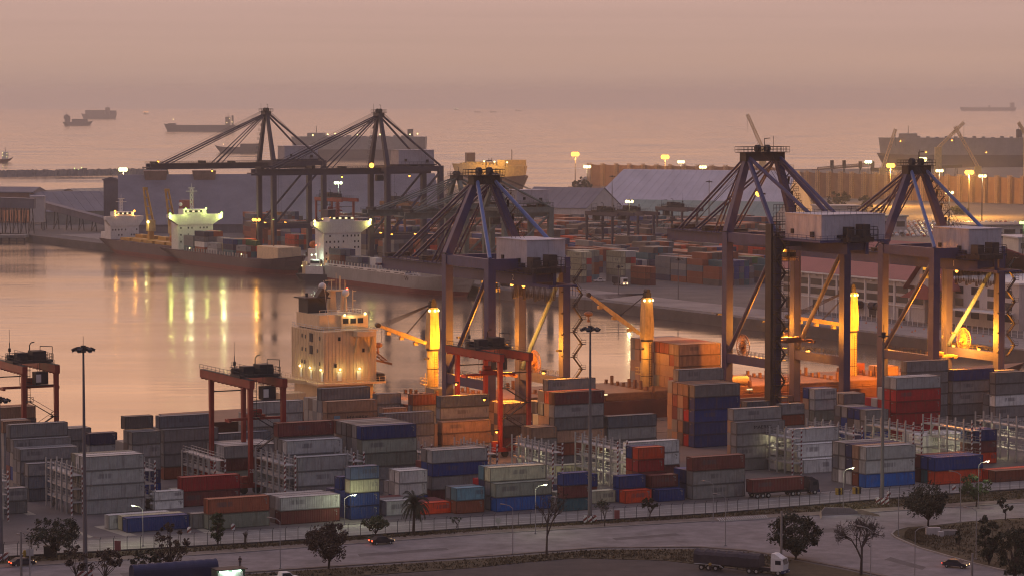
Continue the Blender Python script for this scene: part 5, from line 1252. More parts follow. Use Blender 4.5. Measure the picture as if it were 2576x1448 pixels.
def Dk(px, py, rows, phrase, th=2.62): S(0, 0, 0, 40, rows[0], phrase, th=th, pos=G(px, py), rz=AQ, rows=rows[1:], doors=.8, group=FY)
Dk(730, 618, ['kof', 'kkk', 'ksk'], 'red block across the basin behind the middle ship')
Dk(775, 628, ['kok', 'skv', 'ook'], 'orange block across the basin behind the middle ship')
Dk(700, 600, ['ok', 'km', 'ok'], 'distant red pair behind the middle ship')
Dk(1040, 668, ['sdmtv', 'sddsv', 'gdsss', 'gssss'], 'far dark block beside the tall white tower')
Dk(1100, 672, ['sgs', 'vts'], 'far low block beside the tall white tower')
Dk(1200, 660, ['kskd', 'kkkd', 'mkdd'], 'far red block behind the far green cranes')
Dk(1130, 640, ['sdkd', 'kddd', 'dsdd', 'kdsd'], 'far mixed block behind the far green cranes')
# what lies behind them reads as one mass of boxes
rng = random.Random(77); far_foot = [f for f in FOOT if abs(f[1] - AQ) < 1e-6]; ex_, ey_ = FQ, -FN
def px_of(q): return CX + F * q.x / (q.y * CP - (q.z - H) * SP), CY - F * ((q.y * SP + (q.z - H) * CP) / (q.y * CP - (q.z - H) * SP))
for bt in range(62, 330, 25):
    s_ = 285.
    while s_ < 860:
        s_ += 13.0 if rng.random() < .88 else 26.
        if bt < 80 and s_ < 440: continue
        top = rng.choice((3, 4, 4, 5)); tone = rng.choice(('kkdmsv', 'sdvkkg', 'kkkkmo', 'vsbdek', 'ddsskk'))
        for r_ in range(7):
            q = fq(s_, bt + r_ * 2.56, 0.02); x_, y_ = px_of(q)
            if x_ > 1965 or y_ < (592 if x_ > 1400 else 588) or x_ < 640: continue
            u0, v0 = q.dot(ex_), q.dot(ey_)
            if any(min(u0 + 12.2, f[3]) - max(u0, f[2]) > -.5 and min(v0 + 2.44, f[5]) - max(v0, f[4]) > -.3 for f in far_foot): continue
            for k_ in range(max(1, min(5, top + rng.choice((-1, 0, 0, 0))))): STUFFL.append((Vector((q.x, q.y, .02 + k_ * 2.62)), AQ, 12.19, 2.57, rng.choice(tone)))
def stuff_mesh():
    cs = sorted(CC); mb = MB(); mi = []
    for (q, rz, L, h, c) in STUFFL:
        ex = Vector((math.cos(rz), math.sin(rz), 0)); ey = Vector((-ex.y, ex.x, 0)); z = Vector((0, 0, h)); f0 = len(mb.f)
        P = [q, q + ex * L, q + ex * L + ey * 2.44, q + ey * 2.44]
        mb.add(P + [a + z for a in P], [(4, 5, 6, 7), (0, 1, 5, 4), (1, 2, 6, 5), (2, 3, 7, 6), (3, 0, 4, 7)]); mi += [cs.index(c)] * 5
    o = mb.build('container_stacks', None)
    for c in cs: o.data.materials.append(mat('stacked_box_paint', CC[c][0], .55, 0, .25, .12, .3))
    o.data.polygons.foreach_set('material_index', mi); tag(o, 'dense stacks of far and half hidden containers', 'containers', None, 'stuff')
stuff_mesh()
FR = 'grey yard gantries of the far terminal'
for i, (px, py, lab) in enumerate(((1516, 655, 'grey yard gantry across the basin, lamplit legs, nearest of the row'), (1580, 645, 'grey yard gantry across the basin, second of the row'), (1690, 632, 'grey yard gantry across the basin, third of the row'))):
    t = rtg(G(px, py), lab, 'navy', rz=AQ + math.pi / 2, wb=9, span=24, zt=24 if i == 0 else 23, group=FR)
    p = t.location
    for k, (x, y) in enumerate(((0, 0), (9, 0), (0, 24))):
        o = Matrix.Rotation(AQ + math.pi / 2, 3, 'Z') @ Vector((x - 1.2, y - 1.6, 21)); light(p + o, (1, .8, .5), 900, None, .3, 70, (.3, .2, -1))
rtg(G(835, 625), 'red yard gantry across the basin between the two tall dark cranes', 'red', rz=AQ + math.pi / 2, wb=9, span=26, zt=27, group=FR)
rtg(G(1000, 640), 'orange yard gantry across the basin behind the tall white tower', 'orange', rz=AQ + math.pi / 2, wb=9, span=26, zt=27, group=FR)

def aframe(name, label, A, B, depth, z_eave, z_ridge, roof, wall, flat=6., back=None, monitors=(), ribs=0, hip=0.):
    """shed with its long eave from ground point A to B, roof sloping up and away over `depth`"""
    d = (B - A).normalized(); L = (B - A).length; t = thing(name, label, 'shed', (A.x, A.y, 0), math.atan2(d.y, d.x)); h = depth / 2
    prof = [(0, 0), (depth, 0), (depth, z_eave), (h + flat / 2, z_ridge), (h - flat / 2, z_ridge), (0, z_eave)]
    w = MB().prism(prof, 'x', 0, L); w.v = [(a + (hip if a == 0 and c > z_eave + .1 else 0), b, c) for a, b, c in w.v]; w.build('wall', M[wall], t)
    rf = MB(); e = .35
    for (y0, za, y1, zb) in ((-.6, z_eave - .3, h - flat / 2, z_ridge), (h - flat / 2, z_ridge, h + flat / 2, z_ridge), (h + flat / 2, z_ridge, depth + .6, z_eave - .3)):
        h0, h1 = (hip if za > z_eave else 0) - .5, (hip if zb > z_eave else 0) - .5
        rf.add([(h0, y0, za + .05), (L + .5, y0, za + .05), (L + .5, y1, zb + .05), (h1, y1, zb + .05), (h0, y0, za + e), (L + .5, y0, za + e), (L + .5, y1, zb + e), (h1, y1, zb + e)],
               [(0, 3, 2, 1), (4, 5, 6, 7), (0, 1, 5, 4), (1, 2, 6, 5), (2, 3, 7, 6), (3, 0, 4, 7)])
    r = rf.build('roof', M[roof], t)
    mb = MB(); n = ribs or int(L / 6)
    for i in range(n):
        x = (i + .5) * L / n; mb.beam((x, -.6, z_eave + .12), (x + hip * (1 - x / L), h - flat / 2, z_ridge + .42), .22, .16)
    mb.build('seam', M[roof], r)
    for f in monitors:
        x = f * L; m = MB().prism([(-6, z_ridge - 3.5), (6, z_ridge - 3.5), (7, z_ridge + 2.6), (-7, z_ridge + 2.6)], 'y', h - 7, h + 7)
        m.v = [(a + x, b, c) for a, b, c in m.v]; m.build('roof_monitor', M['wind'], t)
    return t
A, B = G(300, 588), G(1112, 583)
aframe('storage_shed', 'vast dark storage shed with two boxy roof monitors across the basin', A, B, 92, 5, 32.6, 'roofd', 'roofd', 4, monitors=(.115, .268))
A, B = G(1462, 548), G(1960, 556)
aframe('storage_shed', 'vast pale grey storage shed across the basin, right of the first blue crane', A, B, 84, 3, 30.5, 'roofg', 'wallw', 5, hip=16)
A, B = G(1300, 552), G(1475, 556)
aframe('storage_shed', 'low grey gabled shed between the blue crane and the vast pale shed', A, B, 50, 8, 20, 'roofd', 'wallw', 1)
A, B = G(1560, 578), G(1945, 586)
aframe('storage_shed', 'green-grey roofed shed behind the far yard gantries', A, B, 40, 9, 17, 'greenroof', 'wallw', 1)
A, B = G(108, 566), G(300, 562)
aframe('storage_shed', 'concrete shed with sloping roof left of the conveyor tower', A, B, 62, 8, 19.2, 'roofd', 'conc', 4)
A, B = G(178, 545) + Vector((0, 60, 0)), G(320, 541) + Vector((0, 60, 0))
aframe('storage_shed', 'long dark ridge shed behind the concrete shed', A, B, 40, 11, 15.6, 'roofd', 'conc', 3)
# conveyor tower and galleries at the left
p = G(282, 575); t = thing('transfer_tower', 'dark conveyor tower at the left end of the vast dark shed', 'tower', p, 0)
MB().box(-4.4, 4.4, -4, 4, 0, 29).build('shaft', M['roofd'], t); MB().prism([(-5.2, 29), (5.2, 29), (5.2, 29.6), (0, 31.2), (-5.2, 29.6)], 'y', -4.8, 4.8).build('roof', M['roofd'], t)
for i, z in enumerate((6, 11, 16, 21, 26)): MB().box(4.45, 6.2, -3.5, 3.5, z, z + .2).rail((6.2, -3.5, z + .2), (6.2, 3.5, z + .2)).build('landing', M['dark'], t)
for i, z in enumerate((9, 15, 20, 25)): MB().box(4.46, 4.55, -1, .6, z, z + 1).build('lit_window', M['e_win'], t)
def gallery(label, P, Q, w=4.5, h=3.4, m='roofd', legs=5):
    t = thing('conveyor_gallery', label, 'conveyor', (P.x, P.y, 0)); q = Q - Vector((P.x, P.y, 0)); p = Vector((0, 0, P.z))
    MB().beam(p, q, w, h).build('gallery', M[m], t); MB().beam(p + Vector((0, 0, h / 2 + .2)), q + Vector((0, 0, h / 2 + .2)), w + .6, .3).build('roof', M['roofd'], t)
    for i in range(legs):
        mb = MB(); c = p.lerp(q, (i + .5) / legs)
        for s in (-1.6, 1.6): mb.tube((c.x + s, c.y, 0), (c.x + s * .5, c.y, c.z - h / 2), .3, 5)
        mb.tube((c.x - 1.6, c.y, 0), (c.x + 1.3, c.y, c.z * .6), .18, 4); mb.build('trestle', M['dark'], t)
    return t
gallery('sloping conveyor gallery running down from the cabin to the white ship', GD(95, 512, G(95, 575).y), GD(285, 562, G(285, 585).y), 5, 3.6, 'roofd', 6)
gallery('raised dark conveyor gallery at the left edge', GD(-90, 507, G(0, 588).y), GD(88, 513, G(88, 588).y), 7, 5.5, 'roofd', 9)
p = G(96, 580); t = thing('transfer_house', 'small pale cabin where the two conveyor galleries meet', 'cabin', p); MB().box(-4, 4, -3, 3, 5, 20).build('wall', M['wallw'], t); MB().box(-4.4, 4.4, -3.4, 3.4, 20.02, 20.5).build('roof', M['roofg'], t)
for x in (-3.2, 3.2):
    for y in (-2.4, 2.4): MB().box(x - .5, x + .5, y - .5, y + .5, 0, 5).build('leg', M['conc'], t)
A, B = G(-110, 560), G(82, 562); d = (B - A).normalized(); t = thing('warehouse', 'dark long warehouse behind the raised conveyor at the left edge', 'warehouse', A, math.atan2(d.y, d.x)); L = (B - A).length
MB().box(0, L, 0, 22, 0, 19).build('wall', M['wind'], t); MB().prism([(-.6, 19), (22.6, 19), (22.6, 19.6), (11, 22.5), (-.6, 19.6)], 'x', -.6, L + .6).build('roof', M['roofd'], t)
mb = MB()
for i in range(26): x = (i + .5) * L / 26; mb.box(x - .5, x + .5, -.25, -.02, 1, 8)
mb.build('lit_window', emat('dim_red_facade_glow', (1, .35, .2), .14), t)  # glowing strips stand for orange light on the facade, not windows
p = G(120, 590); t = thing('pier', 'low jetty with dark piles at the left edge', 'jetty', G(-90, 592), 0); MB().box(0, 36, -8, 6, -1.2, .3).build('deck', M['conc'], t)
mb = MB()
for i in range(9): mb.tube((i * 4.4 + .5, -7.5, -6), (i * 4.4 + .5, -7.5, -1.2), .5, 6)
mb.build('pile', M['dark'], t)
p = G(80, 604, -4); t = thing('mooring_dolphin', 'white-topped mooring dolphin at the end of the far quay', 'dolphin', p)
for x in (0, 4.2): MB().box(x, x + 1, -.5, .5, -3, 3.2).build('pile', M['dark'], t)
MB().box(-.5, 5.8, -1.2, 1.2, 3.22, 4.0).build('cap', M['white'], t)
# breakwater and light platform
mb = MB(); rows = []; rng = random.Random(3); X0, X1 = G(-260, 448, -4), G(420, 438, -4)
for i in range(161):
    c = X0.lerp(X1, i / 160); row = []
    for dy, dz in ((-14, -3), (-8, 1.2), (-3, 4.6), (3, 4.6), (9, 1), (14, -3)): row.append((c.x, c.y + dy * 1.6 + rng.uniform(-2, 2), -4 + dz + 1.4 + rng.uniform(-.9, .9)))
    rows.append(row)
mb.strip(rows[::-1]); struct('breakwater', mb, M['rock'])
p = G(203, 437, -4); t = thing('light_platform', 'small platform on stilts with green lights beyond the breakwater', 'platform', p); t.scale = (.46, .46, .36)
MB().box(-16, 16, -6, 6, 8, 10).build('deck', M['dark'], t); MB().box(4, 15, -4, 4, 10.02, 16).build('cabin', M['farship'], t)
mb = MB()
for x in range(-15, 16, 5): mb.tube((x, -5, -4), (x, -5, 8), .5, 5).tube((x, 5, -4), (x, 5, 8), .5, 5)
mb.build('leg', M['dark'], t)
for x, z in ((-14, 12), (-9, 11), (-4, 12.5), (3, 17), (-13, 16)): bulb(t, (x, -7, z), 'e_grn', .95)

# windbreak screens with lattice posts
def windbreak(label, A, B, h, n, lit=True):
    d = (B - A).normalized(); L = (B - A).length; t = thing('windbreak_fence', label, 'windbreak fence', (A.x, A.y, 0), math.atan2(d.y, d.x))
    rows = []
    for z in (0, h):
        r_ = []
        for i in range(n):
            for f in (0, .25, .5, .75):
                x = (i + f) * L / n; y = 1.2 * math.sin(math.pi * f); r_.append((x, y, z - (.05 * h * math.sin(math.pi * f) if z else 0)))
        r_.append((L, 0, h if z else 0)); rows.append(r_)
    mb = MB().strip(rows); mb.strip([[(x, y + .3, z) for x, y, z in r_] for r_ in rows][::-1]); mb.build('screen', M['wind'], t)
    for i in range(n + 1):
        x = i * L / n; MB().truss((x, -1.6, 0), (x, -1.6, h + 1), 2.4, 12, .22).build('lattice_post', M['lattice'], t)
    return t
windbreak('brown windbreak screen with pale lattice posts behind the middle blue crane', G(1975, 494), G(2640, 516), 20, 22)
windbreak('brown windbreak screen behind the vast pale shed', G(1485, 468), G(1970, 478), 19.5, 14)
p = G(1435, 482); t = thing('windbreak_fence', 'low orange-lit windbreak below the dark trees', 'windbreak fence', p); MB().box(-2, 26, 0, .6, 0, 4).build('screen', M['wind'], t)
# bulk handling gear behind the screen
p = GD(2072, 470, 2900); t = thing('bulk_loader', 'rusty bulk conveyor with four hopper towers above the windbreak screen', 'conveyor', (p.x, p.y, 0))
mb = MB()
for x in (8, 20, 36, 48): mb.box(x - 1.6, x + 1.6, -2, 2, 8, 16 if x < 30 else 15)
mb.build('hopper', M['dark'], t); MB().truss((-6, 0, 8), (50, 0, 13), 1.8, 16, .3).beam((-12, 0, 6.5), (46, 0, 10.5), 1.4, 1.0).build('conveyor_truss', M['wind'], t)
mb = MB()
for x in (-6, 8, 20, 36, 48): MB().tube((x - 2, 0, -2), (x, 0, 9), .4, 5).tube((x + 2, 0, -2), (x, 0, 9), .4, 5).build('trestle', M['dark'], t)
p = GD(2250, 470, 2900); gallery('long dark conveyor running right from the hopper towers', GD(2190, 428, 2900), GD(2420, 418, 2900), 4, 3, 'dark', 8)
# crawler cranes with lattice jibs
for (x0, y0, x1, y1, lab) in ((1918, 372, 1880, 288, 'pale lattice jib crane rising behind the middle blue crane'), (2220, 425, 2253, 325, 'pale lattice jib crane left of the orange floodlights'), (2360, 372, 2425, 308, 'pale lattice jib crane in front of the huge car carrier, leaning right'), (2460, 420, 2402, 318, 'pale lattice jib crane in front of the huge car carrier, leaning left'), (2584, 345, 2562, 308, 'pale lattice jib crane cut off at the right edge')):
    d = 2750; b = GD(x0, y0, d); e = GD(x1, y1, d); t = thing('crawler_crane', lab, 'crane', (b.x, b.y, 0), 0, 'lattice jib cranes beyond the windbreak'); o = Vector((b.x, b.y, 0))
    z = max(4, b.z); MB().box(-5, 5, -3, 3, .2, 3).box(-3, 3, -2.5, 2.5, 3.02, z + .5).build('body', M['yel'], t); MB().truss(b - o, e - o, 2.4, 16, .28).build('jib', M['cream'], t)
    m = b.lerp(e, .55) - o; k = m + Vector((math.copysign(5, x1 - x0) * .6, 0, 4)); MB().beam(m, k, .5).tube(k, e - o, .12, 4).tube(k, Vector((-3, 0, z)), .12, 4).tube(e - o, e - o - Vector((0, 0, 16)), .12, 4).build('jib_stay', M['dark'], t)

# the long red-roofed warehouse on the far quay apron
A, B = G(2326, 811), G(1950, 790)
s0, t0 = fst(A); s1, _ = fst(B)
A = fq(s0, t0); L = 98 if True else s1 - s0
s1 = s0 + L; t = thing('warehouse', 'long white warehouse with red roof and two rows of dark windows', 'warehouse', A, AQ)   # x away along the quay, -y inland
dpt, ze, zr_ = 70, 14.3, 25
MB().box(0, L, -dpt, 0, 0, ze).build('wall', M['wallw'], t)
rf = MB().prism([(1.2, ze - .2), (1.2, ze + .25), (-dpt / 2, zr_ + .3), (-dpt - 1.2, ze + .25), (-dpt - 1.2, ze - .2), (-dpt / 2, zr_ - .1)], 'x', -1.5, L + 1.5); rf.build('roof', M['roofr'], t)
MB().box(-1.5, L + 1.5, 1.22, 1.6, ze - .5, ze + .1).box(0, L, .02, .5, 5.0, 5.3).build('cornice', M['white'], t)
nb = 11
for i in range(nb):
    x = (i + .5) * L / nb; w = L / nb * .40
    for z in (6.2, 9.6): MB().box(x - w, x + w, .02, .12, z, z + 2.3).build('window', M['glass'], t)
    MB().box(x + L / nb / 2 - .4, x + L / nb / 2 + .4, .02, .35, 0, ze - .6).build('pilaster', M['white'], t)
    if i % 2 == 1: MB().box(x - 2, x + 2, .02, .14, 0, 4.2).build('door', M['dark'], t)
    MB().box(x - .7, x + .7, .02, .8, 13, 13.3).build('wall_lamp', M['white'], t)
for i in range(6):
    x = 22 + i * 4.6
    if i % 3 != 2: MB().tube((x, 1.8, 4.2), (x + 3.4, 1.8, 4.2), 1.4, 10).build('awning', M['tarp'], t)
A2 = fq(s0 - 3, t0 + 6); t = thing('office_block', 'white office block with red gabled porch at the right end of the warehouse', 'office building', A2, AQ)
MB().box(-42, 0, -40, 0, 0, 15.5).build('wall', M['wallw'], t); MB().box(-42.6, .6, -40.6, .6, 15.52, 16.2).build('parapet', M['white'], t)
for z in (2.6, 6.6, 10.8):
    for x in (-36, -27, -18, -9): MB().box(x - 2.2, x + 2.2, .02, .14, z, z + 2.6).build('window', M['glass'], t)
for z in (6.6, 10.8):
    for y in (-34, -24, -14, -5): MB().box(-42.14, -42.02, y - 2.2, y + 2.2, z, z + 2.6).build('window', M['glass'], t)
MB().prism([(-8, 13), (8, 13), (0, 21)], 'y', .03, 9).build('porch_wall', M['wallw'], t)
MB().add([(-10, 0, 12.2), (-10, 10.5, 12.2), (0, 10.5, 22), (0, 0, 22), (10, 0, 12.2), (10, 10.5, 12.2)], [(0, 1, 2, 3), (3, 2, 5, 4)]).add([(-10, 0, 11.7), (-10, 10.5, 11.7), (0, 10.5, 21.4), (0, 0, 21.4), (10, 0, 11.7), (10, 10.5, 11.7)], [(3, 2, 1, 0), (4, 5, 2, 3)]).build('porch_roof', M['roofr'], t)
MB().prism([(-13, 8.6), (13, 8.6), (0, 14)], 'y', 9.1, 9.5).build('porch_gable', M['roofr'], t)
MB().box(-40, -12, .7, 7, 5.6, 6.0).build('canopy', M['white'], t)
A3 = fq(s0 - 62, t0 - 2); t = thing('office_block', 'small white annex at the right edge behind the rightmost quay crane', 'office building', A3, AQ); MB().box(-30, 0, -26, 0, 0, 12).build('wall', M['wallw'], t); MB().box(-30.5, .5, -26.5, .5, 12.02, 12.6).build('parapet', M['white'], t)
for x in (-22, -10): MB().box(x - 4, x + 4, .02, .14, .3, 4).build('door', M['dark'], t)
# low buildings and car park in the far right
for (px, py, w, dp, h, rf, lab) in ((2440, 600, 46, 30, 7, 'roofd', 'low dark-roofed office in front of the glittering car park'), (2562, 640, 40, 26, 8, 'roofg', 'low pale building cut off at the right edge'), (2130, 585, 36, 20, 9, 'greenroof', 'low green-roofed building behind the rightmost crane legs'), (2060, 560, 26, 18, 10, 'wallw', 'small white building behind the railed machinery house')):
    p = G(px, py); t = thing('office_block', lab, 'office building', p, R(8)); MB().box(0, w, 0, dp, 0, h).build('wall', M['wallw'], t); MB().box(-1, w + 1, -1, dp + 1, h + .02, h + .7).build('roof', M[rf], t)
    for i in range(5): x = (i + .5) * w / 5; MB().box(x - w * .07, x + w * .07, -.12, -.02, h * .35, h * .7).build('window', M['glass'], t)
mb = MB(); rng = random.Random(9); mats = [mat('car_body_white', (.7, .7, .7), .25), mat('car_body_dark', (.05, .05, .06), .25), mat('car_body_red', (.4, .05, .04), .25)]
cars = MB(); idx = []
for r_ in range(22):
    for c in range(60):
        if rng.random() < .2: continue
        x, y = c * 3.0, r_ * 9.0; f0 = len(cars.f)
        cars.box(x, x + 1.8, y, y + 4.4, .3, .95); cars.box(x + .15, x + 1.65, y + 1, y + 3.4, .95, 1.45); k = rng.choice((0, 0, 0, 1, 2)); idx += [k] * (len(cars.f) - f0)
o = cars.build('parked_cars', mats[0], None, G(2160, 596), R(-6)); o.data.materials.append(mats[1]); o.data.materials.append(mats[2]); o.data.polygons.foreach_set('material_index', idx)
tag(o, 'car park full of new cars glinting under orange floodlights', 'cars', None, 'stuff')
# fence, cones and small traffic on the far quay apron
a, b = fq(-20, 27.5), fq(150, 27.5); t = thing('steel_fence', 'white post fence along the far quay apron', 'fence', a); mb = MB(); q = b - a
for i in range(56): c = q * (i / 56); MB().tube(c, c + Vector((0, 0, 2.4)), .09, 4).build('post', M['white'], t)
for h in (.3, 1.3, 2.3): mb.tube(Vector((0, 0, h)), q + Vector((0, 0, h)), .03, 3, cap=False)
mb.build('wire', M['galv'], t)
rng = random.Random(21); cn = MB().tube((0, 0, .03), (0, 0, .75), .24, 8, .05).box(-.3, .3, -.3, .3, 0, .03)
c0 = cn.build('traffic_cone', M['orangep'])
for i in range(34):
    s_, t_ = 20 + i * 3.6, 10 + 5 * (i % 3) + rng.uniform(-1, 1)
    o = c0 if i == 0 else c0.copy()
    if i: COL.objects.link(o)
    o.location = fq(s_, t_, .005); o.rotation_euler = (0, 0, i)
    tag(o, 'small orange traffic cone standing on the far quay apron', 'traffic cone', 'orange traffic cones on the far quay')
# ------------------------------------------------------------------ light masts and street lamps
def high_mast(px, ytop, lit, label, z=30., yb=None, watts=9000, heads=6, group='tall floodlight masts', base_blocks=False, br=.75):
    if yb: p = G(px, yb); z = GD(px, ytop, p.y).z
    else: d = (H - z) * F / (ytop - HZ); q = GD(px, ytop, d); p = Vector((q.x, q.y, 0)); z = q.z
    t = thing('floodlight_mast', label, 'light mast', p, 0, group)
    MB().tube((0, 0, 0), (0, 0, z), .42 if z > 20 else .2, 10, .16).build('pole', M['pole'] if not lit else M['dark'], t)
    k = max(1., p.y / 1300.)
    mb = MB(); n = 20
    for i in range(n): a, b = 6.2832 * i / n, 6.2832 * (i + 1) / n; mb.tube((1.1 * math.cos(a), 1.1 * math.sin(a), z - .5), (1.1 * math.cos(b), 1.1 * math.sin(b), z - .5), .08, 4)
    mb.tube((0, 0, z - .9), (0, 0, z + .25), .45, 8).tube((0, 0, z + .2), (0, 0, z + 1.8), .04, 4)
    mb.build('head_ring', M['dark'], t)
    for i in range(heads):
        a = 6.2832 * i / heads + .3; c = Vector((1.45 * math.cos(a), 1.45 * math.sin(a), z - .45)); o = Vector((math.cos(a), math.sin(a), 0))
        f = MB().beam(c - o * .25 + Vector((0, 0, .25)), c + o * .45 - Vector((0, 0, .1)), .75, .42).tube(c - o * .5, c, .06, 4).build('floodlight', M['dark'], t)
        if not lit: MB().beam(c - o * .2 - Vector((0, 0, .02)), c + o * .4 - Vector((0, 0, .37)), .6, .05).build('lens', M['white'], f)
    if lit:
        col = {'e_sod': SOD, 'e_merc': MERC, 'e_warm': WARMW, 'e_grn': GRN}[lit]
        for x in (-1.2, .0, 1.2): bulb(t, (x * min(1.4, k), -1.0, z - .8), lit, br * k)
        light((0, -2.2, z - 1.6 - br * k * 1.3), col, watts, t, .6)
    if base_blocks:
        for i, (x, y) in enumerate(((-.9, -.7), (0, -1.0), (.9, -.7), (.8, .6), (-.8, .6))): MB().box(x - .36, x + .36, y - .2, y + .2, 0, 1.25).build('base_block', M['striped'], t)
    return t
high_mast(215, 872, None, 'tall floodlight mast with an unlit head, standing over the left of the yard', yb=1452, base_blocks=True)
high_mast(1484, 822, None, 'tall floodlight mast with an unlit head in the middle, striped blocks at its foot', yb=1312, base_blocks=True)
high_mast(2219, 838, None, 'tall grey mast at the right with striped blocks at its foot', yb=1266, base_blocks=True, heads=0)
high_mast(3, 1000, None, 'tall mast cut off by the left edge of the photograph', yb=1408, base_blocks=True)
for (x, y, l, w, lab) in ((310, 424, 'e_warm', 30000, 'yellow floodlight mast at the left end of the vast dark shed'), (648, 444, 'e_merc', 9000, 'yellow-green floodlight mast below the leftmost crane peak'), (851, 457, 'e_merc', 7000, 'white-green floodlight mast between the two tall dark cranes'),
                   (1447, 386, 'e_sod', 80000, 'orange floodlight tower above the dark trees'), (1477, 417, 'e_warm', 12000, 'yellow floodlight mast right of the dark trees'), (1583, 503, 'e_warm', 1500, 'yellow floodlight mast over the far yard gantries'),
                   (1673, 393, 'e_sod', 80000, 'orange floodlight tower above the vast pale shed'), (1713, 405, 'e_warm', 7000, 'small white floodlight behind the vast pale shed'), (1768, 418, 'e_warm', 9000, 'yellow floodlight mast at the ridge of the vast pale shed'),
                   (2240, 414, 'e_sod', 380000, 'blazing orange floodlight mast left of the rightmost crane peak'), (2321, 399, 'e_warm', 40000, 'white floodlight mast right behind the rightmost crane peak'), (2363, 427, 'e_warm', 22000, 'white floodlight mast just right of the rightmost crane peak'),
                   (2438, 431, 'e_sod', 380000, 'blazing orange floodlight mast near the right edge'), (2471, 440, 'e_warm', 20000, 'white floodlight mast near the right edge'), (2388, 481, 'e_warm', 9000, 'small yellow floodlight mast over the car park'),
                   (2184, 405, 'e_merc', 3000, 'small pale light above the hopper towers'), (645, 549, 'e_sod', 2500, 'low orange lamp post at the quay below the leftmost crane'), (2574, 556, 'e_grn', 3000, 'greenish lamp at the right edge')):
    high_mast(x, y, l, lab, z=30. if y < 540 else 20., watts=w, group='lit floodlight masts of the far terminal', br=1.0 if w > 25000 else .7, heads=4)
high_mast(1540, 443, None, 'unlit mast in front of the vast pale shed', z=30, group='unlit masts of the far terminal'); high_mast(1784, 456, None, 'unlit mast with one glowing lamp by the vast pale shed', z=30, group='unlit masts of the far terminal')
for (x, y, yb, lab) in ((1556, 669, 741, 'white street lamp on the far quay apron'), (1706, 650, 752, 'grey street lamp on the far quay apron')):
    high_mast(x, y, None, lab, yb=yb, heads=1, group='street lamps on the far quay apron')

def street_lamp(px, yb, ytop, label, lit=None, arm=1, h_arm=1.6, plain=False):
    p = G(px, yb); z = GD(px, ytop, p.y).z; t = thing('street_lamp' if not plain else 'utility_pole', label, 'street lamp' if not plain else 'pole', p, 0, 'street lamps along the roads' if not plain else None)
    MB().tube((0, 0, 0), (0, 0, z), .09 if not plain else .22, 8, .05 if not plain else .18).box(-.2, .2, -.2, .2, 0, .25).build('pole', M['steelg'] if not plain else M['conc'], t)
    if not plain:
        e = Vector((arm * h_arm, .6, z + .55)); MB().path([Vector((0, 0, z - .1)), Vector((arm * h_arm * .4, .25, z + .38)), e], .06).build('arm', M['steelg'], t)
        hd = MB().beam(e - Vector((arm * .15, .05, 0)), e + Vector((arm * .55, .2, .05)), .26, .12).build('lamp_head', M['steelg'] if not lit else M['white'], t)
        if lit:
            c = e + Vector((arm * .25, .08, -.12)); MB().ball(c, .2, 8, 5, .6).build('lens', M[lit], hd); light(c - Vector((0, .2, .25)), (.95, 1, .62), 750, t, .25)
        else:
            MB().beam(e + Vector((0, 0, -.1)), e + Vector((arm * .6, .2, -.06)), .24, .04).build('lens', M['glass'], hd)
    return t
for a in ((360, 1373, 1279, 'lit street lamp in front of the low blue container', 'e_merc', -1), (867, 1318, 1252, 'lit street lamp beside the four-high blue stack', 'e_merc', 1), (1347, 1342, 1226, 'lit street lamp behind the bare tree', 'e_merc', 1),
          (2121, 1283, 1184, 'lit street lamp in front of the white boxes at the right', 'e_merc', 1), (2461, 1278, 1167, 'lit street lamp at the leafy tree near the right edge', 'e_merc', 1), (75, 1470, 1352, 'street lamp with a blank grey signboard at the lower left', None, -1),
          (705, 1430, 1310, 'unlit street lamp left of the round reddish tree', None, -1), (1290, 1393, 1276, 'unlit street lamp left of the bare tree', None, -1), (1794, 1312, 1216, 'unlit slim lamp beside the dark red lorry', None, -1),
          (1825, 1372, 1250, 'unlit street lamp on the near kerb, right of the dark red lorry', None, -1), (2190, 1470, 1332, 'unlit post in front of the wide bare tree', None, -1), (2260, 1349, 1240, 'unlit post at the tip of the grass island', None, 1),
          (2301, 1475, 1334, 'unlit street lamp right of the wide bare tree', None, 1), (2416, 1312, 1192, 'unlit street lamp left of the leafy tree near the right edge', None, -1), (2455, 1407, 1283, 'unlit street lamp on the grass island among dark bushes', None, -1)):
    street_lamp(a[0], a[1], a[2], a[3], a[4], a[5])
street_lamp(1965, 1428, 1284, 'bare concrete pole in front of the dense round tree', plain=True); street_lamp(2445, 1478, 1390, 'short concrete pole at the lower right corner', plain=True); street_lamp(54, 1490, 1335, 'grey pole with a small camera at the lower left', plain=True)
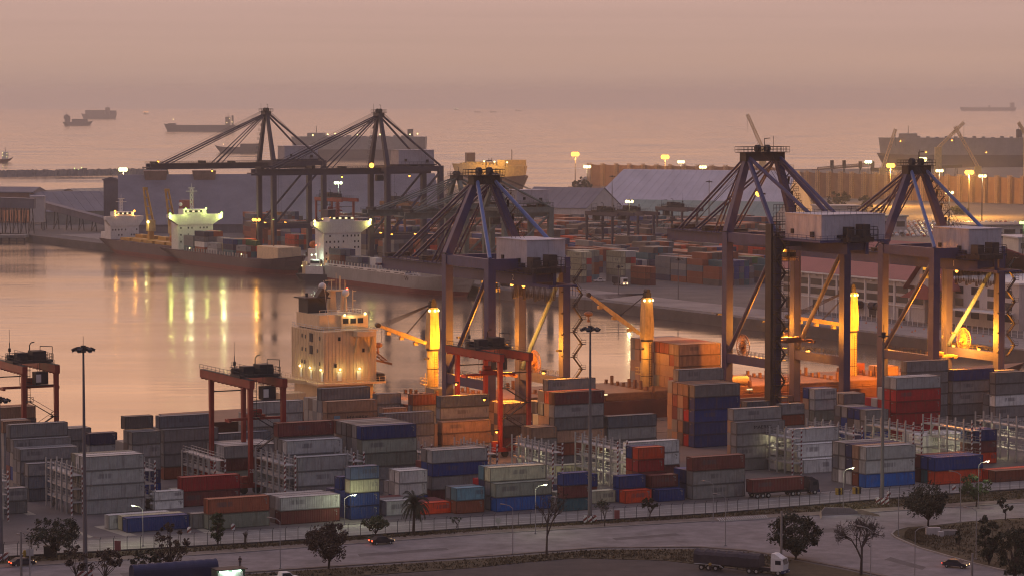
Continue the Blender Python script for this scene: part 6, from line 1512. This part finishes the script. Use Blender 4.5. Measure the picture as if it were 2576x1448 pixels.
# signs, barrels and small yard things
def sign(px, yb, ytop, label, m, w=1.0, h=1.5, name='sign_board', rnd=False):
    p = G(px, yb); z = GD(px, ytop, p.y).z; t = thing(name, label, 'sign', p); MB().tube((0, .1, 0), (0, .1, z), .07, 6).build('post', M['galv'], t)
    (MB().tube((0, -.02, z - h / 2), (0, .02, z - h / 2), h / 2, 18) if rnd else MB().box(-w / 2, w / 2, -.02, .02, z - h, z)).build('panel', M[m], t)
sign(296, 1388, 1359, 'red board on a post by the fence at the left', 'roofr', 1.1, 1.7); sign(1552, 1308, 1282, 'red board on a post right of the middle floodlight mast', 'roofr', 1.0, 1.6)
sign(1253, 1329, 1300, 'round grey sign seen from behind at the fence', 'galv', 1, 1.1, rnd=True); sign(76, 1450, 1380, 'blank grey signboard at the lower left', 'galv', 1.2, 1.1)
for (x, y, lab) in ((476, 1339, 'red and white barrel in front of the slender tree'), (586, 1331, 'red and white barrel right of the slender tree'), (2236, 1248, 'red and white barrel beside the right grey mast'), (2400, 1232, 'red and white barrel near the right street lamp')):
    MB().tube((0, 0, .02), (0, 0, .95), .38, 14).tube((0, 0, .95), (0, 0, 1.1), .30, 10).build('traffic_barrel', M['striped'], None, G(x, y)); tag(COL.objects[-1], lab, 'barrel', 'striped barrels on the inner road')
M['hazard'] = mat('hazard_yellow', (.5, .34, .05), .6)
for (x, y, lab) in ((2104, 1243, 'yellow striped barrier left of the right grey mast'), (2147, 1241, 'yellow striped barrier nearest the right grey mast')):
    t = thing('barrier', lab, 'barrier', G(x, y), TH)
    for i in range(4): MB().box(i * .45, i * .45 + .22, -.4, .4, 0, 1.3).build('panel', M['hazard'] if i % 2 == 0 else M['dark'], t)
p = G(2105, 1293); t = thing('culvert', 'concrete culvert headwall in the verge left of the right grey mast', 'culvert', p, R(12)); MB().prism([(-3.6, 0), (-2.4, 1.5), (2.8, 1.2), (5.2, 0)], 'y', 0, .35).build('headwall', M['conc'], t)
MB().add([(-3.6, -.2, .05), (-5, -5.5, .12), (-4.7, -5.5, .5), (-3.3, -.2, 1.1)], [(0, 1, 2, 3)]).add([(4.2, -.2, .05), (7, -5, .12), (6.7, -5, .5), (3.9, -.2, 1.1)], [(3, 2, 1, 0)]).build('wing_wall', M['pad'], t)
p = G(1812, 1312); t = thing('steel_grating', 'stack of steel gratings lying on the verge', 'grating', p, TH - R(4)); mb = MB()
for i in range(22): mb.beam((i * .48, 0, .15), (i * .48 + .2, 1.6, .5), .16, .12)
mb.beam((0, 0, .12), (10.6, 0, .12), .15).beam((0, 1.6, .45), (10.6, 1.6, .45), .15); mb.build('bars', M['galv'], t)
p = G(2330, 1347); t = thing('concrete_block', 'pale concrete blocks on the grass island under the leafy tree', 'blocks', p); MB().box(0, 2.6, 0, 1, .16, 1.5).build('block', M['wallw'], t); MB().box(2.8, 5.6, -.4, .8, .16, 1.1).build('block', M['conc'], t); MB().box(2.0, 3.0, -1.6, -.7, .16, 1.0).build('block', M['wallw'], t)
p = G(110, 1402); t = thing('waste_bin', 'dark waste bins under the broad tree at the lower left', 'bin', p); MB().box(0, 2.2, 0, 1.2, .1, 1.9).build('body', M['dark'], t); MB().box(-.1, 2.3, -.1, 1.3, 1.92, 2.05).build('lid', M['dark'], t)
MB().tube((0, 0, 0), (0, 0, .9), .25, 10).ball((0, 0, .95), .26, 8, 5).tube((-.4, 0, .6), (.4, 0, .6), .12, 8).build('hydrant', M['hazard'], None, G(62, 1399)); tag(COL.objects[-1], 'yellow hydrant at the fence near the lower left corner', 'hydrant')

# ------------------------------------------------------------------ trees
def crown_mb(rng, clumps, per, size):
    mb = MB()
    for (c, r) in clumps:
        for _ in range(per):
            d = Vector((rng.gauss(0, 1), rng.gauss(0, 1), rng.gauss(0, .8))); d = d.normalized() * r * rng.random() ** .45
            p = c + d; n = Vector((rng.gauss(0, 1), rng.gauss(0, 1), rng.gauss(0, 1) + .6)).normalized(); a = n.orthogonal().normalized(); b = n.cross(a); s = size * rng.uniform(.6, 1.3); w = s * .5
            mb.add([p - a * s, p + b * w, p + a * s, p - b * w], [(0, 1, 2, 3)])
    return mb
def tree(px, yb, ytop, wpx, label, leaf='leaf', n=34, per=85, seed=1, low=.28, size=.30, cat='tree', slender=False, spread=1., zoff=0., group='roadside trees'):
    p = G(px, yb); s = F / p.y; h = GD(px, ytop, p.y).z; w = wpx / s / 2; rng = random.Random(seed)
    t = thing('tree', label, cat, p, 0, group); clumps = []
    for i in range(n):
        while True:
            q = Vector((rng.uniform(-1, 1), rng.uniform(-1, 1), rng.uniform(-1, 1)))
            if .35 < q.length < 1: break
        zz = low * h + (1 - low) * h * (q.z * .5 + .5); taper = 1. if not slender else .85
        clumps.append((Vector((q.x * w * .9 * taper, q.y * w * .9 * taper, zz * .94)), w * rng.uniform(.11, .30) * spread))
    crown_mb(rng, clumps, int(per * .8), size * .88).build('crown', M[leaf], t)
    tb = MB(); z1 = low * h * .75; r0 = max(.12, .028 * h); tb.tube((0, 0, -.1), (.1, 0, z1), r0, 8, r0 * .72)
    if slender: tb.tube((.1, 0, z1), (0, 0, h * .9), r0 * .7, 6, .04)
    for c, r in clumps[::2]:
        a = Vector((.1, 0, z1 * rng.uniform(.8, 1))); m = a.lerp(c, .5) + Vector((0, 0, .12 * h * rng.uniform(-.3, 1))); tb.tube(a, m, r0 * .42, 5, r0 * .25); tb.tube(m, c, r0 * .25, 4, .03)
    tb.build('trunk', M['bark'], t); return t
def bare_tree(px, yb, ytop, wpx, label, seed=1, depth=6, leaves=0, up=.35, fork=.22):
    p = G(px, yb); s = F / p.y; h = GD(px, ytop, p.y).z; w = wpx / s / 2; rng = random.Random(seed); t = thing('tree', label, 'tree', p, 0, 'roadside trees'); mb = MB(); tips = []
    def grow(a, d, L, r, k):
        b = a + d * L; mb.tube(a, b, r, 5 if k > 3 else 4, r * .68, cap=False)
        if k == 0: tips.append(b); return
        for i in range(3 if (k > 2 or rng.random() < .5) else 2):
            n = Vector((rng.gauss(0, 1), rng.gauss(0, 1), rng.gauss(0, .5))); n = (n - d * n.dot(d)).normalized(); e = (d + n * rng.uniform(.45, .95) + Vector((0, 0, up * .5))).normalized(); e.x *= w / (h * .42); e.normalize()
            grow(b, e, L * rng.uniform(.66, .86), max(.014, r * .62), k - 1)
    grow(Vector((0, 0, -.1)), Vector((.04, 0, 1)), h * fork, max(.14, h * .022), depth - 1)
    mz = max(v[2] for v in mb.v); mw = max(abs(v[0]) for v in mb.v); fz = h / mz; fx = w / mw
    mb.v = [(a * fx, b * fx, c * fz if c > 0 else c) for a, b, c in mb.v]; mb.build('trunk', M['bark'], t)
    tips = [Vector((a.x * fx, a.y * fx, a.z * fz)) for a in tips]
    if leaves: crown_mb(rng, [(q, .35) for q in tips if rng.random() < leaves], 5, .2).build('crown', M['leaf'], t)
    return t
tree(134, 1404, 1289, 140, 'broad dark tree by the fence at the lower left', 'leaf', 44, 80, 3, .22)
tree(190, 1466, 1366, 72, 'thin dark shrub left of the left floodlight mast', 'leafr', 20, 40, 4, .3)
tree(262, 1478, 1372, 90, 'small spreading tree right of the left floodlight mast', 'leafr', 24, 40, 5, .42)
tree(362, 1462, 1372, 92, 'sparse low tree left of the forked roadside tree', 'leaf', 26, 38, 6, .35, spread=.8)
tree(430, 1446, 1307, 92, 'forked roadside tree with reddish sparse leaves', 'leafr', 34, 48, 7, .22, spread=.85)
tree(547, 1372, 1276, 42, 'slender green tree at the fence', 'leafg', 30, 60, 8, .16, slender=True, spread=1.4)
tree(827, 1430, 1308, 138, 'round reddish tree at the near kerb', 'leafr', 56, 85, 9, .24)
tree(944, 1360, 1288, 76, 'small flat-topped green tree left of the palm', 'leafg', 26, 60, 10, .40, size=.26)
tree(2001, 1406, 1286, 134, 'dense round tree behind the concrete pole', 'leaf', 66, 110, 11, .08)
tree(2334, 1326, 1214, 136, 'leafy wide tree on the tip of the grass island', 'leaf', 56, 85, 12, .26)
tree(2456, 1274, 1188, 96, 'leafy tree near the right edge by the lit street lamp', 'leafg', 36, 60, 13, .3, spread=.9)
tree(2529, 1308, 1246, 40, 'thin young tree near the right edge', 'leaf', 14, 40, 14, .35)
tree(1634, 1306, 1246, 44, 'small round tree at the fence in front of the orange box', 'leaf', 20, 55, 15, .38, size=.24)
tree(1149, 1326, 1292, 36, 'low sapling right of the palm', 'leafg', 10, 22, 16, .35, size=.22)
tree(2487, 1420, 1286, 66, 'tall dark bush on the grass island', 'leaf', 40, 90, 17, .04, cat='bush')
tree(2552, 1452, 1312, 96, 'dark bush at the lower right corner', 'leaf', 50, 90, 18, .03, cat='bush')
tree(2412, 1376, 1322, 20, 'narrow dark shrub on the grass island', 'leaf', 12, 50, 19, .05, cat='bush')
tree(2600, 1420, 1320, 90, 'dark bush cut off by the right edge', 'leaf', 40, 80, 20, .03, cat='bush')
tree(686, 1452, 1438, 24, 'tiny weed clump at the near kerb', 'leaf', 8, 40, 21, .05, size=.18, cat='bush')
bare_tree(1375, 1396, 1237, 112, 'bare tree with a few last leaves at the near kerb', 3, 6, .12)
bare_tree(2166, 1447, 1293, 150, 'wide bare tree at the road bend', 8, 8, 0, .15, .16)
bare_tree(1521, 1324, 1254, 46, 'thin almost bare tree right of the middle floodlight mast', 5, 6, .35)
bare_tree(616, 1366, 1336, 16, 'bare sapling at the fence right of the slender tree', 6, 4); bare_tree(823, 1346 - 5, 1312, 16, 'bare sapling at the fence above the round reddish tree', 9, 4)
def palm(px, yb, ytop, wpx, label):
    p = G(px, yb); s = F / p.y; h = GD(px, ytop, p.y).z; w = wpx / s / 2; rng = random.Random(4); t = thing('palm_tree', label, 'palm tree', p); zt = h * .62
    MB().tube((0, 0, -.1), (.2, 0, zt), .28, 8, .2).build('trunk', M['bark'], t); mb = MB()
    for i in range(52):
        a = rng.uniform(0, 6.283); el = rng.uniform(-.9, 1.35); L = w * rng.uniform(.85, 1.15); pts = []; d = Vector((math.cos(a) * math.cos(el), math.sin(a) * math.cos(el), math.sin(el))); q = Vector((.2, 0, zt))
        for k in range(9): pts.append(q.copy()); q = q + d * L / 8; d = (d + Vector((0, 0, -.17 - .04 * k))).normalized()
        mb.path(pts, .035, 4); sd = Vector((-math.sin(a), math.cos(a), 0))
        for k in range(1, 9):
            for s_ in (-1, 1):
                for f in (0, .33, .66):
                    c = pts[k - 1].lerp(pts[k], f); tip = c + sd * s_ * L * .20 * (1 - .07 * k) + (pts[k] - pts[k - 1]) * .7 - Vector((0, 0, .25)); u = (pts[k] - pts[k - 1]).normalized() * .085; mb.add([c - u, c + u, tip], [(0, 1, 2)])
    mb.build('frond', M['leaf'], t)
palm(1040, 1343, 1219, 96, 'coconut palm at the fence')
# far trees
for i, (px, yb, yt, w, lab) in enumerate(((1448, 484, 452, 20, 'dark conifer-like tree left of the far orange tower'), (1464, 485, 444, 30, 'dark dense tree at the far orange tower'), (1480, 486, 456, 22, 'dark tree right of the far orange tower'), (2110, 525, 480, 60, 'hazy tree in front of the windbreak screen'), (2040, 512, 486, 46, 'smaller hazy tree in front of the windbreak screen'),
                                           (2415, 540, 520, 50, 'hazy low tree by the car park'), (2480, 610, 580, 90, 'hazy tree behind the dark-roofed office'), (2175, 530, 492, 40, 'hazy tree left of the rightmost crane'), (1880, 560, 520, 70, 'hazy trees right of the middle crane boom'))):
    tree(px, yb, yt, w, lab, 'leaf', 26, 60, 40 + i, .05, size=.9, group='hazy trees of the far terminal')

# ------------------------------------------------------------------ vehicles and people
def wheel(t, x, y, r=.5, w=.3, m='rubber'):
    o = MB().tube((x, y - w / 2, r), (x, y + w / 2, r), r, 16).build('wheel', M[m], t); MB().tube((x, y - w / 2 - .012, r), (x, y + w / 2 + .012, r), r * .5, 12).build('rim', M['galv'], o)
def lorry(p, rz, label, cab='white', load='tarp', L=12.5, color=None, name='lorry', hood=True):
    t = thing(name, label, 'lorry', p, rz)
    for x in (-L + 1.2, -L + 2.5, -L + 3.8, -2.6, -1.3, 2.6):
        for y in (.2, 2.3): wheel(t, x, y)
    MB().box(-L, 1.8, .75, 1.75, .85, 1.15).box(-3.4, 3.2, .7, 1.8, .6, .85).build('chassis', M['dark'], t)
    mb = MB().prism([(1.3, .75), (3.5, .75), (3.55, 1.9), (3.3, 2.95), (1.3, 2.95)], 'y', .05, 2.45); mb.prism([(1.3, 2.96), (3.1, 2.96), (1.9, 3.65), (1.3, 3.65)], 'y', .25, 2.25); c = mb.build('cab', M[cab], t)
    MB().add([(3.571, .25, 1.95), (3.571, 2.25, 1.95), (3.345, 2.2, 2.8), (3.345, .3, 2.8)], [(0, 1, 2, 3)]).build('windscreen', M['glass'], c); MB().box(2.1, 3.1, .02, .047, 1.9, 2.6).build('window', M['glass'], c)
    MB().box(3.2, 3.75, .02, 2.48, .45, .95).build('bumper', M['bluet'], c)
    for y in (.35, 2.15): MB().box(3.755, 3.79, y - .18, y + .18, .62, .82).build('headlight', M['white'], c)
    if load == 'tarp':
        mb = MB(); rows = []; rng = random.Random(2)
        for i in range(25):
            x = -L - .2 + i * (L - .6) / 24; k = rng.uniform(-.07, .07) + (.1 if i % 4 == 0 else 0)
            rows.append([(x, .0, 1.2), (x, -.02, 2.6 + k), (x, .35, 3.1 + k), (x, 1.25, 3.35 + k), (x, 2.15, 3.1 + k), (x, 2.52, 2.6 + k), (x, 2.5, 1.2)])
        mb.strip(rows); mb.add(rows[0], [tuple(range(7))]).add(rows[-1], [tuple(range(6, -1, -1))]); mb.build('tarpaulin', M['tarp'], t); MB().path([Vector((-L - .1, -.1, 1.1)), Vector((-L + 4.6, -.1, 1.1)), Vector((-L + 5.2, -.1, .7))], .07).build('mudguard', M['galv'], t)
    elif load == 'box': put_box(p + Matrix.Rotation(rz, 3, 'Z') @ Vector((-L, 0, 1.18)), rz, 40, 2.6, color, 'dark red container riding on the lorry on the inner road', None, 0)
    return t
p = G(1735, 1431); az = R(27.1)
A = G(1742, 1431); B = G(1905, 1444); az = math.atan2(B.y - A.y, B.x - A.x)
dirv = (B - A).normalized(); lorry(A + dirv * 12.9, az, 'white-cabbed articulated lorry under a dark tarpaulin parked at the bottom')
lorry(G(1893, 1254) + EX * 12.2, TH, 'dark red container lorry on the inner road', 'tarp', 'box', 12.2, 'm')
def person(p, rz, label, top='hazard', legs='cloth', h=1.72):
    t = thing('person', label, 'person', p, rz); k = h / 1.72
    J = [(0, 0, .92), (0, .01, 1.15), (0, .01, 1.40), (0, 0, 1.52), (0, .02, 1.63), (.10, 0, .88), (.12, .05, .48), (.12, 0, .06), (.13, .14, .03), (-.10, 0, .88), (-.13, -.02, .48), (-.14, -.06, .06), (-.15, .08, .03),
         (.19, .01, 1.40), (.26, .02, 1.13), (.24, .13, .90), (.24, .17, .82), (-.19, .01, 1.40), (-.27, -.01, 1.13), (-.26, .08, .89), (-.26, .12, .81)]
    E = [(0, 1), (1, 2), (2, 3), (3, 4), (0, 5), (5, 6), (6, 7), (7, 8), (0, 9), (9, 10), (10, 11), (11, 12), (2, 13), (13, 14), (14, 15), (15, 16), (2, 17), (17, 18), (18, 19), (19, 20)]
    rad = [.13, .12, .14, .055, .10, .085, .06, .045, .04, .085, .06, .045, .04, .06, .045, .035, .035, .06, .045, .035, .035]
    def skin(name, idx, m, grow=0.):
        mp = {j: i for i, j in enumerate(idx)}; me = bpy.data.meshes.new(name); me.from_pydata([tuple(c * k for c in J[j]) for j in idx], [(mp[a], mp[b]) for a, b in E if a in mp and b in mp], []); me.materials.append(M[m])
        o = bpy.data.objects.new(name, me); COL.objects.link(o); o.parent = t; s = o.modifiers.new('skin', 'SKIN'); ss = o.modifiers.new('sub', 'SUBSURF'); ss.levels = ss.render_levels = 1
        for i, j in enumerate(idx): v = me.skin_vertices[0].data[i]; v.radius = ((rad[j] + grow) * k,) * 2; v.use_root = (i == 0)
        return o
    skin('body', list(range(21)), 'skin'); skin('trousers', [0, 5, 6, 7, 9, 10, 11], legs, .018); skin('shirt', [0, 1, 2, 13, 14, 17, 18], top, .02); MB().ball((0, .01, 1.66 * k), .115, 10, 6, .9).build('hair', M['dark'], t)
q = G(1786, 1436); person(q, R(200), 'person in a yellow vest standing beside the tarpaulin lorry')
# blue covered trailer, lit stall truck, pickup at the bottom edge
q = G(338, 1486); t = thing('covered_trailer', 'trailer with a rounded dark blue cover at the bottom edge', 'trailer', q, TH); L = 14.6
mb = MB(); rows = []
for i in range(30):
    x = i * L / 29; k = .05 * math.sin(i * 2.2); rows.append([(x, 1.25 - (1.28) * math.cos(a) , 2.9 + (1.25 + k) * math.sin(a)) for a in [math.pi * j / 12 for j in range(13)]])
mb.strip(rows); mb.add(rows[0], [tuple(range(13))]).add(rows[-1], [tuple(range(12, -1, -1))]); mb.build('cover', M['bluet'], t); MB().box(.02, L - .02, 0, 2.5, 1.0, 2.89).build('body', M['bluet'], t)
for x in (1.5, 2.8, 4.1, L - 1.5):
    for y in (.2, 2.3): wheel(t, x, y)
q = G(545, 1480); t = thing('stall_truck', 'box truck with two bright fluorescent tubes at the bottom edge', 'truck', q, TH)
MB().box(0, 5, 0, 2.3, .8, 3.0).build('body', mat('stall_green', (.10, .16, .12), .6), t); MB().box(-.1, 5.1, -.9, 2.4, 3.02, 3.15).build('roof', M['dark'], t)
for x in (.4, 2.6): MB().box(x, x + 1.5, -.5, -.3, 2.72, 2.9).build('lamp', M['e_tube'], t)
light((2.2, -.6, 2.5), (.75, 1, .78), 160, t, .4)
MB().box(.2, 4.6, -.08, -.02, 1.4, 2.6).build('counter', M['white'], t)
for x in (1, 4):
    for y in (.2, 2.1): wheel(t, x, y, .42)
person(q + EX * 4.5 + EY * 1.0 + Vector((0, 0, 3.16)), R(190), 'person in dark clothes standing on the roof of the box truck', 'cloth')
def car(p, rz, label, body, lamps=None, kind='car'):
    t = thing('parked_car', label, 'car', p, rz)
    prof = [(-2.1, .35), (2.1, .35), (2.15, .75), (1.2, .92), (.55, 1.42), (-1.0, 1.45), (-1.7, .98), (-2.15, .9)] if kind == 'car' else [(-2.5, .45), (2.5, .45), (2.55, .95), (1.5, 1.1), (.9, 1.75), (-.5, 1.78), (-.7, 1.1), (-2.55, 1.1)]
    b = MB().prism(prof, 'y', 0, 1.75).build('body', M[body], t); w = [(x, z) for x, z in prof[3:7]]
    MB().prism([(1.05, .95), (.5, 1.36), (-.9, 1.38), (-1.35, 1.0)] if kind == 'car' else [(1.3, 1.12), (.82, 1.66), (-.4, 1.68), (-.5, 1.15)], 'y', -.012, 1.762).build('window', M['glass'], b)
    for x in (-1.35, 1.35):
        for y in (.08, 1.67): wheel(t, x, y, .32, .2)
    for y in (.2, 1.55):
        MB().box(-2.2 if kind == 'car' else -2.6, -2.12 if kind == 'car' else -2.54, y - .16, y + .16, .68, .86).build('tail_lamp', M['e_tail'] if lamps else M['roofr'], t); MB().box(2.16 if kind == 'car' else 2.56, 2.2 if kind == 'car' else 2.6, y - .16, y + .16, .6, .76).build('headlight', M['e_head'] if lamps else M['white'], t)
    return t
car(G(718, 1466), TH, 'white pickup at the bottom edge, left of the round reddish tree', 'white', None, 'pickup')
car(G(965, 1369), TH, 'dark car with glowing tail lamps on the road below the palm', 'dark', 1); car(G(60, 1424), TH, 'dark car with glowing tail lamps on the road at the lower left', 'hulld', 1)
car(G(2400, 1428), R(-28), 'dark car with glowing tail lamps at the road bend', 'hulld', 1)
# traffic across the basin
p = G(*z5(895, 795)); t = thing('lorry', 'white-topped lorry with glowing lamps across the basin', 'lorry', p, R(-62))
MB().box(-7, 0, -1.2, 1.2, .9, 3.6).build('body', M['dark'], t); MB().box(.1, 2.4, -1.2, 1.2, .5, 3.4).build('cab', M['white'], t); MB().box(2.41, 2.5, -1.0, 1.0, 1.9, 3.0).build('windscreen', M['glass'], t)
for y in (-.8, .8): MB().ball((2.6, y, 1.0), .3, 8, 6).build('headlight', M['e_head'], t)
for x in (-5.5, -4.2, 1.4):
    for y in (-1.1, 1.1): wheel(t, x, y)
car(G(*z5(660, 760)), R(10), 'small white pickup across the basin', 'white', None, 'pickup')

# ------------------------------------------------------------------ floodlights of the near quay (free-hanging under the cranes, added for the light they cast)
def on(t, p): return (t.matrix_basis @ Vector(p))
SODL = (1, .30, .018)
for t, pts in ((crA, (((9.7, -11, 21), 38000), ((9, 12, 21), 20000), ((13, -32, 21.0), 12000))), (crB, (((10, -11, 22), 30000), ((17, 10, 22), 20000), ((6, 14, 24), 7000), ((8, -3.4, 55), 1200))), (crC, (((14, -11, 19), 95000), ((9, 12, 22), 20000), ((14, -27, 16), 6000)))):
    for c, w in pts:
        MB().box(c[0] - .6, c[0] + .6, c[1] - .4, c[1] + .4, c[2] + .3, c[2] + .7).build('floodlight', M['dark'], t); light(c, SODL, w, t, 1.2)
# ------------------------------------------------------------------ air: thin even smog over land and sea
hb = MB().box(-9500, 9500, -190, 19200, -10.5, 110).build('haze', None); hb['kind'] = 'stuff'; hb['label'] = 'thin warm smog over the harbour and the sea'
m = bpy.data.materials.new('smog'); m.use_nodes = True; t = m.node_tree; t.nodes.clear(); o = t.nodes.new('ShaderNodeOutputMaterial'); v = t.nodes.new('ShaderNodeVolumePrincipled'); t.links.new(v.outputs[0], o.inputs['Volume'])
v.inputs['Color'].default_value = (.88, .92, .99, 1); v.inputs['Density'].default_value = .00008; v.inputs['Anisotropy'].default_value = .55
hb.data.materials.append(m)
